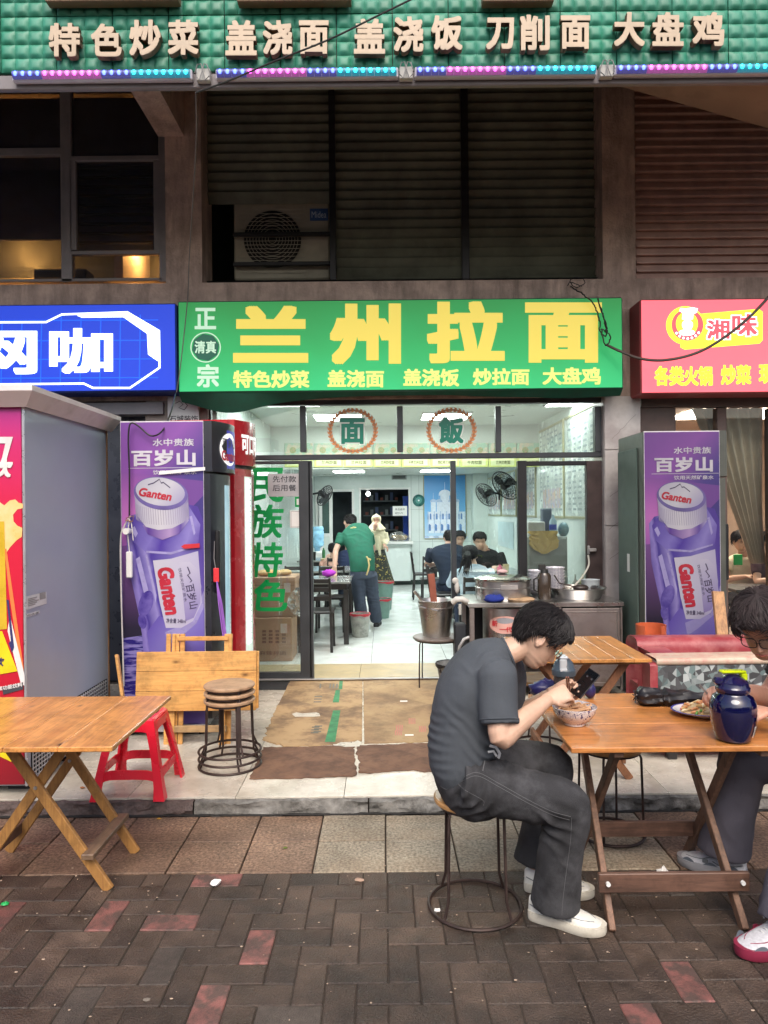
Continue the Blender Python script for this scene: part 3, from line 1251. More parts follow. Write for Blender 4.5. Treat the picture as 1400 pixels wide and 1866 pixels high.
for s2, u0, u1, v0, v1, bd in (('正', 355, 394, 561, 600, .03), ('清真', 355, 394, 621, 644, .022), ('宗', 359, 399, 664, 706, .03)):
 m = MB()
 text(m, s2, px_fn(u0, u1, v0, v1, YS - (.007 if s2 == '清真' else .004)), bd)
 obj('character', m, pale, t, world=True, smooth=False)
c = at(375, 633, y=YS - .003)
m = MB()
m.lathe([(.125, 0), (.135, 0)], n=40, X=Matrix.Translation((c.x, YS - .004, c.z)) @ Matrix.Rotation(R(90), 4, 'X'))
obj('badge_ring', m, pale, t, world=True, smooth=False)
m = MB()
m.poly([V((c.x + .122 * math.cos(k * PI / 4 + .2), YS - .0045, c.z + .122 * math.sin(k * PI / 4 + .2))) for k in range(8)])
obj('badge_disc', m, emis('badge_dark_green', (.0, .16, .09), .15), t, world=True, smooth=False)
# drooping banner cloth below the sign


def droop(u, v):
 x = a.x + (b.x - a.x) * u
 s3 = .05 + .11 * math.exp(-((u - .11) / .09) ** 2) + .02 * math.sin(u * 9)
 return V((x, YS + .01 + .1 * v + .02 * math.sin(u * 30) * v, a.z + .01 - s3 * v))


m = MB()
m.grid(droop, 60, 5)
obj('banner_hem', m, M('banner_green', (.008, .085, .05), rough=.8, var=.2), t, world=True)
# wall below sign, dark rolled awning
bf = emis('sign_blue', (.003, .045, .62), .55)
bg_ = emis('sign_blue_grid', (.004, .11, .85), .8)
wht = emis('sign_white', (.9, 1, 1), 1.25)
t, a, b = signbox(-420, 321, 552, 720, 'internet_cafe_sign', 'bright blue lightbox signboard with glowing white characters at the left', bf, M('sign_blue_side', (.01, .03, .2)))


def pp(u, v, dy=.004):
 return at(u, v, y=YS - dy)


def strip(mb_, pts, w, closed=False, dy=.004):
 """flat ribbon through photo points"""
 ps = [pp(u, v, dy) for u, v in pts]
 n = len(ps)
 for i in range(n if closed else n - 1):
  p, q = ps[i], ps[(i + 1) % n]
  d = (q - p)
  d.normalize()
  nn = V((-d.z, 0, d.x)) * w / 2
  e = d * w * .3
  mb_.quad(p - nn - e + V((0, -.0003 * i, 0)), q - nn + e + V((0, -.0003 * i, 0)), q + nn + e + V((0, -.0003 * i, 0)), p + nn - e + V((0, -.0003 * i, 0)))


m = MB()
for u in range(-140, 281, 36):
 strip(m, [(u, 590 if u < 90 else 574), (u - 2, 703)], .008, dy=.003)
for v in (585, 622, 656, 690):
 strip(m, [(-160, v), (288, v - 2)], .008, dy=.0035)
obj('grid_lines', m, bg_, t, world=True, smooth=False)
m = MB()
strip(m, [(-160, 588), (84, 587), (113, 573), (232, 569), (290, 603), (291, 670), (237, 707), (170, 707), (153, 699), (-160, 702)], .017, dy=.005)
m.poly([pp(*q, .0095) for q in ((140, 575), (232, 569), (291, 603), (291, 660), (283, 655), (270, 646), (268, 608), (225, 578), (150, 579))][::-1])
obj('octagon_outline', m, wht, t, world=True, smooth=False)
for ch, u0, u1, v0, v1 in (('网', -55, 68, 603, 682), ('咖', 90, 206, 598, 681)):
 m = MB()
 text(m, ch, px_fn(u0, u1, v0, v1, YS - .007), .03)
 obj('character', m, wht, t, world=True, smooth=False)

rf = emis('sign_red', (.9, .13, .17), .85)
t, a, b = signbox(1168, 1900, 538, 718, 'hotpot_sign', 'bright pink red lightbox signboard with yellow characters and chef badge at the right', rf, M('sign_red_side', (.3, .05, .05)))
yb = emis('sign_bright_yellow', (1.0, .93, .04), .95)
rr_ = emis('sign_badge_red', (.85, .1, .13), .7)
m = MB()
cc = (1249, 593)
m.poly([pp(cc[0] + 35 * math.cos(k * PI / 20), cc[1] + 35 * math.sin(k * PI / 20), .004) for k in range(40)][::-1])
m.poly([pp(*q, .0045) for q in ((1275, 572), (1383, 563), (1390, 568), (1390, 620), (1384, 626), (1248, 637), (1240, 633), (1240, 620))])
obj('logo_board', m, yb, t, world=True, smooth=False)
m = MB()
m.poly([pp(1253 + 29 * math.cos(k * PI / 20), 592 + 29 * math.sin(k * PI / 20), .006) for k in range(40)][::-1])
obj('badge_disc', m, rr_, t, world=True, smooth=False)
m = MB()
m.poly([pp(1252 + 20 * math.cos(k * PI / 16), 590 + 22 * math.sin(k * PI / 16), .007) for k in range(32)][::-1])
obj('badge_inner', m, yb, t, world=True, smooth=False)
m = MB()
m.poly([pp(1253 + 10 * math.cos(k * PI / 10), 592 + 10 * math.sin(k * PI / 10), .008) for k in range(20)][::-1])
m.poly([pp(*q, .0085) for q in ((1243, 582), (1244, 570), (1238, 567), (1240, 561), (1250, 562), (1262, 560), (1272, 562), (1270, 570), (1264, 572), (1263, 582))][::-1])
m.poly([pp(1252 + 15 * math.cos(k * PI / 8), 606 + 6 * math.sin(k * PI / 8), .0083) for k in range(16)][::-1])
for q in range(7):
 an = R(35 + 18 * q)
 m.poly([pp(1253 + 25 * math.cos(an) + 2.4 * math.cos(w), 592 + 25 * math.sin(an) + 2.4 * math.sin(w), .0082) for w in [k * PI / 4 for k in range(8)]][::-1])
obj('chef_hat_emblem', m, wht, t, world=True, smooth=False)
for ch, u0, u1, v0, v1 in (('湘', 1288, 1330, 583, 618), ('味', 1334, 1380, 572, 612)):
 m = MB()
 text(m, ch, px_fn(u0 - 2, u1 + 2, v0 - 2, v1 + 2, YS - .0055), .075)
 obj('character_outline', m, wht, t, world=True, smooth=False)
 m = MB()
 text(m, ch, px_fn(u0, u1, v0, v1, YS - .0075), .03)
 obj('character', m, rr_, t, world=True, smooth=False)
for s2, u0, u1, v0, v1 in (('各类火锅', 1193, 1299, 667, 703), ('炒菜', 1314, 1369, 665, 701), ('现', 1383, 1410, 664, 699)):
 m = MB()
 text(m, s2, px_fn(u0, u1, v0, v1, YS - .004), .04)
 obj('dish_lettering', m, yb, t, world=True, smooth=False)


def cable(name, label, pts, r, mat=cable_m, jitter=0, group=None):
 """smooth cable through points"""
 ps = [V(p) for p in pts]
 out = []
 n = len(ps)
 for i in range(n - 1):
  p0, p1, p2, p3 = ps[max(i - 1, 0)], ps[i], ps[i + 1], ps[min(i + 2, n - 1)]
  for k in range(8):
   t_ = k / 8
   q = .5 * ((2 * p1) + (p2 - p0) * t_ + (2 * p0 - 5 * p1 + 4 * p2 - p3) * t_ ** 2 + (3 * p1 - p0 - 3 * p2 + p3) * t_ ** 3)
   out.append(q + V((random.uniform(-1, 1), random.uniform(-1, 1), random.uniform(-1, 1))) * jitter)
 out.append(ps[-1])
 m = MB()
 m.tube(out, r, n=7)
 if label is None:
  return m
 return solo(name, m, mat, label, 'cable', group=group)


grey_w = M('grey_cable', (.13, .12, .11), rough=.6)
cable('overhead_cable', 'taut dark cable running from the top of the fascia down to the left column', [at(760, -6, y=4.5), at(690, 28, y=4.52), at(600, 72, y=4.55), at(500, 112, y=4.58), at(420, 146, y=4.6), at(357, 169, y=4.62)], .006)
cable('hanging_wire', 'thin grey wire hanging down the left column to the signs', [at(357, 169, y=4.62), at(358, 250, y=4.9), at(352, 360, y=5.5), at(345, 470, y=6.0), at(342, 545, y=6.25), at(330, 660, y=6.27), at(322, 715, y=6.3)], .0045, grey_w)
cable('drooping_cable', 'thick dark cable drooping across the red signboard', [at(1105, 628, y=6.25), at(1130, 640, y=6.2), at(1170, 654, y=6.15), at(1215, 656, y=6.1), at(1270, 643, y=6.05), at(1320, 615, y=6.0), at(1370, 574, y=5.95), at(1420, 520, y=5.9)], .012, M('brown_cable', (.05, .03, .025)))
cable('tangled_wires', 'tangle of thin black wires over the right end of the green signboard', [at(1040, 522, y=6.5), at(1062, 536, y=6.28), at(1083, 556, y=6.27), at(1092, 580, y=6.27), at(1094, 604, y=6.26), at(1104, 612, y=6.26), at(1106, 598, y=6.25), at(1098, 572, y=6.25), at(1090, 545, y=6.26), at(1100, 580, y=6.25), at(1106, 606, y=6.25), at(1096, 600, y=6.25), at(1103, 628, y=6.24), at(1112, 618, y=6.24), at(1104, 600, y=6.24)], .006, cable_m, .006)
cable('loose_wires', 'loose black wire curls on the wall above the green signboard', [at(1035, 520, y=6.57), at(1042, 508, y=6.56), at(1058, 505, y=6.56), at(1066, 516, y=6.56), at(1050, 524, y=6.56), at(1040, 514, y=6.55), at(1060, 522, y=6.55)], .004, cable_m, .004)

# ------------------------------------------------------------------ opposite side of the street (behind the camera): invented blocks, kept low to let sky light in
opp_m = M('opposite_render', (.45, .42, .38), rough=.9, var=.15, scale=1)
win_m = M('opposite_glass', (.03, .035, .04), rough=.1)
for bx, (x0, x1, hh, lab) in enumerate(((-30, -8.2, 4.6, 'added unseen plain block across the street to the left'), (-8, 7.5, 3.8, 'added unseen plain block across the street facing the noodle shop'), (7.7, 30, 5, 'added unseen plain block across the street to the right'))):
 t = thing('added_street_block', lab, 'building', ((x0 + x1) / 2, -13, -.02), group='added blocks across the street')
 m = MB()
 m.box((x0, -20, -.02), (x1, -13, hh))
 obj('wall', m, opp_m, t, world=True, smooth=False)
 m = MB()
 z = 1.4
 while z < hh - 1:
  x = x0 + 1
  while x < x1 - 1.6:
   m.box((x, -13, z), (x + 1.4, -12.97, z + 1.5))
   x += 2.6
  z += 3
 obj('windows', m, win_m, t, world=True, smooth=False, kind='stuff')

# ------------------------------------------------------------------ noodle shop interior
XL, XR, YB = -1.58, 2.18, 15.4
wv = M('marbled_white_wall', (.7, .76, .74), rough=.25, scale=1.2, c2=(.64, .7, .68), thr=(.44, .56), detail=8, rv=.05)
room = thing('noodle_shop_room', 'bright white tiled dining room of the noodle shop', 'room', (0, 11, P))


def rpart(name, lo, hi, mat=wv, par=None):
 m = MB()
 m.box(lo, hi)
 return obj(name, m, mat, par or room, world=True, smooth=False)


def joints(parent, xs_=(), zs_=(), y=0, x0=0, x1=0, z0=0, z1=0, mat=None):
 m = MB()
 for x in xs_:
  m.box((x - .003, y - .004, z0), (x + .003, y - .0005, z1))
 for z in zs_:
  m.box((x0, y - .005, z - .003), (x1, y - .0015, z + .003))
 return obj('joint', m, mat or M('joint_grey', (.3, .34, .33)), parent, world=True, smooth=False)


rpart('left_wall', (XL - .15, 6.78, P), (XL, YB, 2.86))
rpart('right_wall', (XR, 6.95, P), (XR + .15, YB, 2.86))
rpart('front_ceiling', (XL - .15, 6.72, 2.86), (XR + .15, 10.1, 3.0), white_wall)
rpart('back_ceiling', (XL, 10.1, 2.44), (XR, YB, 2.6), white_wall)
dx0, dx1 = at(604, 950, y=YB).x, at(642, 950, y=YB).x
kx0, kx1 = at(658, 950, y=YB).x, at(745, 950, y=YB).x
dzt = at(620, 896, y=YB).z
kz0, kz1 = at(700, 986, y=YB).z, at(700, 892, y=YB).z
rpart('back_wall', (XL, YB, P), (dx0, YB + .12, 2.44))
rpart('back_wall', (dx0, YB, dzt), (kx0, YB + .12, 2.44))
rpart('back_wall', (dx1, YB, P), (kx0, YB + .12, dzt))
rpart('back_wall', (kx0, YB, kz1), (kx1, YB + .12, 2.44))
rpart('back_wall', (kx0, YB, P), (kx1, YB + .12, kz0))
rpart('back_wall', (kx1, YB, P), (XR, YB + .12, 2.44))
cx0, cx1 = at(863, 950, y=YB - .4).x, at(889, 950, y=YB - .4).x
rpart('corner_column', (cx0, YB - .4, P), (XR, YB - .001, 2.44))
joints(room, xs_=[at(u, 950, y=YB).x for u in (750, 764, 788, 812, 836, 574)], zs_=[1.0, 1.7], y=YB, x0=kx1, x1=cx0, z0=P, z1=2.44)
rpart('skirting', (kx0 - .2, YB - .02, P), (cx0, YB - .0055, P + .1), M('black_skirting', (.02, .035, .03), rough=.2))
rpart('skirting', (XR - .015, 7, P), (XR - .0005, YB - .4, P + .1), M('black_skirting', (0, 0, 0)))
# kitchen behind
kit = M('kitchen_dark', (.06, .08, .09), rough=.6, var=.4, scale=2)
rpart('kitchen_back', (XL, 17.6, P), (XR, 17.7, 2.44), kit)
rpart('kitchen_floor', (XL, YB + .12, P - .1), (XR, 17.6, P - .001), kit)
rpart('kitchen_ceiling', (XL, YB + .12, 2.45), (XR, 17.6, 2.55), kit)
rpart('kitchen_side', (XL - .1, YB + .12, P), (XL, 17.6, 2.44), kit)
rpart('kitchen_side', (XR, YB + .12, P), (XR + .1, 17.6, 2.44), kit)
rpart('blue_cabinet', (at(735, 950, y=16).x, 15.9, P), (at(745, 950, y=16).x + .1, 16.3, 2.0), M('blue_cabinet', (.01, .06, .4)))
for z in (1.2, 1.55, 1.9):
 rpart('kitchen_shelf', (kx0, 17.2, z), (kx1 - .2, 17.5, z + .03), M('shelf_grey', (.2, .24, .25)))
 for k in range(7):
  rpart('kitchen_jar', (kx0 + .05 + k * .12, 17.25, z + .03), (kx0 + .12 + k * .12, 17.33, z + .1 + .06 * (k % 3)), M('jar%d' % (k % 3), ((.3, .1, .08), (.25, .3, .3), (.1, .15, .3))[k % 3]))
m = MB()
p = at(671, 900, y=16.6)
m.ball(p, .05, 12, 8)
solo('kitchen_lamp', m, emis('white_lamp', (1, 1, 1), 12), 'small round white lamp glowing in the dark kitchen hatch', 'lamp')
# counter sill
rpart('hatch_counter', (kx0 + .25, YB - .32, kz0 - .05), (kx1 + .08, YB - .001, kz0), white_m)
rpart('hatch_counter', (kx0 + .35, YB - .22, P + .1), (kx1 + .02, YB - .006, kz0 - .05), wv)


def frame(parent, x0, x1, z0, z1, y, w, d, mat, bottom=True):
 for (a, b) in (((x0 - w, z0), (x0, z1 + w)), ((x1, z0), (x1 + w, z1 + w)), ((x0, z1), (x1, z1 + w))) + ((((x0, z0 - w), (x1, z0)),) if bottom else ()):
  m = MB()
  m.bbox((a[0], y - d, a[1]), (b[0], y - .0008, b[1]), .004)
  obj('frame', m, mat, parent, world=True, smooth=False)


frame(room, dx0 - .28, dx1, P, dzt, YB, .05, .05, white_m, False)
frame(room, kx0, kx1, kz0, kz1, YB, .04, .04, white_m, False)
# door leaf left of the dark opening
dl = thing('inner_door', 'white framed glass kitchen door standing open at the back left', 'door', (dx0 - .13, YB - .06, P))
frame_bars(dl, [(582, 896, 587, 1010), (601, 896, 606, 1010), (587, 896, 601, 900), (587, 972, 601, 978)], YB - .08, .03, white_m)
m = MB()
a, b = at(587, 972, y=YB - .08), at(601, 900, y=YB - .08)
m.box((a.x, YB - .085, a.z), (b.x, YB - .08, b.z))
obj('pane', m, M('greenish_pane', (.06, .1, .09), rough=.1), dl, world=True, smooth=False)
m = MB()
a, b = at(587, 1025, y=YB - .08), at(601, 978, y=YB - .08)
m.box((a.x, YB - .085, P + .02), (b.x, YB - .08, b.z))
obj('lower_panel', m, white_wall, dl, world=True, smooth=False)
# paper, clock fan, vent, poster
m = MB()
a, b = at(716, 940, y=YB - .03), at(742, 922, y=YB - .03)
m.box((a.x, YB - .042, a.z), (b.x, YB - .0405, b.z))
t = solo('paper_notice', m, white_m, 'white paper notice stuck on the dark kitchen hatch', 'notice')
m = MB()
text(m, '食品留样', px_fn(720, 738, 926, 930, YB - .0435), .01)
text(m, '请勿入内', px_fn(720, 734, 933, 937, YB - .0435), .01)
obj('lettering', m, M('ink', (.05, .05, .06)), t, world=True, smooth=False)
c = at(763, 912, y=YB)
t = thing('wall_dial', 'round dark green dial mounted on the white back wall left of the blue poster', 'clock', (c.x, YB, c.z))
X90 = Matrix.Rotation(R(90), 4, 'X')
m = MB()
m.lathe([(.001, .05), (.1, .05), (.13, .03), (.13, 0)], n=30, X=X90)
obj('case', m, M('teal_plastic', (.02, .13, .12), rough=.3), t)
m = MB()
m.lathe([(.001, .055), (.07, .055), (.07, .052)], n=30, X=X90)
obj('dial', m, M('teal_light', (.06, .25, .22), rough=.3), t)
m = MB()
m.lathe([(.001, .06), (.018, .06), (.018, .056)], n=16, X=X90)
obj('hub', m, white_m, t)
t = thing('vent_grille', 'dark square ventilation grille high on the back wall', 'vent', at(727, 864, y=YB))
m = MB()
a, b = at(714, 874, y=YB), at(741, 853, y=YB)
m.bbox((a.x, YB - .03, a.z), (b.x, YB - .001, b.z), .005)
obj('frame', m, M('vent_grey', (.3, .33, .33)), t, world=True)
for k in range(6):
 z = a.z + (b.z - a.z) * (k + .7) / 7
 m = MB()
 m.box((a.x + .03, YB - .036, z), (b.x - .03, YB - .031, z + .02))
 obj('slat', m, dark_m, t, world=True, smooth=False)
# blue domed building poster
pa, pb = at(774, 981, y=YB - .02), at(848, 866, y=YB - .02)
t = thing('wall_poster', 'tall sky blue poster of a white domed building on the back wall', 'poster', (pa.x, YB, pa.z))
W_, H_ = pb.x - pa.x, pb.z - pa.z


def pf(u, v, k=1):
 return V((pa.x + W_ * u, YB - .02 - .0015 * k, pa.z + H_ * v))


m = MB()
m.box((pa.x, YB - .02, pa.z), (pb.x, YB - .001, pb.z))
obj('sheet', m, grad('poster_sky', (0, 0, 0), (0, 0, H_), [(0, (.5, .68, .85)), (.45, (.16, .42, .75)), (1, (.05, .25, .6))]), t, world=True, smooth=False)
pw_, pb_, pd_ = M('poster_white', (.7, .76, .86), var=.08, scale=20), M('poster_blue', (.1, .22, .5), var=.2, scale=20), M('poster_shade', (.42, .54, .74), var=.15, scale=20)
m = MB()
m.use(pw_)
m.quad(pf(.08, .08), pf(1, .08), pf(1, .42), pf(.08, .42))
m.quad(pf(.3, .42, 1.2), pf(.72, .42, 1.2), pf(.72, .56, 1.2), pf(.3, .56, 1.2))


def dome(cu, v0, ru, k, mt, spire=.1):
 m.use(mt)
 pts = []
 for i in range(13):
  an = PI * i / 12
  pts.append(pf(cu + ru * math.cos(an), v0 + ru * .62 * math.sin(an) ** .8, k))
 m.poly(pts)
 m.quad(pf(cu - .006, v0 + ru * .55, k), pf(cu + .006, v0 + ru * .55, k), pf(cu + .003, v0 + ru * .62 + spire, k), pf(cu - .003, v0 + ru * .62 + spire, k))


dome(.5, .68, .15, 2, pw_, .12)
m.quad(pf(.39, .56, 1.6), pf(.61, .56, 1.6), pf(.61, .69, 1.6), pf(.39, .69, 1.6))
for cu in (.22, .78, .36, .66):
 m.use(pw_)
 m.quad(pf(cu - .06, .42, 1.9), pf(cu + .06, .42, 1.9), pf(cu + .06, .58, 1.9), pf(cu - .06, .58, 1.9))
 dome(cu, .575, .08, 2.6, pd_, .1)
m.use(pb_)
for i in range(6):
 u = .12 + i * .15
 for (v0, v1, w) in ((.3, .4, .02), (.12, .23, .035)):
  for q in ((0,) if v1 < .3 else (-.03, .03)):
   pts = [pf(u + q - w, v0, 3), pf(u + q + w, v0, 3), pf(u + q + w, v1 - .02, 3), pf(u + q, v1, 3), pf(u + q - w, v1 - .02, 3)]
   m.poly(pts)
m.use(pd_)
for i in range(7):
 u = .09 + i * .15
 m.quad(pf(u - .012, .08, 3.4), pf(u + .012, .08, 3.4), pf(u + .012, .43, 3.4), pf(u - .012, .43, 3.4))
m.use(pw_)
for i in range(9):
 dome(.05 + i * .115, .0, .07, 4, pw_ if i % 2 else pd_, 0)
obj('picture', m, None, t, world=True, smooth=False)
frame(t, pa.x, pb.x, pa.z, pb.z, YB - .012, .02, .015, M('gold_frame', (.35, .33, .2), rough=.4, metal=.3))

# menu bulkhead
YM = 10.0
mb0 = at(700, 852, y=YM).z
rpart('menu_bulkhead', (XL, YM + .02, mb0 - .01), (XR, YM + .1, 2.86), white_wall)
yg = M('menu_yellow_green', (.55, .6, .2), rough=.4, var=.15, scale=6, emit='base', est=.25)
yc = M('menu_centre', (.62, .66, .38), rough=.4, emit='base', est=.25)
food = M('food_print', (.5, .4, .3), rough=.35, scale=9, c2=(.25, .4, .3), thr=(.42, .55), var=.2, emit='base', est=.2)
ink_g = M('menu_ink', (.12, .13, .03))
names = ['兰州炒面', '兰州拉面', '兰州炒拉面', '干拌兰州拉面', '西红柿兰州面', '牛肉拉面', '兰州刀削面']
edges = [572, 626, 680, 731, 784, 838, 890, 942, 994]
for k in range(-1, 8):
 u0, u1 = (edges[k], edges[k + 1]) if k >= 0 else (518, 571)
 t = thing('menu_board', 'green yellow lit menu board above the shop aisle, board %s' % ('farthest left' if k < 0 else ('above the inner door', 'left of the vent', 'over the vent', 'over the wall dial', 'over the blue poster', 'right of the blue poster', 'over the wall fans', 'near the right wall')[k]), 'menu board', (at((u0 + u1) / 2, 850, y=YM).x, YM, mb0), group='menu boards above the aisle')
 m = MB()
 f = px_fn(u0 + 1, u1 - 1, 833, 851, YM - .012, .03)
 a, b = f(0, 0, 0), f(1, 1, 0)
 m.bbox((a.x, YM - .012, a.z), (b.x, YM + .018, b.z), .004)
 obj('board', m, yg, t, world=True, smooth=False)
 m = MB()
 m.box((a.x + .03, YM - .014, a.z + .02), (b.x - .03, YM - .0125, b.z - .015))
 obj('centre', m, yc, t, world=True, smooth=False)
 m = MB()
 text(m, names[k % 7], px_fn(u0 + 14, u1 - 12, 839, 846, YM - .0155), .02)
 obj('lettering', m, ink_g, t, world=True, smooth=False)
 m = MB()
 m.bbox((a.x, YM - .01, b.z + .01), (b.x, YM + .018, b.z + .2), .004)
 obj('food_picture', m, food, t, world=True, smooth=False)
 m = MB()
 for (q, w) in (((a.x + b.x) / 2 - .08, .045), ((a.x + b.x) / 2 + .09, .04)):
  m.poly([V((q + w * math.cos(j * PI / 8), YM - .012, b.z + .1 + w * math.sin(j * PI / 8))) for j in range(16)][::-1])
 obj('dish_print', m, M('dish_red', (.55, .3, .2), scale=30, c2=(.15, .35, .12)), t, world=True, smooth=False)

# ceiling light panels; the two marked added only brighten the room
lp_m = emis('light_panel', (.93, 1.0, .97), 25)
spots = [((at(617, 771, y=9.0).x), 9.0, 2.86, 'front, left one'), ((at(812, 771, y=9.0).x), 9.0, 2.86, 'front, middle one'), (at(1078, 748, y=7.7).x - .1, 7.9, 2.86, 'front, right one'), (-1.0, 7.7, 2.86, 'front, added near the left pane for brightness'),
         (at(636, 862, y=13.6).x, 13.6, 2.44, 'back, left one'), (at(795, 858, y=13.6).x, 13.6, 2.44, 'back, right one'), (.3, 11.4, 2.44, 'back, centre one added for brightness')]
for x, y, z, w in spots:
 t = thing('ceiling_light', 'square white ceiling light panel in the noodle shop, ' + w, 'ceiling light', (x, y, z), group='ceiling light panels')
 m = MB()
 m.box((-.29, -.29, -.014), (.29, .29, -.006))
 obj('diffuser', m, lp_m, t, smooth=False)
 m = MB()
 for (a, b) in (((-.31, -.31), (.31, -.292)), ((-.31, .292), (.31, .31)), ((-.31, -.292), (-.292, .292)), ((.292, -.292), (.31, .292))):
  m.box((a[0], a[1], -.02), (b[0], b[1], -.001))
 obj('frame', m, white_m, t, smooth=False)


# wall fans
def wall_fan(label, p, r, aim, wallx, group='black wall fans'):
 t = thing('wall_fan', label, 'fan', p, group=group)
 X = V(aim).to_track_quat('Z', 'Y').to_matrix().to_4x4()
 m = MB()
 for k in range(6):
  rr = r * (.25 + .15 * k)
  for dz in (.05, -.05):
   zz = dz * (1 - (rr / r) ** 4 * .95)
   m.tube([X @ V((rr * math.cos(a * PI / 14), rr * math.sin(a * PI / 14), zz)) for a in range(28)], .004 if k < 5 else .009, n=4, closed=True)
 for k in range(16):
  an = 2 * PI * k / 16
  for dz in (.05, -.05):
   m.tube([X @ V((r * q * math.cos(an), r * q * math.sin(an), dz * (1 - q ** 4 * .95))) for q in (.1, .5, .8, 1)], .003, n=4)
 obj('cage', m, black_metal, t)
 m = MB()
 m.lathe([(.001, .055), (.045, .055), (.05, 0), (.055, -.04), (.06, -.14), (.02, -.17)], n=16, X=X)
 obj('motor', m, black_metal, t)
 for k in range(3):
  an = 2 * PI * k / 3
  m = MB()
  pts = [X @ V((q * math.cos(an + w), q * math.sin(an + w), (w - .3) * .06)) for q, w in ((.04, 0), (r * .5, -.15), (r * .85, 0), (r * .88, .35), (r * .6, .65), (.045, .8))]
  m.poly(pts)
  m.poly([p_ - X @ V((0, 0, .002)) for p_ in pts][::-1])
  obj('blade', m, M('fan_blade', (.03, .035, .04), rough=.25), t, smooth=False)
 m = MB()
 bk = X @ V((0, 0, -.13))
 m.tube([bk, V((wallx - p[0], bk.y, bk.z - .05))], .02, n=8)
 m.bbox((min(wallx - p[0], wallx - p[0] - math.copysign(.03, wallx)) , bk.y - .05, bk.z - .16), (max(wallx - p[0], wallx - p[0] - math.copysign(.03, wallx)), bk.y + .05, bk.z + .04), .006)
 obj('wall_arm', m, black_metal, t)
 return t


wall_fan('black wall fan on the left wall by the inner door', at(592, 903, y=14.2), .22, (.75, -.45, -.45), XL)
wall_fan('smaller black wall fan on the right wall, nearer the back', at(886, 902, y=13.3), .24, (-.7, -.55, -.5), XR)
wall_fan('larger black wall fan on the right wall, nearer the window', at(921, 885, y=11.0), .25, (-.7, -.5, -.55), XR)

# right wall menus
for k, (y0, y1, w) in enumerate(((7.3, 8.5, 'nearest the window'), (8.6, 9.9, 'second from the window'), (10.2, 11.6, 'third from the window'), (11.7, 13.1, 'fourth from the window'), (13.2, 14.8, 'deepest in the room'))):
 t = thing('wall_menu', 'pale printed menu panel on the right wall, ' + w, 'menu', (XR, (y0 + y1) / 2, 1.55), group='menu panels on the right wall')
 z0, z1 = 1.58, 2.72 if y1 < 10 else 2.3
 m = MB()
 m.box((XR - .012, y0, z0), (XR - .001, y1, z1))
 obj('sheet', m, M('menu_sheet', (.55, .6, .58), rough=.25, var=.06), t, world=True, smooth=False)
 m = MB()
 m.bbox((XR - .025, y0, z0 - .03), (XR - .001, y1, z0), .003)
 m.bbox((XR - .025, y0, z1), (XR - .001, y1, z1 + .03), .003)
 m.bbox((XR - .025, y0 - .02, z0 - .03), (XR - .001, y0, z1 + .03), .003)
 obj('frame', m, M('gold_frame', (0, 0, 0)), t, world=True, smooth=False)
 m = MB()
 z = z1 - .08
 while z > z0 + .05:
  y = y0 + .08
  while y < y1 - .1:
   w_ = random.uniform(.08, .16)
   if random.random() < .85:
    m.box((XR - .0135, y, z), (XR - .0125, min(y + w_, y1 - .04), z + .025))
   y += .22
  z -= .062
 obj('menu_lines', m, M('menu_grey', (.2, .24, .26)), t, world=True, smooth=False)
 if k % 2 or k > 1:
  m = MB()
  for j in range(4):
   yy = y0 + .15 + j * (y1 - y0 - .3) / 4
   m.box((XR - .015, yy, z0 + .1), (XR - .014, yy + .2, z0 + .35))
  obj('dish_photos', m, M('dish_photo', (.3, .3, .45), scale=14, c2=(.5, .35, .25), thr=(.42, .58)), t, world=True, smooth=False)
# pale board under the menus and plug
m = MB()
m.box((XR - .01, 12.0, 1.0), (XR - .001, 13.6, 1.45))
solo('notice_sheet', m, M('pale_blue_sheet', (.45, .56, .6)), 'pale blue sheet on the right wall below the menus', 'notice', smooth=False)

# ------------------------------------------------------------------ shopfront frames and glass
YD = 6.70
sf = thing('shopfront', 'dark grey aluminium shopfront with glass transoms under the green signboard', 'shopfront', (0, YD, P))
frame_bars(sf, [(376, 718, 1104, 741)], YD, .09, grey_frame, 'head')
frame_bars(sf, [(380, 824, 1100, 840)], YD, .085, grey_frame, 'transom_bar')
frame_bars(sf, [(376, 741, 386, 824), (548, 741, 558, 824), (724, 741, 734, 824), (903, 741, 912, 824), (1083, 741, 1104, 824)], YD, .08, grey_frame, 'mullion')
frame_bars(sf, [(376, 840, 388, 1240), (549, 840, 566, 1240), (566, 840, 569, 1240), (823, 840, 830, 1092)], YD, .08, grey_frame, 'post')
frame_bars(sf, [(945, 840, 958, 1100)], YD, .08, black_metal, 'post')
frame_bars(sf, [(1071, 840, 1104, 1240)], YD, .08, M('brown_frame', (.05, .032, .03), rough=.5, var=.3), 'post')
frame_bars(sf, [(388, 840, 549, 847), (388, 1224, 549, 1240)], YD, .06, grey_frame, 'rail')
frame_bars(sf, [(958, 840, 1071, 849)], YD, .06, black_metal, 'rail')
frame_bars(sf, [(380, 1234, 828, 1240)], YD - .06, .05, alu_m, 'track')


def pane(parent, u0, v0, u1, v1, y, mat=glass_m, name='pane'):
 a, b = at(u0, v1, y=y), at(u1, v0, y=y)
 m = MB()
 m.box((a.x - .004, y - .002, a.z - .004), (b.x + .004, y + .002, b.z + .004))
 return obj(name, m, mat, parent, world=True, smooth=False)


for (u0, v0, u1, v1) in ((386, 741, 548, 824), (558, 741, 724, 824), (734, 741, 903, 824), (912, 741, 1083, 824)):
 pane(sf, u0, v0, u1, v1, YD, glass_d)
pane(sf, 388, 847, 549, 1224, YD, glass_d)
pane(sf, 830, 840, 945, 1092, YD + .01, glass_m)
pane(sf, 958, 849, 1071, 1092, YD + .01, glass_d)
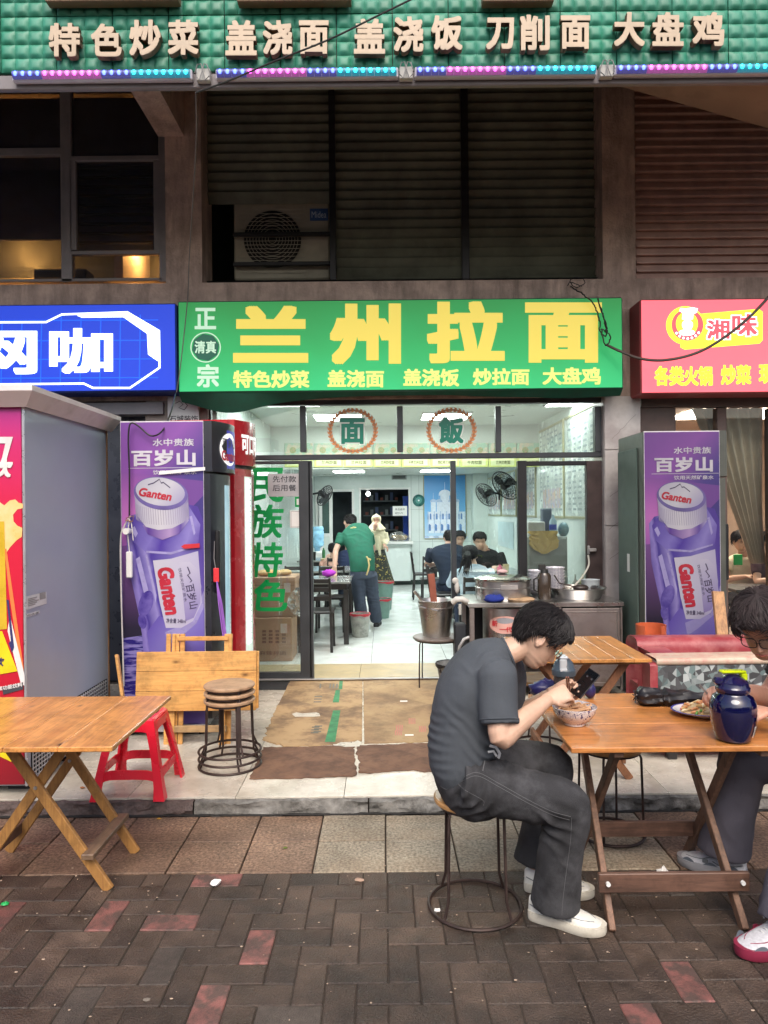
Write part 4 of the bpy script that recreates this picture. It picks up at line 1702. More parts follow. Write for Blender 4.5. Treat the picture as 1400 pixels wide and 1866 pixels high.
# window latch
m = MB()
a = at(1078, 1002, y=YD - .06)
m.bbox((a.x - .03, YD - .09, a.z - .015), (a.x + .04, YD - .05, a.z + .015), .005)
m.bbox((a.x - .035, YD - .07, a.z - .04), (a.x - .015, YD - .045, a.z + .04), .005)
obj('latch', m, alu_m, sf, world=True)
# lettering on panes
grn = M('vinyl_green', (.0, .3, .07), rough=.35)
grn_d = M('vinyl_deep_green', (.0, .2, .13), rough=.35)
for ch, u0, u1, v0, v1 in (('民', 452, 518, 852, 916), ('族', 452, 517, 919, 981), ('特', 454, 516, 988, 1052), ('色', 460, 524, 1056, 1114)):
 m = MB()
 text(m, ch, px_fn(u0, u1, v0, v1, YD - .004), .022, shear=.1)
 obj('pane_character', m, grn, sf, world=True, smooth=False)
orng = M('wreath_orange', (.6, .22, .07), rough=.45, var=.25, scale=30)
for ch, cu, cv in (('面', 643, 785), ('飯', 823, 784)):
 c = at(cu, cv, y=YD - .004)
 m = MB()
 for k in range(34):
  an = 2 * PI * k / 34 + PI / 2
  for s2 in (-1, 1):
   r_ = .215 + s2 * .012
   ctr = V((c.x + r_ * math.cos(an), YD - .004 - .0003 * (k % 2), c.z + .9 * r_ * math.sin(an)))
   tang = V((-math.sin(an), 0, math.cos(an))) * (1 if math.cos(an) > 0 else -1)
   rad = V((math.cos(an), 0, math.sin(an))) * s2
   d1 = (tang * .8 + rad * .5).normalized() * .024
   d2 = V((-d1.z, 0, d1.x)) * .42
   m.quad(ctr - d1, ctr + d2, ctr + d1, ctr - d2)
 obj('wreath', m, orng, sf, world=True, smooth=False)
 m = MB()
 m.lathe([(.203, 0), (.224, 0)], n=48, X=Matrix.Translation((c.x, YD - .0035, c.z)) @ X90 @ Matrix.Diagonal((1, .9, 1, 1)))
 obj('wreath_band', m, M('wreath_brown', (.4, .17, .08)), sf, world=True, smooth=False)
 m = MB()
 m.lathe([(.235, 0), (.24, 0)], n=48, X=Matrix.Translation((c.x, YD - .0035, c.z)) @ X90 @ Matrix.Diagonal((1, .9, 1, 1)))
 obj('halo_line', m, M('pale_line', (.6, .6, .55)), sf, world=True, smooth=False)
 m = MB()
 text(m, ch, px_fn(cu - 25, cu + 24, cv - 25, cv + 26, YD - .0055), .06)
 obj('character_outline', m, M('vinyl_white', (.7, .75, .7)), sf, world=True, smooth=False)
 m = MB()
 text(m, ch, px_fn(cu - 23, cu + 22, cv - 23, cv + 24, YD - .0075), .035)
 obj('pane_character', m, grn_d, sf, world=True, smooth=False)
# pay first notice and small signs on the left pane
m = MB()
a, b = at(489, 905, y=YD), at(551, 863, y=YD)
m.box((a.x, YD - .0075, a.z), (b.x, YD - .006, b.z))
t = solo('pay_notice', m, M('lilac_paper', (.42, .42, .44)), 'grey paper notice with two lines of characters on the left shop pane', 'notice', smooth=False)
m = MB()
text(m, '先付款', px_fn(497, 540, 867, 879, YD - .0085), .012)
text(m, '后用餐', px_fn(497, 540, 883, 895, YD - .0085), .012)
obj('lettering', m, M('ink', (0, 0, 0)), t, world=True, smooth=False)
m = MB()
a, b = at(538, 924, y=YD), at(552, 905, y=YD)
m.box((a.x, YD - .0075, a.z), (b.x, YD - .005, b.z))
t = solo('green_sticker', m, M('vinyl_green', (0, 0, 0)), 'small square green and white sticker on the left shop pane', 'sticker', smooth=False)
m = MB()
a, b = at(541, 920, y=YD), at(550, 909, y=YD)
m.box((a.x, YD - .009, a.z), (b.x, YD - .0078, b.z))
obj('white_panel', m, white_m, t, world=True, smooth=False)
m = MB()
a, b = at(529, 962, y=YD), at(552, 930, y=YD)
m.bbox((a.x, YD - .0095, a.z), (b.x, YD - .005, b.z), .002)
t = solo('white_plate', m, white_m, 'small white plate with dark border on the left shop pane', 'sticker', smooth=False)
m = MB()
a, b = at(531, 960, y=YD), at(550, 932, y=YD)
ps = [V((a.x, YD - .0115, a.z)), V((b.x, YD - .0115, a.z)), V((b.x, YD - .0115, b.z)), V((a.x, YD - .0115, b.z))]
m.tube(ps, .0018, n=4, closed=True)
obj('border', m, M('ink', (0, 0, 0)), t, world=True)

# ------------------------------------------------------------------ neighbours
side = thing('internet_cafe', 'dark blue grey shopfront under the blue signboard', 'shop', (-4, 6.8, P))
rpart('wall', (-7, 6.75, P), (pierA0, 6.85, 2.7), M('cafe_dark', (.03, .035, .05), rough=.3), side)
rpart('ledge', (-7, 6.55, at(250, 756, y=6.6).z), (at(300, 756, y=6.6).x, 6.74, at(250, 735, y=6.6).z), M('ledge', (.18, .18, .2), rough=.6), side)
t = thing('decorator_sign', 'small white sign with black marks on the pier above the poster fridge', 'sign', at(335, 768, y=6.55))
a, b = at(306, 770, y=6.55), at(362, 722, y=6.55)
rpart('plate', (a.x, 6.55, a.z), (b.x, 6.599, b.z), M('sign_pale_grey', (.42, .44, .45)), t)
m = MB()
text(m, '石城装饰', px_fn(309, 361, 757, 769, 6.548), .02)
c = at(330, 741, y=6.548)
m.tube([c + V((-.05, 0, .03)), c + V((-.01, 0, .05)), c + V((.02, 0, .02)), c + V((-.02, 0, -.01)), c + V((.03, 0, -.03)), c + V((.06, 0, .01)), c + V((.03, 0, .045))], .004, n=4)
obj('print', m, M('ink', (0, 0, 0)), t, world=True, smooth=False)

rr = thing('hotpot_restaurant_room', 'warm beige room of the restaurant at the right behind glass', 'room', (4, 9, P))
wm = M('warm_wall', (.55, .42, .33), rough=.7, var=.06)
rpart('back_wall', (2.5, 11.5, P), (7, 11.6, 2.9), wm, rr)
rpart('side_wall', (2.45, 6.9, P), (2.5, 11.5, 2.9), wm, rr)
rpart('side_wall', (7, 6.8, P), (7.1, 11.5, 2.9), wm, rr)
rpart('room_ceiling', (2.5, 6.82, 2.8), (7, 11.5, 2.9), wm, rr)
rpart('room_floor', (2.5, 6.75, P - .05), (7, 11.5, P), M('warm_floor', (.3, .22, .18), rough=.4), rr)
t = thing('added_restaurant_light', 'added warm light panel on the ceiling of the right restaurant', 'ceiling light', (4.4, 8.8, 2.8))  # unseen panel added to brighten this room with warm light
rpart('diffuser', (3.6, 8.2, 2.78), (5.2, 9.0, 2.799), emis('warm_panel', (1.0, .82, .7), 30), t)
YR = 6.70
rf_ = thing('hotpot_restaurant', 'brown framed glass front of the right restaurant', 'shop', (4, YR, P))
bfm = M('brown_front', (.1, .065, .055), rough=.5, var=.2)
frame_bars(rf_, [(1166, 718, 1930, 744), (1166, 744, 1228, 1300), (1308, 744, 1320, 1300), (1402, 744, 1412, 1300), (1640, 744, 1660, 1300), (1895, 744, 1930, 1300)], YR, .09, bfm)
for (u0, u1) in ((1228, 1308), (1320, 1402), (1412, 1640), (1660, 1895)):
 pane(rf_, u0, 744, u1, 1290, YR, glass_m)
m = MB()


def cur(u, v):
 p0 = at(1326 + 4 * u * 12, 760, y=YR + .15)
 w = .35 * (1 - v) ** 1.2 + .09
 x = 3.42 + .28 * v + (u - .5) * w * 1.6 - .1
 return V((x, YR + .17 + .03 * math.sin(u * 40), 2.62 - 1.5 * v))


m.grid(cur, 70, 14)
solo('curtain', m, M('curtain_beige', (.7, .58, .47), rough=.8, var=.1), 'beige gathered curtain tied back inside the right restaurant window', 'curtain')
for k, (u, v) in enumerate(((1365, 910), (1378, 905))):
 c = at(u, v, y=11.45)
 m = MB()
 m.bbox((c.x - .12, 11.44, c.z - .3), (c.x + .12, 11.499, c.z + .3), .01)
 solo('wall_frame', m, M('pale_print', (.5, .45, .42), c2=(.4, .25, .25)), 'pale framed print on the far wall of the right restaurant' + (', the left one' if k == 0 else ', the right one'), 'picture')
 break

# ------------------------------------------------------------------ drinks fridges
def pg(parent, name, mat, polys, f, k):
 """printed flat shapes on a panel: polys in panel units"""
 m = MB()
 for i, q in enumerate(polys):
  m.poly([f(u, v, k + i * .2) for u, v in q])
 return obj(name, m, mat, parent, world=True, smooth=False)


def ell(cu, cv, ru, rv, rot=0, n=36, a0=0, a1=360):
 c, s = math.cos(R(rot)), math.sin(R(rot))
 out = []
 for i in range(n + (a1 - a0 != 360)):
  an = R(a0 + (a1 - a0) * i / n)
  x, y = ru * math.cos(an), rv * math.sin(an)
  out.append((cu + x * c - y * s, cv + x * s + y * c))
 return out


def bottle_print(parent, x0, x1, zt, y, H, pre, tone=1.0):
 """panel print; u across 0..1, v down in widths"""
 w = x1 - x0
 off = wloc(parent)

 def f(u, v, k):
  return V((x0 + w * u, y - .0008 - .0006 * k, zt - w * v))

 def o(u, v):
  return tuple(V((x0 + w * u, y, zt - w * v)) - off)
 T = lambda c: mul(c, tone)
 bgm = grad(pre + '_purple_ground', o(.05, 0), o(1.0, .9), [(0, T((.2, .07, .35))), (.4, T((.3, .1, .45))), (.75, T((.09, .06, .3))), (1, T((.07, .05, .26)))], wob=.3, wscale=2)
 m = MB()
 m.quad(f(.0, 0, 0), f(1, 0, 0), f(1, H, 0), f(0, H, 0))
 obj('print_ground', m, bgm, parent, world=True, smooth=False)
 glow = grad(pre + '_pink_glow', o(.1, 1.15), o(.75, 1.15), [(0, T((.62, .2, .6))), (.5, T((.42, .13, .5))), (1, T((.2, .08, .36)))], radial=True)
 pg(parent, 'pink_glow', glow, [[(.005, .6), (.995, .72), (.995, .9), (.8, 1.1), (.3, 1.6), (.005, 1.5)]], f, 1)
 pg(parent, 'dark_ground', grad(pre + '_dark', o(0, 1.5), o(0, 2.5), [(0, T((.2, .08, .3))), (1, T((.02, .015, .04)))]), [[(.005, 1.5), (.5, 1.45), (.6, 2.7), (.005, 2.7)]], f, 1.4)
 # water at the foot
 wtr = M(pre + '_water', T((.03, .02, .22)), rough=.3, scale=6, c2=T((.28, .24, .6)), stretch=(1, 1, 7), thr=(.46, .56))
 pg(parent, 'water_print', wtr, [[(.005, 2.62), (.995, 2.5), (.995, H - .005), (.005, H - .005)]], f, 1.6)
 T0 = T
 T = lambda c: T0((c[0] * .62, c[1] * .56, c[2] * .86))
 body = grad(pre + '_bottle', o(.06, 1.9), o(1.0, 1.75), [(0, T((.1, .06, .33))), (.12, T((.5, .44, .78))), (.17, T((.1, .06, .38))), (.3, T((.55, .52, .8))), (.36, T((.14, .09, .45))), (.7, T((.38, .35, .66))), (1, T((.16, .1, .42)))], wob=.1, wscale=9)
 pg(parent, 'bottle_print', body, [[(.05, 1.22), (.12, 1.13), (.3, 1.08), (.8, 1.0), (.93, 1.03), (.995, 1.2), (.995, H - .02), (.3, H - .02), (.24, 2.6), (.2, 2.32), (.08, 1.75)]], f, 2)
 pg(parent, 'bottle_shoulder', grad(pre + '_shoulder', o(.1, 1.2), o(.95, 1.55), [(0, T((.14, .08, .45))), (.35, T((.4, .36, .72))), (.5, T((.15, .09, .48))), (.8, T((.5, .47, .78))), (1, T((.17, .1, .45)))], wob=.15, wscale=11), [[(.09, 1.25), (.2, 1.1), (.82, 1.02), (.96, 1.25), (.93, 1.5), (.62, 1.6), (.3, 1.58), (.14, 1.45)]], f, 3)
 hi = M(pre + '_highlight', T((.72, .72, .88)), rough=.3)
 pg(parent, 'bottle_glint', hi, [[(.17, 1.66), (.22, 1.63), (.36, 2.2), (.3, 2.22)], [(.29, 1.62), (.31, 1.6), (.42, 2.1), (.41, 2.2)], [(.3, 1.56), (.6, 1.58), (.9, 1.5), (.9, 1.52), (.6, 1.61), (.3, 1.585)], [(.12, 1.3), (.16, 1.26), (.2, 1.35), (.17, 1.4)], [(.83, 1.15), (.86, 1.14), (.9, 1.35), (.88, 1.38)]], f, 4)
 pg(parent, 'bottle_lobe', M(pre + '_lobe', T((.09, .05, .36)), scale=9, c2=T((.34, .28, .66))), [ell(.29, 2.2, .085, .16, 18), ell(.245, 2.42, .05, .09, -10)], f, 4.4)
 pg(parent, 'bottle_base', grad(pre + '_base', o(.3, 2.4), o(1, 2.8), [(0, T((.2, .13, .55))), (.5, T((.42, .4, .72))), (1, T((.26, .2, .6)))]), [[(.3, 2.55), (.45, 2.35), (.75, 2.5), (.995, 2.1), (.995, H - .02), (.42, H - .02)]], f, 4.8)
 pg(parent, 'bottle_band', M(pre + '_band', T((.62, .62, .8)), rough=.3, var=.1), [[(.52, 2.55), (.75, 2.46), (.93, 2.22), (.995, 2.05), (.995, 2.25), (.9, 2.45), (.7, 2.62), (.55, 2.72)]], f, 5.4)
 T = T0
 lab = grad(pre + '_label', o(.35, 1.8), o(1, 1.9), [(0, T((.68, .67, .78))), (.55, T((.6, .58, .75))), (1, T((.5, .47, .7)))])
 pg(parent, 'bottle_label', lab, [[(.38, 1.68), (.6, 1.66), (.93, 1.57), (.96, 2.0), (.97, 2.2), (.86, 2.42), (.72, 2.5), (.53, 2.5), (.46, 2.2)]], f, 6)
 pg(parent, 'label_disc', grad(pre + '_disc', o(.7, 1.75), o(1, 2.3), [(0, T((.62, .6, .76))), (1, T((.3, .25, .55)))]), [[(.7, 1.7), (.83, 1.7), (.93, 1.8), (.965, 2.0), (.95, 2.2), (.87, 2.38), (.77, 2.42)]], f, 6.6)
 # cap
 pg(parent, 'neck_print', grad(pre + '_neck', o(.2, 1.3), o(.85, 1.3), [(0, T((.5, .4, .7))), (.2, T((.12, .05, .35))), (.6, T((.5, .35, .65))), (.8, T((.14, .08, .4))), (1, T((.6, .55, .8)))]), [[(.26, 1.25), (.8, 1.1), (.82, 1.2), (.7, 1.36), (.5, 1.43), (.32, 1.36)]], f, 7)
 cs = grad(pre + '_cap_side', o(.16, 1.15), o(.84, 1.05), [(0, T((.3, .26, .48))), (.18, T((.6, .59, .7))), (.45, T((.72, .71, .78))), (.75, T((.55, .53, .68))), (1, T((.24, .2, .45)))])
 pg(parent, 'cap_side', cs, [[(.16, .88), (.3, .85), (.815, .88), (.825, 1.12), (.76, 1.22), (.62, 1.29), (.45, 1.31), (.3, 1.27), (.2, 1.14)]], f, 8)
 m = MB()
 for i in range(30):
  a = PI * (.06 + .88 * i / 29)
  u_ = .49 - .325 * math.cos(a)
  v_ = .96 + .09 * math.sin(a)
  m.quad(f(u_, v_, 9), f(u_ + .006, v_, 9), f(u_ + .006 + .012, v_ + .2, 9), f(u_ + .012, v_ + .2, 9))
 obj('cap_ribs', m, M(pre + '_rib', T((.38, .35, .5))), parent, world=True, smooth=False)
 pg(parent, 'cap_rim', M(pre + '_rim', T((.17, .13, .4)), var=.2), [ell(.485, .865, .33, .2, 8)], f, 9.6)
 pg(parent, 'cap_top', grad(pre + '_cap_top', o(.3, .7), o(.7, 1.05), [(0, T((.55, .55, .65))), (.5, T((.66, .66, .74))), (1, T((.4, .37, .6)))]), [ell(.48, .845, .3, .17, 8)], f, 10.2)
 # lettering
 red = M(pre + '_logo_red', T((.6, .03, .06)), rough=.35)
 wh = M(pre + '_white', T((.74, .72, .8)), rough=.4)
 inkp = M(pre + '_ink', T((.08, .06, .14)))

 def tx(s, cu, cv, w_, h_, rot, mat, k, bold=.03, shear=0, name='lettering'):
  m = MB()
  c, s_ = math.cos(R(rot)), math.sin(R(rot))

  def g(u, v, _):
   a, b = (u - .5) * w_, (v - .5) * h_
   return f(cu + a * c + b * s_, cv - b * c + a * s_, k)
  text(m, s, g, bold, shear=shear)
  obj(name, m, mat, parent, world=True, smooth=False)
 tx('水中贵族', .64, .247, .5, .09, 0, wh, 3, .016)
 tx('百岁山', .52, .435, .78, .2, 0, wh, 3, .035)
 tx('饮用天然矿泉水', .655, .61, .53, .055, 0, wh, 3, .014)
 m = MB()
 m.quad(f(.09, .555, 3), f(.99, .553, 3), f(.99, .559, 3), f(.09, .561, 3))
 obj('rule', m, wh, parent, world=True, smooth=False)
 tx('Ganten', .42, .875, .4, .105, 10, red, 11, .03, .15)
 m = MB()
 pk = [(.33, .76), (.4, .74), (.47, .695), (.49, .74), (.52, .735), (.6, .8)]
 for (a, b) in zip(pk[:-1], pk[1:]):
  m.quad(f(a[0], a[1] - .008, 11), f(b[0], b[1] - .008, 11), f(b[0], b[1] + .008, 11), f(a[0], a[1] + .008, 11))
 pk = [(.8, 1.76), (.83, 1.84), (.8, 1.86), (.85, 1.93), (.83, 1.95)]
 for (a, b) in zip(pk[:-1], pk[1:]):
  m.quad(f(a[0] - .008, a[1], 8), f(b[0] - .008, b[1], 8), f(b[0] + .008, b[1], 8), f(a[0] + .008, a[1], 8))
 obj('peak_mark', m, inkp, parent, world=True, smooth=False)
 tx('Ganten', .575, 2.05, .58, .2, 80, red, 8, .045, .15)
 tx('百岁山', .85, 2.12, .3, .11, 80, inkp, 8, .02)
 tx('饮用天然矿泉水', .74, 1.98, .42, .04, 80, inkp, 8.4, .01)
 tx('净含量 348ml', .655, 2.415, .24, .06, 2, inkp, 8, .014)


def fridge(label, x0, x1, ztop, y, rot, pre, tone, body_m, header_m, group):
 w = x1 - x0
 t = thing('drinks_fridge', label, 'fridge', (x0, y, P), group=group)
 H = (ztop - P - .03) / w
 d = .6
 off = V((x0, y, P))
 h = ztop - P
 m = MB()
 m.bbox((0.0, .004, .05), (w, d, h), .008)
 obj('cabinet', m, body_m, t)
 m = MB()
 m.bbox((.005, -.003, .03), (w - .005, .0035, h), .001)
 obj('side_panel', m, M(pre + '_panel_edge', (.6, .58, .62), rough=.3), t, smooth=False)
 bottle_print(t, x0 + .008, x1 - .008, ztop - .008, y - .003, H, pre, tone)
 # feet
 for fx in (.05, w - .05):
  for fy in (.05, d - .05):
   m = MB()
   m.cyl((fx, fy, 0), (fx, fy, .05), .02)
   obj('foot', m, black_metal, t)
 # front: bowed header and door facing +x

 def bow(z0, z1, bx, mat, name, y0=.0, y1=d, n=12, inset=0):
  m = MB()
  rows = []
  for z in (z0, z1):
   rows.append([V((w + .002 + inset + bx * math.sin(PI * (.12 + .76 * i / n)), y0 + (y1 - y0) * i / n, z)) for i in range(n + 1)] + [V((w - .02, y1, z)), V((w - .02, y0, z))])
  m.rings(rows, True)
  return obj(name, m, mat, t)
 bow(h - .36, h, .14, body_m, 'header')
 bow(h - .33, h - .05, .141, header_m, 'header_light', .03, d - .03, inset=.003)
 bow(.12, h - .375, .1, body_m, 'door')
 bow(.42, h - .45, .101, M('fridge_glass_glow_blue', (.32, .5, .58), rough=.1, emit=(.4, .65, .75), est=.35, coat=.5), 'door_glass', .075, d - .1, inset=.003)  # opaque pane; its own glow stands in for the lit interior
 m = MB()
 m.bbox((w + .055, .05, 1.0), (w + .09, .09, 1.45), .008)
 obj('handle', m, black_metal, t)
 return t, h


blackb = M('fridge_black', (.018, .02, .03), rough=.35, coat=.3)
ql = at(218, 768, y=5.05)
qr = at(372, 768, y=5.05)
tf, hf = fridge('left poster fridge, purple bottle print on its side and black bowed front', ql.x, qr.x, ql.z, 5.05, 0, 'pA', .74, blackb, M('fridge_header_blue', (.05, .05, .3), rough=.2, emit=(.1, .1, .5), est=.3), 'poster fridges')
w_ = qr.x - ql.x
# oval badge on the header front (faces right)
m = MB()
yc_, zc_ = .2, hf - .19
X_ = lambda a, b, k: V((w_ + .002 + .14 * math.sin(PI * (.12 + .76 * (yc_ + a) / .6)) + .006 + .001 * k, yc_ + a, zc_ + b))
m.poly([X_(.13 * math.cos(q * PI / 16), .12 * math.sin(q * PI / 16), 0) for q in range(32)])
obj('oval_badge', m, M('badge_white', (.75, .75, .75), emit=(1, 1, 1), est=.4), tf)
m = MB()
text(m, '百岁山', lambda u, v, w: X_(-.1 + .2 * u, .01 + .07 * v, 2), .02)
obj('lettering', m, M('ink', (0, 0, 0)), tf, smooth=False)
m = MB()
text(m, 'Ganten', lambda u, v, w: X_(-.11 + .22 * u, -.085 + .075 * v, 2), .03)
obj('lettering', m, M('pA_logo_red', (0, 0, 0)), tf, smooth=False)
# tape strip, red arrow strip, keys with purple cord
m = MB()
a, b = at(290, 862, y=5.03), at(374, 854, y=5.03)
m.quad(V((a.x, 5.03, a.z - .012)), V((b.x, 5.03, b.z - .012)), V((b.x, 5.03, b.z + .012)), V((a.x, 5.03, a.z + .012)))
obj('white_tape', m, white_m, tf, world=True, smooth=False)
m = MB()
m.poly([at(u, v, y=5.03) for u, v in ((330, 996), (336, 992), (364, 990), (364, 998), (336, 1000))][::-1])
obj('red_tape', m, M('red_tape', (.5, .02, .03)), tf, world=True, smooth=False)
kx = at(393, 1048, y=5.03)
m = MB()
m.bbox((kx.x - .015, kx.y - .005, kx.z - .05), (kx.x + .025, kx.y + .005, kx.z + .05), .004)
tk = solo('key_tag', m, M('red_tag', (.65, .04, .05), rough=.3), 'small red tag hanging from the black fridge door with a purple cord', 'tag')
m = MB()
m.tube([V((kx.x, kx.y, kx.z + .05)), V((kx.x - .01, kx.y, kx.z + .12)), V((kx.x - .005, kx.y, kx.z + .24))], .003, n=5)
obj('chain', m, alu_m, tk, world=True)
m = MB()
for s2 in (0, .012, .022):
 m.tube([V((kx.x + .01, kx.y - .004, kx.z - .045)), V((kx.x + .02 + s2, kx.y, kx.z - .2)), V((kx.x + .05 + s2, kx.y, kx.z - .44))], .005, n=5)
obj('cord', m, M('purple_cord', (.3, .12, .5)), tk, world=True)
# wires on the left fridge
wirew = M('white_wire', (.6, .58, .55), rough=.5)
cable('extension_wire', 'black wire looping over the top of the left poster fridge and down its print', [at(320, 718, y=6.0), at(312, 750, y=5.3), at(296, 785, y=5.02), at(275, 794, y=5.01), at(252, 776, y=5.01), at(238, 772, y=5.0), at(234, 800, y=5.0), at(236, 860, y=5.0), at(236, 945, y=5.0)], .006)
cable('white_wire', 'white wire hanging down the left edge of the poster fridge', [at(238, 940, y=4.99), at(226, 960, y=4.99), at(220, 985, y=4.99), at(221, 1080, y=4.99), at(224, 1180, y=5.0), at(226, 1250, y=5.0)], .005, wirew)
m = MB()
a, b = at(231, 1053, y=4.98), at(241, 1005, y=4.98)
m.bbox((a.x, 4.965, a.z), (b.x, 4.995, b.z), .006)
ts = solo('power_strip', m, white_m, 'white power strip hanging on the left poster fridge print', 'power strip')
m = MB()
m.tube([at(236, 1005, y=4.98), at(233, 975, y=4.98), at(236, 945, y=4.98), at(240, 955, y=4.98), at(243, 985, y=4.985)], .004, n=6)
obj('wire', m, wirew, ts, world=True)
m = MB()
m.tube([at(228, 948, y=4.97), at(242, 950, y=4.97), at(244, 940, y=4.97), at(230, 944, y=4.97), at(238, 952, y=4.97)], .004, n=5)
obj('knot', m, M('brown_string', (.25, .12, .08)), ts, world=True)
m = MB()
p = at(232, 968, y=4.99)
m.cyl(p + V((0, -.03, 0)), p + V((0, .03, 0)), .022)
obj('plug', m, white_m, ts, world=True)

# red cola fridge
redf = M('fridge_red', (.42, .012, .022), rough=.25, coat=.5, var=.1)
t = thing('cola_fridge', 'narrow red fridge with lit white strips beside the left glass pane', 'fridge', (-1.72, 5.72, P), rz=R(-4))
h = at(450, 770, y=5.9).z - P
m = MB()
m.bbox((0, 0, .05), (.5, .6, h), .01)
obj('cabinet', m, redf, t)


def bow2(z0, z1, bx, mat, name, y0=.0, y1=.6, n=12, inset=0, par=None):
 m = MB()
 rows = []
 for z in (z0, z1):
  rows.append([V((.502 + inset + bx * math.sin(PI * (.1 + .8 * i / n)), y0 + (y1 - y0) * i / n, z)) for i in range(n + 1)] + [V((.48, y1, z)), V((.48, y0, z))])
 m.rings(rows, True)
 return obj(name, m, mat, par or t)


bow2(h - .36, h, .11, redf, 'header')
bow2(h - .385, h - .362, .06, black_metal, 'gap')
bow2(.1, h - .39, .09, redf, 'door')
bow2(.42, h - .45, .092, M('fridge_glass_glow', (.4, .45, .42), rough=.08, emit=(.6, .75, .65), est=.5, coat=.5), 'door_glass', .06, .46, inset=.003)  # opaque pane, lit interior put in as emission
m = MB()
for q, ys in enumerate((.2,)):
 for k in range(30):
  z = .5 + k * (h - 1.0) / 29
  xx = .505 + .09 * math.sin(PI * (.1 + .8 * ys / .6)) + .006
  m.bbox((xx - .006, ys - .03, z), (xx + .006, ys + .03, z + .03), .002)
obj('led_strip', m, emis('fridge_led', (.9, 1, .92), 1.8), t)
m = MB()
text(m, '可口可乐', lambda u, v, w: V((.502 + .11 * math.sin(PI * (.1 + .8 * (.08 + .44 * u) / .6)) + .003, .08 + .44 * u, h - .27 + .17 * v)), .04)
obj('lettering', m, M('badge_white', (0, 0, 0)), t, smooth=False)
m = MB()
m.bbox((.5, .03, .3), (.53, .09, h - .5), .01)
obj('handle', m, M('grey_plastic', (.4, .4, .4)), t)

# right poster fridge
q0, q1 = at(1172, 786, y=5.65), at(1312, 786, y=5.65)
t2, h2 = fridge('right poster fridge, same purple bottle print, behind the red sofa', q0.x, q1.x, q0.z, 5.65, 0, 'pB', .45, M('fridge_brown_black', (.07, .075, .065), rough=.4), M('fridge_header_dark', (.08, .04, .05), rough=.3), 'poster fridges')  # same print as the left one, its dimmer look put into the tone
m = MB()
a = at(1128, 805, y=6.15)
m.bbox((-.012, .12, .05), (-.002, .58, h2 - .12), .003)
obj('back_housing', m, M('green_grey_panel', (.09, .13, .11), rough=.5, dirt=(.08, .1, .09)), t2)
m = MB()
m.bbox((-.0135, .3, 1.05), (-.0125, .36, 1.2), .0003)
obj('white_sticker', m, white_m, t2, smooth=False)
m = MB()
p0, p1 = at(1308, 1078, y=5.4), at(1330, 1200, y=5.1)
m.bar(p0, p1 - V((0, 0, .4)), .03, .085)
solo('leaning_plank', m, wood('plank_brown', (.45, .24, .1), (.2, .1, .05), 2), 'worn brown plank leaning against the right poster fridge', 'plank')

# ------------------------------------------------------------------ big red drinks machine at the far left
XV = at(46, 1100, y=4.0).x
zt = at(20, 740, y=4.0).z
vm_ = thing('vending_machine', 'tall red fronted drinks machine with grey side and beige awning at the left edge', 'vending machine', (XV, 4.0, P))
W0 = -1.5
hh = zt - P


def vp(name, lo, hi, mat, smooth=False, r=.004):
 m = MB()
 m.bbox(lo, hi, r)
 return obj(name, m, mat, vm_, smooth=smooth)


vp('cabinet', (W0, .012, .05), (-.001, 1.2, hh), M('machine_grey', (.4, .45, .54), rough=.42, metal=.15, var=.05, scale=1.5, bump=.03, bscale=300))
vp('corner_trim', (-.012, .0, .05), (.004, .011, hh), M('trim_silver', (.55, .55, .58), rough=.3, metal=.6))
vp('rear_trim', (.0, 1.185, .05), (.008, 1.205, hh), M('trim_copper', (.35, .2, .1), rough=.4, metal=.5))
o_ = lambda z: (0, 0, z)
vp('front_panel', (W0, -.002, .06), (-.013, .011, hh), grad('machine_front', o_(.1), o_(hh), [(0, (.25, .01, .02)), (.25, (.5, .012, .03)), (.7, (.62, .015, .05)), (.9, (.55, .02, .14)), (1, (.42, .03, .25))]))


def vf(u, v, k=1):
 """photo pixel on the machine front"""
 p = at(u, v, y=3.998 - .0007 * k)
 return p


def vprint(name, pts, mat, k):
 m = MB()
 m.poly([vf(u, v, k) for u, v in pts][::-1])
 return obj(name, m, mat, vm_, world=True, smooth=False)


juice = M('juice_print', (.8, .5, .14), rough=.3, scale=7, c2=(.85, .62, .32), detail=7)
vprint('juice_splash', [(-60, 918), (0, 915), (8, 921), (18, 912), (28, 910), (34, 916), (42, 918), (42, 926), (32, 928), (24, 938), (25, 950), (32, 958), (41, 962), (40, 978), (30, 985), (18, 998), (10, 1010), (2, 1030), (-60, 1060)], juice, 2)
vprint('gold_block', [(-60, 950), (8, 950), (13, 1146), (-60, 1154)], M('gold_print', (.6, .4, .03), rough=.3, var=.1), 4)
vprint('orange_ray', [(8, 1000), (18, 1090), (43, 1250), (43, 1215), (12, 1000)], M('orange_print', (.85, .2, .05)), 3)
vprint('white_ray', [(18, 1120), (45, 1230), (45, 1250), (38, 1245), (14, 1150)], M('print_white', (.72, .68, .66)), 4.4)
vprint('yellow_can', [(-60, 1155), (4, 1150), (32, 1223), (-60, 1240)], M('can_yellow', (.8, .6, .02), rough=.3), 5)
vprint('yellow_base', [(-60, 1330), (0, 1356), (40, 1380), (20, 1388), (-60, 1350)], M('can_yellow', (0, 0, 0)), 3)
vprint('can_outline', [(12, 1093), (16, 1093), (26, 1180), (22, 1190), (16, 1172), (20, 1168), (13, 1100)], M('print_navy', (.03, .03, .12)), 6)
pwht = M('print_white', (0, 0, 0))
m = MB()
m.poly([vf(u, v, 6) for u, v in ((10, 796), (24, 796), (12, 838), (3, 850), (-2, 850), (4, 834), (10, 808), (-30, 808), (-30, 796))][::-1])
obj('lettering', m, pwht, vm_, world=True, smooth=False)


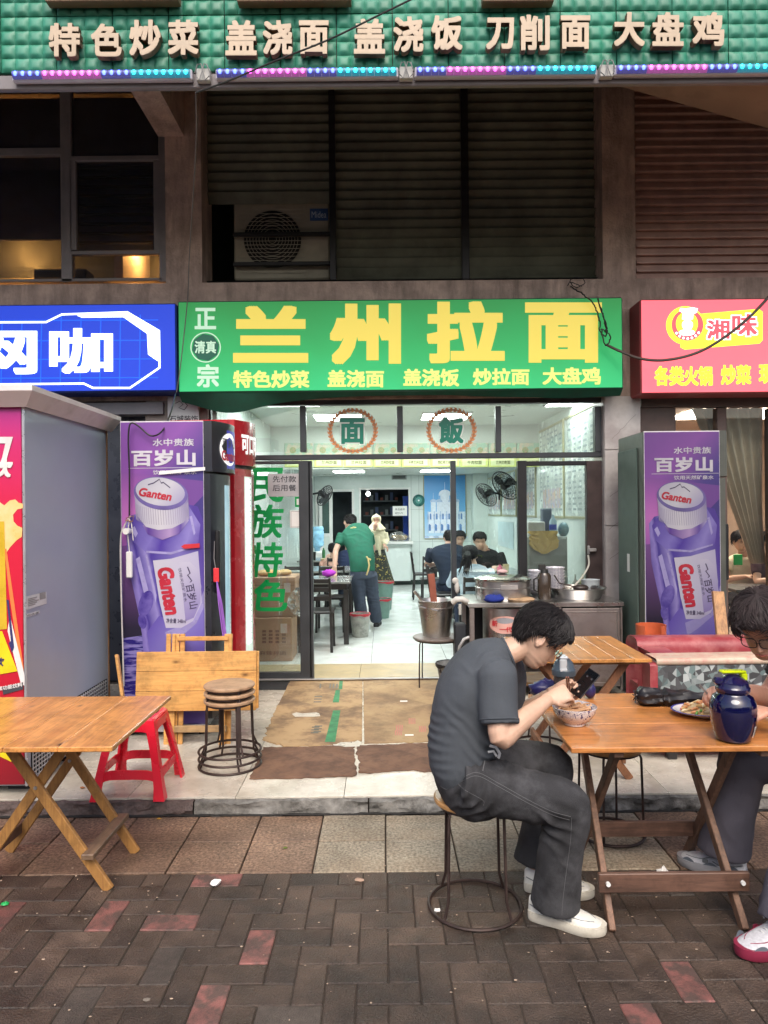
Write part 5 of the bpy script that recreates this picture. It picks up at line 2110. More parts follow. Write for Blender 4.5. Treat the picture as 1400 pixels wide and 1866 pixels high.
def vtx(s, u0, u1, v0, v1, mat, k, bold=.03, shear=.2):
 m = MB()
 f = lambda u, v, w: vf(u0 + (u1 - u0) * u, v1 + (v0 - v1) * v, k)
 text(m, s, f, bold, shear=shear)
 obj('lettering', m, mat, vm_, world=True, smooth=False)


vtx('喝特饮', -92, 24, 837, 870, pwht, 6, .05)
vprint('black_pill', [(4, 1252), (42, 1243), (43, 1256), (6, 1266)], M('ink', (0, 0, 0)), 6)
m = MB()
text(m, '维生素功能饮料', lambda u, v, w: vf(-22 + 63 * u, 1263 - 12 * u - 8 * v, 8), .02)
obj('lettering', m, pwht, vm_, world=True, smooth=False)
vtx('饮', -8, 8, 1198, 1214, M('print_navy', (0, 0, 0)), 7, .03, .2)
for k in range(3):
 m = MB()
 m.box((-.02, .1 + k * .45, 0), (-.06 - .1, .16 + k * .45, .05))
 obj('foot', m, black_metal, vm_, smooth=False)
m = MB()
for i in range(32):
 y = .06 + i * 1.1 / 32
 m.box((.002, y, .07), (.007, y + .007, .38))
for i in range(13):
 z = .08 + i * .024
 m.box((.0075, .05, z), (.011, 1.16, z + .006))
obj('side_grille', m, M('grille_white', (.5, .52, .55), rough=.4, metal=.3), vm_, smooth=False)
vp('grille_recess', (.0, .05, .07), (.0016, 1.16, .385), dark_m, r=.0003)
# awning lip around the top
aw = M('awning_beige', (.72, .66, .65), rough=.6, var=.06, dirt=(.35, .3, .28))
m = MB()
prof = [(0, 0), (.03, -.01), (.1, .07), (.1, .1), (0, .12)]


def ap(q, k):
 dx, dz = prof[k]
 if q == 0:
  return V((W0, -.0 - dx, hh + dz))
 if q == 1:
  return V((dx, -dx, hh + dz))
 return V((dx, 1.22, hh + dz))


for k in range(len(prof) - 1):
 for q in (0, 1):
  m.quad(ap(q, k), ap(q + 1, k), ap(q + 1, k + 1), ap(q, k + 1))
m.quad(ap(0, 0), V((W0, 1.22, hh)), V((0, 1.22, hh)), ap(1, 0))
m.quad(V((W0, 0, hh + .12)), V((0, 0, hh + .12)), V((0, 1.22, hh + .12)), V((W0, 1.22, hh + .12)))
m.poly([ap(2, k) for k in range(5)])
obj('awning', m, aw, vm_, smooth=False)
# stickers on the grey side
for (u0, v0, u1, v1, nm) in ((48, 1078, 86, 1112, 0), (48, 1112, 73, 1126, 1)):
 a = at(u0, v1, x=XV + .006)
 b = at(u1, v0, x=XV + .006)
 m = MB()
 m.quad(V((XV + .003, a.y, a.z)), V((XV + .003, b.y, a.z + .005)), V((XV + .003, b.y, b.z)), V((XV + .003, a.y, b.z)))
 obj('sticker', m, M('sticker_white', (.62, .64, .66)), vm_, world=True, smooth=False)
m = MB()
a = at(50, 1124, x=XV + .006)
b = at(72, 1114, x=XV + .006)
text(m, '可优保', lambda u, v, w: V((XV + .0045 , a.y + (b.y - a.y) * u, a.z + (b.z - a.z) * v)), .01)
obj('lettering', m, M('ink', (0, 0, 0)), vm_, world=True, smooth=False)
m = MB()
a = at(52, 1105, x=XV + .006)
b = at(84, 1082, x=XV + .006)
for i in range(5):
 z = a.z + (b.z - a.z) * i / 5
 m.quad(V((XV + .0045, a.y, z)), V((XV + .0045, a.y + (b.y - a.y) * (.4 + .1 * (i % 3)), z)), V((XV + .0045, a.y + (b.y - a.y) * (.4 + .1 * (i % 3)), z + .006)), V((XV + .0045, a.y, z + .006)))
m.quad(V((XV + .0045, a.y + (b.y - a.y) * .65, a.z + .02)), V((XV + .0045, b.y, a.z + .02)), V((XV + .0045, b.y, a.z + .06)), V((XV + .0045, a.y + (b.y - a.y) * .65, a.z + .06)))
obj('sticker_print', m, M('print_grey', (.3, .3, .3)), vm_, world=True, smooth=False)

# ------------------------------------------------------------------ wooden folding tables
wt = wood('table_orange', (.66, .27, .075), (.33, .105, .028), 0, rough=.3, coat=.25)
wty = wood('table_orange_y', (.66, .3, .085), (.34, .12, .032), 1, rough=.3, coat=.25)
wleg = wood('leg_ochre', (.42, .21, .06), (.22, .1, .03), 2, rough=.55, knots=False)
wdark = wood('leg_dark', (.21, .115, .072), (.075, .042, .03), 2, rough=.6, knots=False)
wfold = wood('folded_pine', (.7, .38, .12), (.5, .22, .06), 0, rough=.35, coat=.2)


def table(label, x0, x1, y0, y1, zt, zf, planks, along, mat, legm, frames, group='wooden folding tables', tilt=0):
 """frames: ('x' crossing in the x-z plane, [y...]) or ('y', [x...])"""
 cx, cy_ = (x0 + x1) / 2, (y0 + y1) / 2
 t = thing('folding_table', label, 'table', (cx, cy_, zf), group=group)
 th = .022
 zt = zt - zf
 W2, D2 = (x1 - x0) / 2, (y1 - y0) / 2
 if along == 'x':
  e = [-D2]
  for p_ in planks:
   e.append(e[-1] + p_ * 2 * D2)
  for a, b in zip(e[:-1], e[1:]):
   m = MB()
   m.bbox((-W2 + random.uniform(0, .004), a + .0004, zt - th), (W2 - random.uniform(0, .004), b - .0004, zt + random.uniform(-.0012, 0)), .003)
   obj('plank', m, mat, t, smooth=False)
  for xx in (-W2 + .2, W2 - .2):
   m = MB()
   m.bbox((xx - .02, -D2 + .03, zt - th - .03), (xx + .02, D2 - .03, zt - th - .001), .003)
   obj('batten', m, legm, t, smooth=False)
 else:
  e = [-W2]
  for p_ in planks:
   e.append(e[-1] + p_ * 2 * W2)
  for a, b in zip(e[:-1], e[1:]):
   m = MB()
   m.bbox((a + .0004, -D2 + random.uniform(0, .004), zt - th), (b - .0004, D2 - random.uniform(0, .004), zt + random.uniform(-.0012, 0)), .003)
   obj('plank', m, mat, t, smooth=False)
  for yy in (-D2 + .12, D2 - .12):
   m = MB()
   m.bbox((-W2 + .03, yy - .02, zt - th - .03), (W2 - .03, yy + .02, zt - th - .001), .003)
   obj('batten', m, legm, t, smooth=False)
 zl_ = zt - th - .012
 return t, zl_


# left table: boards run away from the viewer; legs cross left to right
t, zl_ = table('wooden folding table at the left edge beside the red plastic stool', -1.98, -1.10, 2.86, 3.66, .72, 0, [.24, .26, .25, .25], 'y', wty, wleg, None)
c = t.location


def legbar(t, p0, p1, mat, w=.045, th=.022, side=V((0, 1, 0)), name='leg'):
 m = MB()
 m.bar(V(p0) - V(t.location), V(p1) - V(t.location), w, th, side)
 return obj(name, m, mat, t, smooth=False)


for yy, s2 in ((3.14, 0), (3.48, 1)):
 legbar(t, (-1.70 + .03 * s2, yy, .69), (-1.225, yy, .0), wleg, .022, .045)
 legbar(t, (-1.38 + .0 * s2, yy + .026, .69), (-1.86, yy + .026, .0), wleg, .022, .045)
 m = MB()
 q = V((-1.54, yy - .012, .455)) - V(t.location)
 m.cyl(q + V((0, -.004, 0)), q + V((0, .002, 0)), .008, n=10)
 obj('bolt', m, alu_m, t)
legbar(t, (-1.30, 3.09, .165), (-1.30, 3.52, .165), wood('bar_grey_brown', (.2, .13, .08), (.1, .06, .04), 1, knots=False), .025, .055, V((0, 0, 1)), 'crossbar')
legbar(t, (-1.80, 3.10, .12), (-1.80, 3.53, .12), wdark, .05, .025, V((0, 0, 1)), 'crossbar')

# main table: boards run left to right; legs cross front to back
t, zl_ = table('wooden folding table the man in grey eats at, holding bowl and blue jug', .72, 1.70, 2.79, 3.62, .72, 0, [.38, .30, .32], 'x', wt, wdark, None)
for xx, dx in ((.875, .05), (1.395, 0)):
 legbar(t, (xx + dx, 3.44, .695), (xx, 2.79, 0), wdark, .026, .045, V((1, 0, 0)))
 legbar(t, (xx + .03 + dx, 2.92, .695), (xx + .03, 3.40, 0), wdark, .026, .045, V((1, 0, 0)))
legbar(t, (.84, 2.845, .165), (1.44, 2.845, .165), wood('bar_dark_x', (.15, .08, .056), (.055, .032, .024), 0, knots=False), .075, .022, V((0, 0, 1)), 'crossbar')
legbar(t, (.88, 3.30, .175), (1.46, 3.30, .175), wood('bar_dark_x', (0, 0, 0), (0, 0, 0), 0), .07, .022, V((0, 0, 1)), 'crossbar')
for xx in (.875, 1.41):
 m = MB()
 q = V((xx, 2.828, .165)) - V(t.location)
 m.cyl(q + V((0, -.004, 0)), q + V((0, .006, 0)), .009, n=10)
 obj('bolt', m, white_m, t)

# middle table behind the man: ends toward the street
t, zl_ = table('wooden slatted folding table in front of the steel cooking cabinet', .80, 1.52, 4.06, 4.82, .80, P, [1 / 7] * 7, 'y', wty, wleg, None)
wm2 = wood('leg_red_brown', (.3, .13, .06), (.15, .06, .03), 2, rough=.6, knots=False)
for yy in (4.16, 4.66):
 legbar(t, (.92, yy, .77), (1.42, yy, P), wm2, .022, .045)
 legbar(t, (1.42, yy + .026, .77), (.92, yy + .026, P), wm2, .022, .045)
legbar(t, (1.38, 4.14, .2), (1.38, 4.70, .2), wm2, .05, .022, V((0, 0, 1)), 'crossbar')
legbar(t, (.96, 4.14, .2), (.96, 4.70, .2), wm2, .05, .022, V((0, 0, 1)), 'crossbar')

# folded tables leaning on the left fridge
tx_ = thing('folded_table', 'pair of folded pine tables leaning upright against the left poster fridge', 'table', (-1.27, 4.84, P), group=None)
tx_.rotation_euler = (R(-7), 0, 0)
a, b = at(243, 1300, y=4.8), at(467, 1190, y=4.8)
L_ = wloc(tx_)


def fb(name, lo, hi, mat, dy=0):
 m = MB()
 m.bbox((lo[0] - L_.x, lo[1] - L_.y, lo[2] - L_.z), (hi[0] - L_.x, hi[1] - L_.y, hi[2] - L_.z), .003)
 return obj(name, m, mat, tx_, smooth=False)


nb = 3
for k in range(nb):
 z0 = a.z + (b.z - a.z) * k / nb
 fb('plank', (a.x, 4.80, z0 + .0008), (b.x - .012, 4.822, z0 + (b.z - a.z) / nb - .0008), wfold)
fb('second_top', (a.x + .02, 4.83, a.z + .01), (b.x, 4.852, b.z - .004), wfold)
for u in (300, 311, 316, 326, 408, 414):
 p = at(u, 1157, y=4.86)
 fb('leg', (p.x - .016, 4.86, P), (p.x + .016, 4.882, p.z), wfold)
p, q = at(318, 1160, y=4.87), at(412, 1160, y=4.87)
fb('crossbar', (p.x, 4.845, p.z - .035), (q.x, 4.859, p.z - .005), wfold)
p, q = at(312, 1333, y=4.84), at(412, 1333, y=4.84)
fb('crossbar', (p.x, 4.835, p.z - .01), (q.x, 4.857, p.z + .035), wood('worn_bar', (.5, .33, .16), (.3, .18, .09), 0))
p = at(404, 1340, y=4.84)
fb('leg', (p.x - .02, 4.83, P), (p.x + .02, 4.855, p.z + .18), wfold)
p = at(312, 1333, y=4.84)
fb('leg', (p.x - .02, 4.83, P), (p.x + .02, 4.855, p.z + .18), wfold)
m = MB()
m.bar(at(213, 1193, y=4.95), at(232, 1330, y=4.75), .03, .02)
solo('wooden_stick', m, wfold, 'pale wooden stick leaning between the grey machine and the poster fridge', 'stick')

# ------------------------------------------------------------------ stools
iron = M('rusty_iron', (.045, .028, .024), rough=.5, metal=.4, var=.3, scale=20)
seat_w = wood('seat_ply', (.5, .27, .1), (.32, .16, .06), 0, rough=.4, coat=.2)


def stool(label, x, y, z, rs=.165, rr=.2, h=.46, nlegs=4, a0=.4, group='round stools on ring bases', seatm=None, ring=True):
 t = thing('round_stool', label, 'stool', (x, y, z), group=group)
 m = MB()
 m.lathe([(.001, h - .022), (rs - .006, h - .022), (rs, h - .016), (rs, h - .005), (rs - .006, h), (.001, h)], n=40)
 obj('seat', m, seatm or seat_w, t)
 m = MB()
 m.tube([V(((rs - .02) * math.cos(q * PI / 16), (rs - .02) * math.sin(q * PI / 16), h - .03)) for q in range(32)], .006, n=6, closed=True)
 obj('seat_ring', m, iron, t)
 for k in range(nlegs):
  an = a0 + 2 * PI * k / nlegs
  d = V((math.cos(an), math.sin(an), 0))
  rt = rs - .012
  pts = [d * (rt * .5) + V((0, 0, h - .03)), d * (rt - .01) + V((0, 0, h - .032)), d * rt + V((0, 0, h - .055)), d * (rt + .008) + V((0, 0, .08)), d * (rr - .004) + V((0, 0, .012))]
  m = MB()
  m.tube(pts, .0065, n=7)
  obj('leg', m, iron, t)
 if ring:
  m = MB()
  m.tube([V((rr * math.cos(q * PI / 20), rr * math.sin(q * PI / 20), .008)) for q in range(40)], .0075, n=7, closed=True)
  obj('base_ring', m, iron, t)
 return t


stool('round stool with wire ring base that the man in grey sits on', .365, 2.985, 0, rs=.168, rr=.192, h=.462, a0=.75)
stool('round stool under the far side of the eating table', 1.14, 3.64, 0, rs=.165, rr=.165, a0=-.5)
stool('round stool beside the slatted table behind the man', 1.02, 4.75, P, rs=.17, rr=.19, a0=.2)
for k, w in enumerate(('bottom of the stack of three', 'middle of the stack of three', 'top of the stack of three')):
 stool('round ply stool by the folded tables, ' + w, -.975, 4.45, P + .045 * k, rs=.157, rr=.19, h=.42, a0=.5 + .07 * k, group='stack of three stools', seatm=wood('seat_pale', (.5, .33, .2), (.36, .2, .11), 0, rough=.5))

# red plastic stool
t = thing('plastic_stool', 'red plastic stool standing at the terrace edge behind the left table', 'stool', (-1.42, 4.10, P))
rp = M('red_plastic', (.72, .012, .035), rough=.28, var=.04, coat=.3)
hs = .43
Tt, Tb = .125, .205
bm = MB()
bm.bbox((-Tt, -Tt, hs - .03), (Tt, Tt, hs), .012)
obj('seat', bm, rp, t)
for (sx, sy) in ((-1, -1), (1, -1), (1, 1), (-1, 1)):
 m = MB()
 top, bot = V((sx * Tt, sy * Tt, hs - .012)), V((sx * Tb, sy * Tb, 0))
 rows = []
 for q in range(7):
  f_ = q / 6
  c_ = top.lerp(bot, f_)
  wq = .055 - .012 * math.sin(f_ * PI)
  if q == 6:
   wq += .006
  th = .012
  poly = [(0, 0), (-sx * wq, 0), (-sx * wq, -sy * th), (-sx * th, -sy * th), (-sx * th, -sy * wq), (0, -sy * wq)]
  pts = [c_ + V((a, b, 0)) for a, b in poly]
  rows.append(pts if sx * sy > 0 else pts[::-1])
 m.rings(rows)
 obj('leg', m, rp, t, angle=25)
for zz, hb in ((.13, .05), (hs - .07, .05)):
 f_ = 1 - zz / hs
 e = Tt + (Tb - Tt) * f_ - .004
 for k in range(4):
  X = Matrix.Rotation(PI / 2 * k, 4, 'Z')
  m = MB()
  n = 12
  rows = []
  for q in range(n + 1):
   u = -1 + 2 * q / n
   lo = zz - (.02 if zz < .2 else .0) + (0 if zz < .2 else -.02 * abs(u) ** 4)
   up = hb * (1 if zz < .2 else 1)
   if zz < .2:
    lo -= .025 * abs(u) ** 6
   rows.append([X @ V((u * (e - .02), -e, lo)), X @ V((u * (e - .02), -e + .008, lo)), X @ V((u * (e - .02), -e + .008 + .004, lo + up)), X @ V((u * (e - .02), -e + .004, lo + up))])
  m.rings(rows)
  obj('rail', m, rp, t)

# ------------------------------------------------------------------ cardboard on the terrace
def ragged(poly, z, label, mat, step=.03, amp=.008, smooth_edges=(), th=.005):
 pts = []
 n = len(poly)
 for i in range(n):
  a, b = poly[i], poly[(i + 1) % n]
  k = max(1, int((b - a).length / step))
  for q in range(k):
   p = a.lerp(b, q / k)
   am = 0.001 if i in smooth_edges else amp
   p = p + V((random.gauss(0, am), random.gauss(0, am), 0))
   pts.append(p)
 m = MB()
 nn = len(pts)
 vs = [V((p.x, p.y, z + th + max(0, noise.noise(p * 4)) * .02)) for p in pts] + [V((p.x, p.y, z)) for p in pts]
 m.add(vs, [tuple(range(nn))] + [(i, i + nn, (i + 1) % nn + nn, (i + 1) % nn) for i in range(nn)])
 import bmesh
 o = solo('cardboard_sheet', m, mat, label, 'cardboard', smooth=False, group='flattened cardboard on the terrace')
 bm_ = bmesh.new()
 bm_.from_mesh(o.data)
 bmesh.ops.triangulate(bm_, faces=[f for f in bm_.faces if len(f.verts) > 4])
 bmesh.ops.recalc_face_normals(bm_, faces=bm_.faces)
 bm_.to_mesh(o.data)
 bm_.free()
 return o


def gp(u, v, z=P):
 return at(u, v, z=z)


cbu = M('cardboard_dry', (.4, .27, .14), rough=.9, scale=2.5, c2=(.26, .165, .09), thr=(.4, .6), bump=.3, bscale=40, dirt=(.1, .07, .05), dscale=2.5, damt=.8)
cbd = M('cardboard_wet', (.18, .095, .055), rough=.85, scale=4, c2=(.12, .065, .042), bump=.4, bscale=30, dirt=(.06, .035, .025), dscale=8, damt=.5)
s1 = ragged([gp(529, 1242), gp(661, 1238), gp(660, 1352), gp(625, 1352), gp(610, 1358), gp(560, 1360), gp(520, 1362), gp(480, 1350), gp(500, 1300)], P + .001, 'left upper cardboard sheet with green printed band at the shop door', cbu, smooth_edges=(0, 1, 8))
s2_ = ragged([gp(662, 1238), gp(800, 1234), gp(880, 1236), gp(880, 1352), gp(780, 1352), gp(664, 1356)], P + .001, 'right upper cardboard sheet with faint red print before the open door', M('cardboard_tan', (.36, .25, .13), rough=.9, scale=2.5, c2=(.25, .16, .09), bump=.3, bscale=40, dirt=(.12, .08, .05), dscale=3, damt=.8), smooth_edges=(0, 5))
s3 = ragged([gp(480, 1364), gp(640, 1360), gp(646, 1362), gp(650, 1415), gp(560, 1419), gp(455, 1421)], P + .0015, 'dark damp cardboard sheet nearest the kerb at the left', cbd, amp=.005)
s4 = ragged([gp(650, 1360), gp(800, 1354), gp(880, 1354), gp(870, 1400), gp(800, 1408), gp(745, 1405), gp(655, 1410)], P + .0015, 'dark damp cardboard sheet behind the seated man', cbd, amp=.006)
inkg = M('print_green_card', (.05, .2, .09), rough=.9, var=.3, scale=12)
m = MB()
zc = P + .0068
m.quad(gp(592, 1352, zc), gp(608, 1292, zc), gp(621, 1292, zc), gp(611, 1352, zc))
m.quad(gp(604, 1290, zc), gp(612, 1257, zc), gp(620, 1257, zc), gp(617, 1290, zc))
m.quad(gp(617, 1256, zc), gp(619, 1240, zc), gp(625, 1240, zc), gp(624, 1256, zc))
obj('green_band', m, inkg, s1, world=True, smooth=False)
m = MB()
for (u, v) in ((560, 1268), (560, 1322), (555, 1324)):
 for k in range(3):
  m.quad(gp(u + 14 - k, v + k * 5, zc), gp(u + 28 - k, v + k * 5, zc), gp(u + 27 - k, v + 2 + k * 5, zc), gp(u + 13 - k, v + 2 + k * 5, zc))
for u in (582, 600, 606, 612):
 m.quad(gp(u, 1254, zc), gp(u + 3, 1254, zc), gp(u + 4, 1246, zc), gp(u + 1, 1246, zc))
obj('black_print', m, M('card_ink', (.09, .08, .06)), s1, world=True, smooth=False)
hole = M('cream_tile', (0, 0, 0))
m = MB()
m.poly([gp(u, v, zc) for u, v in ((532, 1301), (540, 1298), (552, 1300), (576, 1298), (582, 1300), (584, 1305), (570, 1306), (548, 1306), (538, 1306))][::-1])
obj('torn_hole', m, hole, s1, world=True, smooth=False)
m = MB()
m.poly([gp(u, v, zc) for u, v in ((606, 1355), (620, 1352), (640, 1354), (652, 1349), (659, 1352), (655, 1360), (630, 1361), (612, 1362))][::-1])
obj('torn_edge', m, hole, s1, world=True, smooth=False)
m = MB()
for (u, v, l) in ((733, 1249, 14), (745, 1303, 16), (720, 1330, 10), (764, 1322, 12), (748, 1262, 10), (722, 1320, 12)):
 for k in range(4):
  m.quad(gp(u + k * 3.4, v + l, zc), gp(u + k * 3.4 + 2, v + l, zc), gp(u + k * 3.4 + 2, v + 2, zc), gp(u + k * 3.4, v, zc))
obj('red_print', m, M('card_red', (.4, .12, .08), var=.3), s2_, world=True, smooth=False)
m = MB()
for (u, v) in ((736, 1279), (746, 1341)):
 m.bbox((gp(u, v).x - .03, gp(u, v).y - .012, P + .005), (gp(u, v).x + .03, gp(u, v).y + .012, P + .007), .0008)
obj('white_scrap', m, white_m, s2_, world=True)
# black mat strip by the track
m = MB()
m.quad(gp(470, 1257, P + .003), gp(523, 1257, P + .003), gp(528, 1243, P + .003), gp(472, 1243, P + .003))
m.quad(gp(470, 1257, P + .001), gp(523, 1257, P + .001), gp(523, 1257, P + .003), gp(470, 1257, P + .003))
solo('door_mat', m, M('mat_black', (.03, .03, .032), rough=.8), 'dark strip of mat below the left glass pane', 'mat', smooth=False)


# ------------------------------------------------------------------ litter
def scrap(u, v, z, size, mat, label, cat='litter', seed=0, flat=.4, name='paper_scrap'):
 p = at(u, v, z=z)
 m = MB()
 n = 10
 rr_ = random.Random(seed)
 rows = []
 for j in range(5):
  ph = PI * (j + .15) / 4.6 - PI / 2
  rows.append([V((p.x + size * math.cos(ph) * (1 + rr_.uniform(-.35, .35)) * math.cos(2 * PI * i / n), p.y + size * math.cos(ph) * (1 + rr_.uniform(-.35, .35)) * math.sin(2 * PI * i / n) * .8, z + .002 + size * flat * (1 + math.sin(ph)) * (1 + rr_.uniform(-.3, .3)))) for i in range(n)])
 m.rings(rows)
 return solo(name, m, mat, label, cat, smooth=False)


tiss = M('tissue', (.72, .7, .68), rough=.9, var=.08)
scrap(393, 1614, 0, .024, tiss, 'crumpled white tissue beside a red brick near the middle', seed=1, flat=.5, name='tissue')
scrap(1210, 1600, 0, .03, tiss, 'crumpled white tissue ball on the bricks under the eating table', seed=2, flat=.7, name='tissue')
scrap(797, 1662, 0, .014, tiss, 'small white tissue inside the ring base of the occupied stool', seed=3, name='tissue')
scrap(10, 1650, 0, .016, M('green_cap', (.01, .35, .08), rough=.4), 'small bright green plastic scrap on the bricks at the left edge', seed=4)
leaf = M('dead_leaf', (.4, .16, .06), rough=.7, var=.2)
scrap(150, 1437, P, .014, leaf, 'small brown leaf on the terrace tile behind the left table', 'leaf', 5, .3, 'fallen_leaf')
scrap(290, 1493, 0, .012, M('yellow_leaf', (.55, .3, .04)), 'tiny yellow leaf on the granite by the kerb', 'leaf', 6, .2, 'fallen_leaf')
scrap(765, 1476, .0, .018, tiss, 'white crumb of tissue against the kerb below the cardboard', seed=7, flat=.6, name='tissue')
scrap(775, 1474, .0, .013, tiss, 'smaller white tissue crumb beside another at the kerb', seed=8, flat=.6, name='tissue')
scrap(655, 1605, 0, .02, M('beige_bit', (.4, .27, .2), rough=.9), 'flat beige food scrap on the bricks right of the middle', seed=9, flat=.15)
scrap(520, 1546, 0, .012, M('moss_green', (.12, .16, .03), rough=.9), 'tiny yellow green leaf scrap on the pale granite', seed=10, flat=.2)
scrap(268, 1823, 0, .013, M('grey_disc', (.2, .17, .14)), 'flat grey gum spot on the bricks at the lower left', seed=11, flat=.05)
m = MB()
rr_ = random.Random(12)
for k in range(260):
 x, y = rr_.uniform(-1.9, 1.9), rr_.uniform(2.2, 3.85)
 s3_ = rr_.uniform(.0012, .004)
 m.ball((x, y, .002), (s3_ * rr_.uniform(.7, 2.2), s3_, s3_ * .5), 5, 3)
for k in range(60):
 x, y = rr_.uniform(-1.9, 1.9), rr_.uniform(4.0, 6.0)
 s3_ = rr_.uniform(.0015, .004)
 m.ball((x, y, P + .001), (s3_ * rr_.uniform(.7, 2.2), s3_, s3_ * .4), 5, 3)
solo('ground_crumbs', m, M('crumb', (.42, .32, .24), rough=.9, var=.4, scale=3), 'scattered tiny pale crumbs and grit on the pavement', 'crumbs', kind='stuff')

# ------------------------------------------------------------------ dining furniture inside
tabtop = M('grey_wood_top', (.2, .2, .19), rough=.2, scale=3, c2=(.34, .35, .33), stretch=(1, 5, 1), coat=.4)
blkw = M('black_wood', (.022, .02, .02), rough=.4, var=.3)


def indoor_table(label, x0, x1, y0, y1, h=.75, group='dark indoor dining tables'):
 t = thing('dining_table', label, 'table', ((x0 + x1) / 2, (y0 + y1) / 2, P), group=group)
 w, d = (x1 - x0) / 2, (y1 - y0) / 2
 m = MB()
 m.bbox((-w, -d, h - .03), (w, d, h), .006)
 obj('tabletop', m, tabtop, t, smooth=False)
 m = MB()
 m.bbox((-w + .04, -d + .04, h - .1), (w - .04, d - .04, h - .031), .004)
 obj('apron', m, blkw, t, smooth=False)
 for sx in (-1, 1):
  for sy in (-1, 1):
   m = MB()
   m.bbox((sx * (w - .05) - .03, sy * (d - .05) - .03, 0), (sx * (w - .05) + .03, sy * (d - .05) + .03, h - .1), .004)
   obj('leg', m, blkw, t, smooth=False)
 return t


indoor_table('nearest grey topped dining table that the waiter wipes', -1.5, at(641, 1050, y=8.9).x, 8.45, 9.3)
indoor_table('second grey topped dining table behind the one being wiped', -1.5, at(641, 1035, y=10).x, 10.0, 10.9)
indoor_table('third dining table near the water bottle with trays on it', -1.5, -.55, 12.2, 13.2)
indoor_table('dining table on the right where four customers sit', 1.0, 1.85, 8.7, 10.3)
indoor_table('far right dining table against the back wall', .85, 1.7, 12.6, 13.6)

cush = M('seat_cream', (.6, .56, .45), rough=.5)


def chair(label, x, y, rz, group='black dining chairs', seatm=None):
 t = thing('dining_chair', label, 'chair', (x, y, P), rz=rz, group=group)
 m = MB()
 m.bbox((-.2, -.2, .43), (.2, .2, .46), .01)
 obj('seat', m, seatm or blkw, t)
 for sx in (-1, 1):
  m = MB()
  m.bar((sx * .18, -.18, 0), (sx * .17, -.17, .43), .03, .03)
  obj('leg', m, blkw, t, smooth=False)
  m = MB()
  m.bar((sx * .18, .21, 0), (sx * .17, .18, .44), .03, .03)
  m.bar((sx * .17, .185, .42), (sx * .165, .24, .84), .03, .025)
  obj('leg', m, blkw, t, smooth=False)
 for z in (.58, .68, .78):
  m = MB()
  y_ = .18 + (z - .44) * .14
  m.bbox((-.165, y_ - .01, z), (.165, y_ + .01, z + .05), .004)
  obj('back_slat', m, blkw, t, smooth=False)
 return t


for x, y, rz, w, cm in ((-.78, 8.2, PI, 'nearest the door with a black seat', None), (-1.2, 8.25, PI, 'nearest the left glass with a cream seat', cush), (-.72, 9.5, 0, 'between the first two tables', None), (-1.2, 9.6, 0, 'far side of the first table by the wall', cush),
      (-.75, 11.3, 0, 'behind the second table', None), (.8, 11.9, PI, 'at the far right table, street side', None), (.72, 12.9, PI / 2, 'at the far right table, aisle side', None)):
 chair('black wooden dining chair ' + w, x, y, rz, seatm=cm)
for x, y, rz, w in ((1.05, 8.15, PI, 'under the girl in the pale blue shirt'), (.82, 9.75, PI / 2, 'under the customer in navy at the aisle'), (1.45, 10.75, 0, 'behind the four customers')):
 chair('black wooden dining chair ' + w, x, y, rz)


def bin_(label, x, y, z, r0, r1, h, mat, lip, group=None):
 t = thing('bucket', label, 'bucket', (x, y, z), group=group)
 m = MB()
 m.lathe([(.001, 0), (r0, 0), (r1, h), (r1 - .006, h), (r0 - .006, .01), (.001, .01)], n=28)
 obj('body', m, mat, t)
 m = MB()
 prof = [(r1 - .012, h - .06), (r1 - .003, h + .006), (r1 + .008, h + .006), (r1 + .008, h - .02)]
 rs = []
 for (r, z_) in prof:
  rs.append([V(((r + random.uniform(-.002, .004)) * math.cos(2 * PI * k / 28), (r + random.uniform(-.002, .004)) * math.sin(2 * PI * k / 28), z_ + random.uniform(-.012, .008) * (1 if z_ < h - .01 else .3))) for k in range(28)])
 m.rings(rs, False)
 obj('bag_lip', m, lip, t)
 return t


redbag = M('red_bag', (.5, .04, .06), rough=.4)
grb = M('mottled_bin', (.32, .34, .3), rough=.6, scale=9, c2=(.42, .43, .4), dirt=(.1, .1, .1), dscale=12, damt=.6)
bin_('grey bin with red bag lip on the white floor behind the waiter', at(657, 1159, z=P).x, 9.02, P, .1, .125, .29, grb, redbag)
bin_('greenish bin with red lip at the waiter\'s right foot, lower of a pair', at(697, 1125, y=10.6).x, 10.6, P, .1, .13, .28, M('green_grey_bin', (.16, .28, .24), rough=.4), redbag)
bin_('greenish bin with red lip behind another, in front of the counter', at(702, 1100, y=11.4).x, 11.5, P, .1, .14, .45, M('green_grey_bin', (0, 0, 0)), redbag)
# water dispenser bottle
wx = at(578, 970, y=13.9)
t = thing('water_dispenser', 'clear blue water bottle upside down on a stand by the left wall', 'water dispenser', (wx.x, 13.9, P))
m = MB()
m.bbox((-.14, -.14, 0), (.14, .14, .82), .02)
obj('stand', m, white_m, t)
m = MB()
m.lathe([(.001, .82), (.05, .82), (.06, .88), (.13, .93), (.135, 1.0), (.125, 1.03), (.135, 1.06), (.135, 1.2), (.125, 1.22), (.135, 1.25), (.12, 1.3), (.001, 1.3)], n=24)
obj('bottle', m, M('water_blue', (.25, .5, .7), rough=.1, coat=.5, var=.2, scale=12), t)
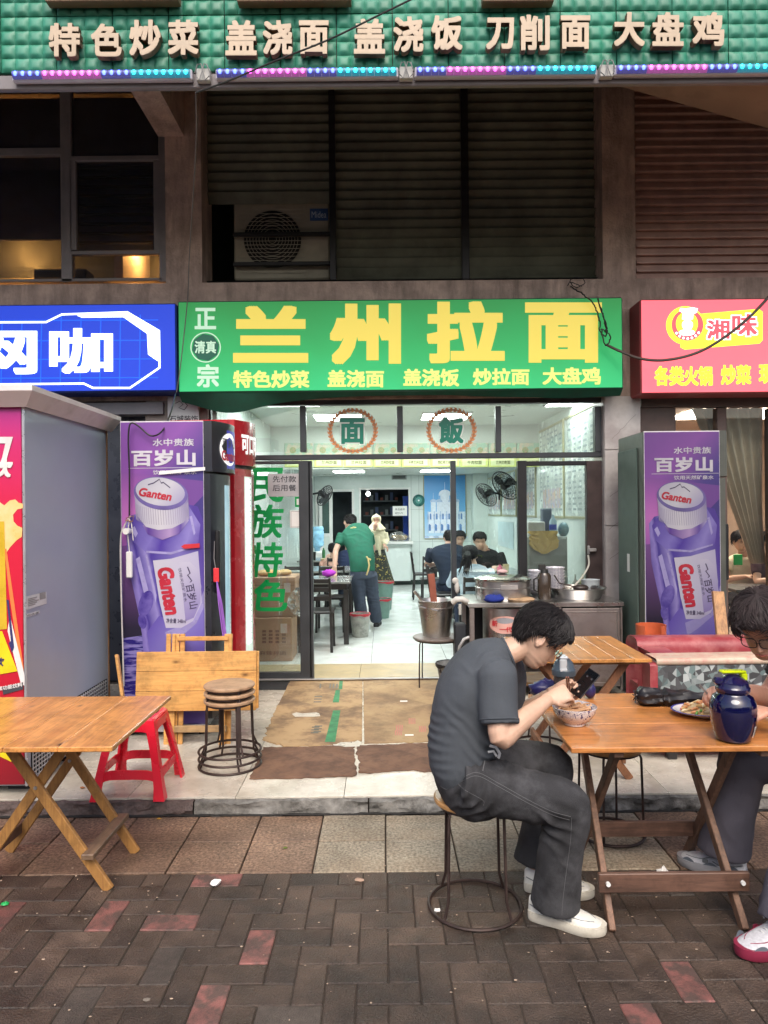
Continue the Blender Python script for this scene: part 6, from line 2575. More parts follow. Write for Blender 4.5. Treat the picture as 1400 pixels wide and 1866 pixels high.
# trays and little things on the third table, far table
for (u, v, y, r, h, mt, lb) in ((590, 1004, 12.5, .03, .2, M('green_bottle', (.05, .2, .08), rough=.2), 'green bottle on the third indoor table by the wall'),
        (572, 1000, 12.4, .04, .14, M('sauce_black', (.02, .02, .02), rough=.2), 'dark sauce jar on the third indoor table'),
        (911, 1030, 9.0, .035, .14, M('pink_cup', (.6, .05, .15), rough=.4), 'pink paper cup at the wall end of the customers\' table'),
        (904, 1022, 9.9, .03, .1, M('sauce_black', (0, 0, 0)), 'small dark jar beside the pink cup'),
        (922, 1022, 9.8, .045, .09, M('chopstick_box', (.55, .45, .25)), 'pale chopstick holder on the customers\' table')):
 p = at(u, v, y=y)
 m = MB()
 m.lathe([(.001, 0), (r * .85, 0), (r, h * .6), (r * .95, h * .75), (r * .45, h * .9), (r * .45, h), (.001, h)] if h > .13 and r < .04 else [(.001, 0), (r * .8, 0), (r, h), (.001, h)], n=16, c=(p.x, y, P + .75))
 solo('table_jar', m, mt, lb, 'jar')
m = MB()
m.bbox((-1.1, 12.25, P + .751), (-.65, 12.6, P + .775), .008)
solo('serving_tray', m, M('tray_tan', (.5, .4, .22), rough=.5), 'tan serving tray on the third indoor table', 'tray')
# bread bags on the hatch counter
m = MB()
rr_ = random.Random(2)
for k in range(7):
 m.ball((at(722 + k * 2, 980, y=YB - .17).x + rr_.uniform(-.04, .04), YB - .17 + rr_.uniform(-.05, .05), kz0 + .055 + rr_.uniform(0, .06)), (.09, .08, .04), 12, 8)
t = solo('bread_bag', m, M('bread', (.6, .38, .16), rough=.7, scale=20), 'round breads in a clear plastic bag on the hatch counter', 'bread')
m = MB()
m.grid(lambda u, v: V((at(725, 975, y=YB - .17).x + (u - .5) * .42 * (1 + .2 * math.sin(v * 3)) + noise.noise(V((u * 9, v * 7, 1))) * .05, YB - .26 - .05 * math.sin(u * PI) + noise.noise(V((u * 8, v * 9, 5))) * .04, kz0 + .01 + .21 * v * (1 - .55 * (abs(u - .5) * 2) ** 2))), 24, 12)
obj('plastic_bag', m, glass('plastic_film', tint=(.85, .88, .9), refl=.18, rough=.2, smear=.3), t, world=True)

# cardboard cartons behind the left pane
cb2 = M('carton_brown', (.36, .22, .14), rough=.9, var=.12, scale=3)
for k, (u0, u1, v0, v1, y0, y1, lb) in enumerate(((452, 532, 1126, 1208, 7.55, 8.0, 'printed brown carton on the floor behind the left pane'), (448, 538, 1052, 1125, 7.6, 8.1, 'plain brown carton stacked on another behind the left pane'))):
 a = at(u0, v1, y=y0)
 b = at(u1, v0, y=y0)
 z0 = P if k == 0 else zprev + .002
 zprev = b.z
 t = thing('carton', lb, 'carton', ((a.x + b.x) / 2, y0, z0))
 m = MB()
 m.bbox((a.x, y0, z0), (b.x, y1, b.z), .006)
 obj('box', m, cb2, t, world=True, smooth=False)
 m = MB()
 ci = M('carton_ink', (.16, .08, .05))
 if k == 0:
  for q in range(4):
   uu = u0 + 26 + q * 12
   m2 = [at(uu, 1172, y=y0 - .001), at(uu + 7, 1172, y=y0 - .001), at(uu + 7, 1146, y=y0 - .001), at(uu, 1146, y=y0 - .001)]
   for r_ in range(4):
    A, B, C_, D_ = [p.copy() for p in m2]
    f0, f1 = r_ / 4, r_ / 4 + .17
    m.quad(A.lerp(D_, f0), B.lerp(C_, f0), B.lerp(C_, f1), A.lerp(D_, f1))
  text(m, '麻辣拌面', px_fn(u0 + 20, u1 - 10, 1186, 1194, y0 - .001), .015)
 else:
  A = px_fn(u0 + 4, u1 - 2, 1066, 1067, y0 - .001)
  m.quad(A(0, 0, 0), A(1, 0, 0), A(1, 1, 0), A(0, 1, 0))
 obj('print', m, ci, t, world=True, smooth=False)
 m = MB()
 m.bbox((b.x - .12, y0 - .0025, b.z - .16), (b.x - .05, y0 - .0006, b.z - .06), .0006)
 obj('label_sheet', m, M('label_pale', (.5, .42, .38)), t, world=True, smooth=False)
m = MB()
for k in range(8):
 p = at(500 + rr_.uniform(-20, 20), 1050, y=7.8)
 m.ball((p.x, 7.8 + rr_.uniform(-.1, .1), zprev + .035), (.07, .06, .035), 10, 7)
solo('bread_pile', m, M('bread', (0, 0, 0)), 'pile of flat breads on top of the carton behind the left pane', 'bread')
m = MB()
c = at(545, 1095, y=7.4)
m.grid(lambda u, v: V((c.x + (u - .5) * .16 * (.5 + math.sin(v * PI)) + noise.noise(V((u * 6, v * 6, 3))) * .03, 7.4 + noise.noise(V((u * 7, v * 7, 9))) * .04, c.z + .14 - .3 * v)), 14, 16)
solo('plastic_bag', m, glass('plastic_film', (0, 0, 0)), 'white plastic bag hanging behind the left pane by the post', 'bag')

# ------------------------------------------------------------------ cooking station in front of the right window
X0, X1, Y0, Y1_, ZT = at(856, 1098, y=5.95).x, at(1135, 1098, y=5.95).x, 5.95, 6.6, at(1000, 1098, y=5.95).z
t = thing('cooking_cabinet', 'dull stainless cooking cabinet under the right shop window', 'cabinet', ((X0 + X1) / 2, 6.27, P))


def cp(name, lo, hi, mat=steel_d, r=.004):
 m = MB()
 m.bbox(lo, hi, r)
 return obj(name, m, mat, t, world=True, smooth=False)


cp('worktop', (X0 - .01, Y0 - .01, ZT - .035), (X1 + .01, Y1_, ZT), steel_m)
xm = at(1020, 1150, y=Y0).x
cp('leg', (X0, Y0, P), (X0 + .04, Y0 + .04, ZT - .036))
cp('leg', (X0, Y1_ - .05, P), (X0 + .04, Y1_ - .01, ZT - .036))
cp('side_panel', (xm, Y0 + .003, P + .06), (xm + .02, Y1_ - .01, ZT - .036))
cp('side_panel', (X1 - .02, Y0 + .003, P + .06), (X1, Y1_ - .01, ZT - .036))
cp('door', (xm + .025, Y0 - .004, P + .1), (X1 - .025, Y0 + .014, ZT - .05))
m = MB()
b0, b1 = V((xm + .05, Y0 - .006, P + .13)), V((X1 - .05, Y0 - .006, ZT - .08))
m.tube([b0, V((b1.x, b0.y, b0.z)), b1, V((b0.x, b0.y, b1.z))], .004, n=4, closed=True)
obj('door_seam', m, steel_m, t, world=True)
cp('lower_shelf', (X0 + .04, Y0 + .02, P + .1), (xm, Y1_ - .02, P + .12))
cp('back_panel', (X0 + .04, Y1_ - .03, P + .12), (xm, Y1_ - .01, ZT - .036), M('near_black', (.03, .028, .028), rough=.8))  # near-black panel at the back of the open compartment
m = MB()
c = at(920, 1140, y=6.2)
tb = thing('boiler_drum', 'stainless boiler drum with oval pink label inside the open cabinet', 'boiler', (c.x, 6.2, P + .12))
m.lathe([(.001, 0), (.19, 0), (.19, .25), (.185, .255), (.19, .26), (.19, ZT - P - .18), (.001, ZT - P - .18)], n=36)
obj('drum', m, steel_m, tb)
m = MB()
for k in range(16):
 an = -PI / 2 + (k - 7.5) * .11
 m.bbox((-.004, -.004, .2), (.004, .004, .26), .001, Matrix.Translation((.192 * math.cos(an), .192 * math.sin(an), 0)))
obj('vent_slots', m, dark_m, tb, smooth=False)


def dr(cu, cz, ru, rz_, k=0, n=24):
 pts = []
 for i in range(n):
  a = 2 * PI * i / n
  an = -PI / 2 + (cu + ru * math.cos(a)) / .19
  pts.append(V(((.193 + .001 * k) * math.cos(an), (.193 + .001 * k) * math.sin(an), cz + rz_ * math.sin(a))))
 return pts


zl2 = c.z - P - .12
m = MB()
m.poly  # curved oval
for rr3 in range(12):
 f0, f1 = rr3 / 12 + .001, (rr3 + 1) / 12
 A, B = dr(-.03, zl2 + .035, .14 * f0, .075 * f0), dr(-.03, zl2 + .035, .14 * f1, .075 * f1)
 m.rings([A, B], False)
obj('oval_label', m, M('label_pink', (.6, .33, .28), rough=.4), tb, smooth=False)
m = MB()
for rr3 in range(6):
 f0, f1 = rr3 / 6 + .001, (rr3 + 1) / 6
 m.rings([dr(-.03, zl2 + .07, .075 * f0, .025 * f0, 1), dr(-.03, zl2 + .07, .075 * f1, .025 * f1, 1)], False)
obj('label_badge', m, M('badge_grey', (.25, .25, .27)), tb, smooth=False)
for s2, x0, x1, z0, z1 in (('新', -.14, -.09, .02, .07), ('一代', -.075, .03, -.025, .02)):
 m = MB()
 text(m, s2, lambda u, v, w: V((.196 * math.cos(-PI / 2 + (x0 + (x1 - x0) * u) / .19), .196 * math.sin(-PI / 2 + (x0 + (x1 - x0) * u) / .19), zl2 + z0 + (z1 - z0) * v)), .03)
 obj('lettering', m, M('label_red', (.5, .03, .04)), tb, smooth=False)
# steamer pot
c = at(917, 1078, y=6.25)
t = thing('steamer_pot', 'large round stainless steamer pot with domed lid on the cooking cabinet', 'pot', (c.x, 6.27, ZT))
m = MB()
m.lathe([(.001, .001), (.235, .001), (.238, .01), (.238, .1), (.245, .105), (.238, .11), (.238, .16), (.25, .165), (.001, .165)], n=48)
obj('pot', m, steel_m, t)
m = MB()
m.lathe([(.25, .166), (.252, .178), (.24, .185), (.15, .205), (.05, .215), (.001, .217)], n=48)
obj('lid', m, M('lid_steel', (.5, .55, .5), rough=.2, metal=1, var=.1), t)
m = MB()
m.ball((0, 0, .235), (.045, .03, .02), 14, 8)
m.cyl((0, 0, .214), (0, 0, .23), .012)
obj('knob', m, M('rag_pink', (.55, .35, .35)), t)
m = MB()
m.bbox((-.06, -.246, .1), (.09, -.24, .14), .003)
obj('emblem', m, alu_m, t)
m = MB()
c2 = V((at(900, 1090, y=6.0).x, 6.0, ZT))
m.ball(c2 + V((0, 0, .028)), (.085, .05, .034), 18, 10)
clothb = solo('blue_cloth', m, M('cloth_blue', (.01, .025, .2), rough=.9), 'crumpled dark blue cloth on the cabinet edge beside the steamer', 'cloth')
for v in clothb.data.vertices:
 v.co += v.co.normalized() * noise.noise(v.co * 40) * .02
m = MB()
p = at(945, 1088, y=6.05)
m.lathe([(.001, 0), (.11, 0), (.12, .02), (.1, .03), (.001, .03)], n=20, c=(p.x + .02, 6.06, ZT))
solo('bread_board', m, M('bread_tan', (.4, .26, .15), rough=.8, var=.3, scale=20), 'flat tan bread piece by the foot of the steamer', 'bread')

# bowls
porc = None


def bowl_mat():
 if 'blue_white_bowl' in MATS:
  return MATS['blue_white_bowl']
 m = bpy.data.materials.new('blue_white_bowl')
 m.use_nodes = True
 nt = m.node_tree
 b = nt.nodes['Principled BSDF']
 L = nt.links.new
 tc = _n(nt, 'ShaderNodeTexCoord')
 vo = _n(nt, 'ShaderNodeTexVoronoi')
 vo.inputs['Scale'].default_value = 26
 nz = _n(nt, 'ShaderNodeTexNoise')
 nz.inputs['Scale'].default_value = 60
 ad = _n(nt, 'ShaderNodeMix', data_type='RGBA')
 ad.inputs[0].default_value = .12
 L(tc.outputs['Object'], nz.inputs[0])
 L(tc.outputs['Object'], ad.inputs[6])
 L(nz.outputs[1], ad.inputs[7])
 L(ad.outputs[2], vo.inputs[0])
 r = _ramp(nt, [(.0, (.05, .04, .14)), (.3, (.06, .05, .2)), (.36, (.74, .73, .74)), (.62, (.74, .73, .74)), (.66, (.1, .1, .38)), (.7, (.74, .72, .72))])
 L(vo.outputs[0], r.inputs[0])
 L(r.outputs[0], b.inputs['Base Color'])
 b.inputs['Roughness'].default_value = .15
 b.inputs['Coat Weight'].default_value = .5
 MATS['blue_white_bowl'] = m
 return m


BW = bowl_mat()
porcw = M('porcelain', (.72, .7, .7), rough=.15, coat=.5, var=.03)


def bowl(label, p, r, h, group=None, pat=BW):
 t = thing('patterned_bowl', label, 'bowl', p, group=group)
 m = MB()
 m.lathe([(r * .46, .004), (r * .5, h * .14), (r * .76, h * .38), (r * .93, h * .72), (r, h), (r * .98, h + .001)], n=40)
 obj('bowl', m, pat, t)
 m = MB()
 m.lathe([(r * .98, h + .001), (r * .9, h * .72), (r * .7, h * .4), (r * .4, h * .2), (.001, h * .18)], n=40)
 obj('inside', m, pat, t)
 m = MB()
 m.lathe([(r * .43, 0), (r * .47, 0), (r * .48, h * .13), (r * .43, h * .13)], n=32)
 obj('foot', m, porcw, t)
 return t


for s2, (u, y, n, zb_) in enumerate(((1012, 6.42, 8, 0), (978, 6.45, 7, 0))):
 p = at(u, 1050, y=y)
 for k in range(n):
  bowl('patterned bowl in the %s cabinet stack, %s' % ('right' if s2 == 0 else 'left', ('bottom', 'second', 'third', 'fourth', 'fifth', 'sixth', 'seventh', 'eighth')[k] + ' from the bottom' if k else 'bottom one'), (p.x + random.uniform(-.004, .004), y, ZT + .028 * k), .085, .062, group='bowl stacks on the cooking cabinet')
p = at(992, 1060, y=6.2)
t = thing('flask', 'tall dark brown flask with lid beside the bowl stacks', 'flask', (p.x, 6.2, ZT))
m = MB()
m.lathe([(.001, 0), (.055, 0), (.06, .02), (.058, .2), (.045, .225), (.001, .225)], n=24)
obj('body', m, M('flask_brown', (.05, .035, .025), rough=.25, coat=.4), t)
m = MB()
m.lathe([(.001, .2251), (.035, .2251), (.03, .26), (.001, .262)], n=20)
m.bbox((-.05, -.012, .25), (.01, .012, .30), .005)
obj('lid', m, M('flask_black', (.015, .015, .015)), t)
m = MB()
m.tube([V((-.055, 0, .19)), V((-.09, 0, .17)), V((-.09, 0, .08)), V((-.058, 0, .06))], .008, n=8)
obj('handle', m, M('flask_black', (0, 0, 0)), t)
p = at(1052, 1080, y=6.27)
t = thing('steel_basin', 'wide shallow stainless basin with a ladle on the right of the cabinet', 'basin', (p.x, 6.27, ZT))
m = MB()
m.lathe([(.001, .002), (.2, .002), (.235, .085), (.25, .09), (.25, .094), (.23, .09), (.195, .01), (.001, .01)], n=48)
obj('basin', m, steel_m, t)
m = MB()
m.lathe([(.001, .07), (.22, .07)], n=32)
obj('broth', m, M('broth', (.06, .035, .02), rough=.1), t)
m = MB()
m.ball((.02, -.04, .09), (.07, .05, .03), 14, 8)
m.tube([V((-.03, -.03, .1)), V((-.16, -.02, .13)), V((-.2, .0, .2))], .007, n=7)
obj('ladle', m, M('ladle_dark', (.03, .02, .018), rough=.4), t)
p = at(1075, 1056, y=6.52)
m = MB()
m.lathe([(.001, 0), (.05, 0), (.075, .02), (.082, .13), (.085, .135), (.079, .13), (.07, .03), (.001, .012)], n=30, c=(p.x, 6.5, ZT))
solo('white_bowl', m, M('milky_plastic', (.55, .6, .62), rough=.3), 'milky white plastic tub behind the steel basin', 'tub')
cable('pale_hose', 'pale hose from the window latch down to the steel basin', [at(1072, 1012, y=6.6), at(1073, 1030, y=6.5), at(1062, 1050, y=6.4), at(1048, 1066, y=6.35), at(1040, 1072, y=6.3)], .008, M('hose_pale', (.5, .48, .42), rough=.4))
# cabinet with things seen through the window
t = thing('kitchen_cabinet', 'grey steel kitchen cabinet seen through the right window', 'cabinet', (1.75, 7.7, P))
a, b = at(962, 1100, y=7.5), at(1034, 978, y=7.5)
m = MB()
m.bbox((a.x, 7.5, P), (b.x, 7.95, b.z), .006)
obj('body', m, M('cabinet_grey', (.3, .33, .31), rough=.4, metal=.4), t, world=True, smooth=False)
for z in (b.z - .02, b.z - .36):
 m = MB()
 m.bbox((a.x + .01, 7.487, z - .32), (b.x - .01, 7.499, z), .004)
 obj('drawer', m, M('cabinet_grey', (0, 0, 0)), t, world=True, smooth=False)
ztc = b.z
for (u, r, h, mt, lb) in ((1008, .04, .23, M('clear_bottle', (.35, .5, .6), rough=.1, coat=.5), 'clear water bottle with blue label on the kitchen cabinet'),):
 p = at(u, 970, y=7.7)
 m = MB()
 m.lathe([(.001, 0), (r, 0), (r, h * .7), (r * .4, h * .88), (r * .35, h), (.001, h)], n=20, c=(p.x, 7.7, ztc))
 o = solo('water_bottle', m, mt, lb, 'bottle')
 m = MB()
 m.lathe([(r + .001, h * .3), (r + .001, h * .55)], n=20)
 obj('label', m, M('label_blue', (.02, .06, .5)), o)
m = MB()
p = at(975, 965, y=7.7)
m.bbox((p.x - .09, 7.6, ztc), (p.x + .09, 7.8, ztc + .16), .01)
solo('paper_box', m, M('box_white', (.55, .57, .55)), 'white box on the left of the kitchen cabinet', 'box')
m = MB()
p = at(996, 960, y=7.85)
m.bbox((p.x - .05, 7.8, ztc), (p.x + .05, 7.93, ztc + .3), .01)
solo('blue_crate', m, M('crate_blue', (.06, .09, .14)), 'dark blue box standing behind the water bottle', 'box')
m = MB()
p = at(990, 985, y=7.47)
m.grid(lambda u, v: V((p.x + (u - .5) * .3 + noise.noise(V((u * 5, v * 5, 2))) * .04, 7.46 - .03 * v + noise.noise(V((u * 8, v * 8, 7))) * .02, ztc + .015 + .05 * (1 - v) - .19 * v * (.5 + .5 * math.sin(u * 3.1)))), 16, 10)
solo('yellow_cloth', m, M('cloth_yellow', (.6, .42, .12), rough=.9), 'yellow checked cloth hanging over the kitchen cabinet front', 'cloth')
m = MB()
p = at(1027, 975, y=7.7)
m.ball((p.x, 7.7, ztc + .07), (.06, .06, .08), 14, 9)
solo('plastic_bag', m, M('bag_teal', (.2, .35, .4), rough=.3), 'small teal plastic bag at the right of the kitchen cabinet', 'bag')
m = MB()
a, b = at(1040, 1015, y=8), at(1050, 1003, y=8)
m.bbox((XR - .02, 7.55, a.z), (XR - .001, 7.66, a.z + .1), .004)
solo('wall_socket', m, white_m, 'white wall socket right of the kitchen cabinet', 'socket')
# work ledge inside the window with bottles
t = thing('inner_worktop', 'steel work ledge just inside the right shop window', 'worktop', (1.6, 6.98, P))
m = MB()
m.bbox((1.25, 6.8, .82), (XR - .03, 7.25, .86), .004)
obj('top', m, steel_d, t, world=True, smooth=False)
m = MB()
m.bbox((1.27, 6.85, P), (XR - .04, 7.2, .82), .004)
obj('base', m, M('near_black', (0, 0, 0)), t, world=True, smooth=False)
for k, u in enumerate((1048, 1062, 1105 - 30)):
 p = at(u, 1040, y=7.0)
 m = MB()
 m.lathe([(.001, 0), (.035, 0), (.035, .08), (.012, .11), (.008, .16), (.001, .16)], n=16, c=(p.x, 7.0, .86))
 solo('squeeze_bottle', m, M('squeeze_%d' % (k % 2), ((.65, .65, .62), (.6, .5, .2))[k % 2]), '%s squeeze bottle on the ledge inside the window' % ('white', 'yellowish', 'second white')[k], 'bottle')

# ------------------------------------------------------------------ door side: stool with bucket
t = stool('dark topped stool carrying the steel bucket in the doorway', at(797, 1155, y=6.5).x, 6.45, P, rs=.225, h=.445, a0=.65, ring=False, rr=.225, group=None, seatm=M('stool_dark', (.1, .07, .055), rough=.5, c2=(.2, .18, .17), scale=9))
p = at(795, 1120, y=6.45)
t = thing('steel_bucket', 'stainless bucket with wooden paddle and ladle on the doorway stool', 'bucket', (p.x, 6.45, P + .445))
m = MB()
m.lathe([(.001, 0), (.12, 0), (.165, .32), (.172, .325), (.168, .33), (.16, .32), (.115, .01), (.001, .008)], n=40)
obj('body', m, steel_m, t)
m = MB()
m.lathe([(.158, .262), (.1625, .265), (.1605, .268)], n=40)
obj('rim_band', m, steel_d, t)
m = MB()
m.tube([V((-.168, 0, .3)), V((-.15, -.09, .28)), V((0, -.175, .25)), V((.15, -.09, .28)), V((.168, 0, .3))], .005, n=6)
obj('handle', m, steel_m, t)
m = MB()
m.bar((.0, .02, .12), (-.04, .03, .56), .06, .018, V((1, 0, 0)))
obj('wooden_paddle', m, M('paddle_red', (.25, .07, .04), rough=.5, var=.2), t, smooth=False)
m = MB()
m.tube([V((-.03, -.06, .2)), V((-.2, -.1, .42))], .014, n=8)
obj('ladle_handle', m, steel_m, t)
m = MB()
m.lathe([(.001, .24), (.155, .24)], n=32)
obj('contents', m, M('broth', (0, 0, 0)), t)
c = at(820, 1207, y=6.25)
bin_('dark metal pail on the floor under the cabinet corner', c.x + .02, 6.2, P, .1, .14, .25, M('pail_mottled', (.28, .29, .29), rough=.5, scale=14, c2=(.14, .14, .14)), black_metal)
m = MB()
a = at(838, 1140, y=6.2)
m.bbox((a.x - .05, 6.12, P), (a.x + .05, 6.25, ZT - .2), .01)
t = solo('black_pipe_box', m, M('pipe_black', (.02, .022, .028), rough=.5), 'black upright housing with white valve left of the cooking cabinet', 'housing')
m = MB()
b = at(838, 1098, y=6.08)
m.tube([b + V((-.06, 0, .0)), b + V((-.03, -.02, .03)), b + V((.02, -.02, .03)), b + V((.07, 0, 0))], .025, n=10)
m.tube([b + V((.0, -.02, -.01)), b + V((.0, -.02, -.1))], .012, n=8)
obj('valve', m, M('valve_white', (.5, .48, .45), rough=.4, dirt=(.2, .18, .15)), t, world=True)
m = MB()
m.tube([at(858, 1160, y=6.05), at(846, 1165, y=6.05), at(838, 1178, y=6.05), at(836, 1190, y=6.05)], .014, n=8)
obj('bent_pipe', m, alu_m, t, world=True)
# gas tap left of the cabinet: low rag and gloves on post
m = MB()
p = at(833, 1070, y=6.6)
m.ball(p, (.022, .02, .06), 10, 8)
m.ball(p + V((-.015, 0, .06)), (.03, .02, .03), 10, 8)
solo('white_glove', m, M('glove_white', (.55, .52, .48), rough=.8), 'white glove tied to the slim post above the cabinet', 'glove')

# gas cylinder
p = at(1182, 1160, y=5.35)
t = thing('gas_cylinder', 'orange red gas cylinder standing left of the red sofa', 'gas cylinder', (p.x, 5.3, P))
gm = M('gas_orange', (.5, .1, .035), rough=.45, dirt=(.25, .08, .05), var=.2)
zt_ = at(1182, 1138, y=5.3).z - P
hb = zt_ - .16
m = MB()
m.lathe([(.001, .02), (.12, .02), (.15, .06), (.155, .1), (.155, hb - .1), (.14, hb - .03), (.08, hb), (.001, hb + .005)], n=32)
obj('body', m, gm, t)
m = MB()
rs = []
for k in range(28):
 an = -1.2 + 2 * PI * .82 * k / 27
 rs.append([V((r * math.cos(an), r * math.sin(an), z)) for r, z in ((.1, hb - .02), (.106, hb - .02), (.108, zt_), (.1, zt_))])
m.rings(rs, True)
obj('collar', m, gm, t)
m = MB()
m.cyl((0, 0, hb), (0, 0, hb + .06), .018)
m.lathe([(.001, 0), (.035, .0), (.035, .018), (.001, .018)], n=10, c=(0, 0, hb + .06))
obj('valve', m, M('valve_green', (.02, .25, .06)), t)
m = MB()
m.lathe([(.12, 0), (.125, 0), (.125, .03), (.12, .03)], n=28)
obj('foot_ring', m, gm, t)

# ------------------------------------------------------------------ sofa
sofa_r = M('sofa_red', (.3, .042, .052), rough=.45, var=.2, scale=3, coat=.15, dirt=(.5, .25, .22), dscale=6, damt=.35)


def facet_mat():
 m = bpy.data.materials.new('facet_fabric')
 m.use_nodes = True
 nt = m.node_tree
 b = nt.nodes['Principled BSDF']
 L = nt.links.new
 tc = _n(nt, 'ShaderNodeTexCoord')
 v1 = _n(nt, 'ShaderNodeTexVoronoi', feature='F1')
 v1.inputs['Scale'].default_value = 13
 mp = _n(nt, 'ShaderNodeMapping')
 mp.inputs['Scale'].default_value = (1, .2, 1)
 L(tc.outputs['Object'], mp.inputs[0])
 L(mp.outputs[0], v1.inputs[0])
 # facets: direction from the cell centre cut into five sectors
 su = _n(nt, 'ShaderNodeVectorMath', operation='SUBTRACT')
 L(mp.outputs[0], su.inputs[0])
 L(v1.outputs['Position'], su.inputs[1])
 sp = _n(nt, 'ShaderNodeSeparateXYZ')
 L(su.outputs[0], sp.inputs[0])
 at_ = _n(nt, 'ShaderNodeMath', operation='ARCTAN2')
 L(sp.outputs[0], at_.inputs[0])
 L(sp.outputs[2], at_.inputs[1])
 ml = _n(nt, 'ShaderNodeMath', operation='MULTIPLY')
 L(at_.outputs[0], ml.inputs[0])
 ml.inputs[1].default_value = 5 / (2 * PI)
 fl = _n(nt, 'ShaderNodeMath', operation='FLOOR')
 L(ml.outputs[0], fl.inputs[0])
 cb = _n(nt, 'ShaderNodeCombineXYZ')
 L(fl.outputs[0], cb.inputs[0])
 ad = _n(nt, 'ShaderNodeVectorMath', operation='ADD')
 L(cb.outputs[0], ad.inputs[0])
 L(v1.outputs['Color'], ad.inputs[1])
 wn_ = _n(nt, 'ShaderNodeTexWhiteNoise')
 L(ad.outputs[0], wn_.inputs[0])
 r = _ramp(nt, [(0, (.035, .035, .038)), (.35, (.08, .08, .085)), (.55, (.11, .17, .17)), (.78, (.2, .23, .23)), (1, (.42, .45, .45))])
 L(wn_.outputs[0], r.inputs[0])
 L(r.outputs[0], b.inputs['Base Color'])
 b.inputs['Roughness'].default_value = .5
 return m


facet = facet_mat()
t = thing('sofa', 'old red leather sofa with grey triangle patterned back and cream rim', 'sofa', (2.3, 4.8, P))


def rbox(name, lo, hi, r, mat, n=6):
 """soft box: rounded cushion shape"""
 m = MB()
 lo, hi = V(lo), V(hi)
 prof = []
 w, h = (hi.y - lo.y) / 2, (hi.z - lo.z) / 2
 cy_, cz = (hi.y + lo.y) / 2, (hi.z + lo.z) / 2

 def ring(x, k):
  pts = []
  for (sy, sz) in ((1, 1), (-1, 1), (-1, -1), (1, -1)):
   for q in range(n):
    a = PI / 2 * q / (n - 1)
    ca, sa = math.cos(a), math.sin(a)
    if sy * sz < 0:
     ca, sa = sa, ca
    pts.append(V((x, cy_ + sy * (w - r - k + r * ca), cz + sz * (h - r - k + r * sa))))
  return pts
 rs = []
 for q in range(5):
  a = PI / 2 * q / 4
  rs.append(ring(lo.x + r * (1 - math.sin(a)), r * (1 - math.cos(a)) * .999 if q < 4 else 0))
 rs = [ring(lo.x + r * (1 - math.sin(PI / 2 * q / 4)), r * (1 - math.sin(PI / 2 * q / 4)) * .9) for q in (0, 1, 2, 3, 4)]
 rs += [ring(hi.x - r * (1 - math.sin(PI / 2 * q / 4)), r * (1 - math.sin(PI / 2 * q / 4)) * .9) for q in (4, 3, 2, 1, 0)]
 m.rings(rs)
 # a few soft dents
 for i, v in enumerate(m.v):
  v = V(v)
  m.v[i] = tuple(v + V((0, noise.noise(v * 4) * .012, noise.noise(v * 3 + V((5, 5, 5))) * .014)))
 return obj(name, m, mat, t, world=True)


sx0 = at(1196, 1240, y=4.42).x
sx1 = at(1158, 1180, y=5.0).x
zt1 = at(1300, 1196, y=4.42).z
zt2 = at(1200, 1160, y=5.05).z
rbox('front_back_rest', (sx0, 4.40, .22), (3.4, 4.56, zt1 - .03), .03, facet)
rbox('cream_rim', (sx0 - .01, 4.385, zt1 - .045), (3.41, 4.58, zt1), .02, M('rim_cream', (.55, .42, .32), rough=.5, dirt=(.45, .15, .13), dscale=12, damt=.7))
rbox('end_post', (sx0 - .05, 4.39, .2), (sx0 - .002, 4.6, zt1 - .03), .02, sofa_r)
rbox('red_back_rest', (sx1, 4.95, .25), (3.6, 5.2, zt2), .08, sofa_r)
rbox('red_end', (sx1 - .005, 4.62, .22), (sx1 + .16, 5.0, zt2 - .05), .07, sofa_r)
rbox('seat', (sx0 + .02, 4.58, .25), (3.4, 4.98, .48), .06, sofa_r)
rbox('base', (sx0, 4.43, .16), (3.4, 5.1, .25), .03, M('sofa_base', (.25, .03, .04), rough=.5))
for x in (sx0 + .12, 2.9):
 for y in (4.5, 5.05):
  m = MB()
  m.bbox((x - .03, y - .03, P), (x + .03, y + .03, .17), .006)
  obj('foot', m, blkw, t, world=True)

# ------------------------------------------------------------------ things on the eating table
TZ = .7215
bp_ = at(1047, 1319, z=TZ)
t = bowl('blue and white patterned noodle bowl in front of the man in grey', (bp_.x, bp_.y, TZ), .096, .078)
m = MB()
rr_ = random.Random(4)
m.lathe([(.001, .06), (.083, .056)], n=30)
obj('broth', m, M('broth_orange', (.5, .25, .1), rough=.1), t)
m = MB()
for k in range(46):
 a0 = rr_.uniform(0, 6.28)
 r_ = rr_.uniform(.01, .055)
 cx_, cy2 = rr_.uniform(-.03, .03), rr_.uniform(-.03, .03)
 zz = .058 + rr_.uniform(0, .02)
 m.tube([V((cx_ + r_ * math.cos(a0 + q * .5), cy2 + r_ * .8 * math.sin(a0 + q * .5), zz + .006 * math.sin(q + a0))) for q in range(7)], .0032, n=5)
obj('noodles', m, M('noodle', (.75, .45, .25), rough=.35, var=.15), t)
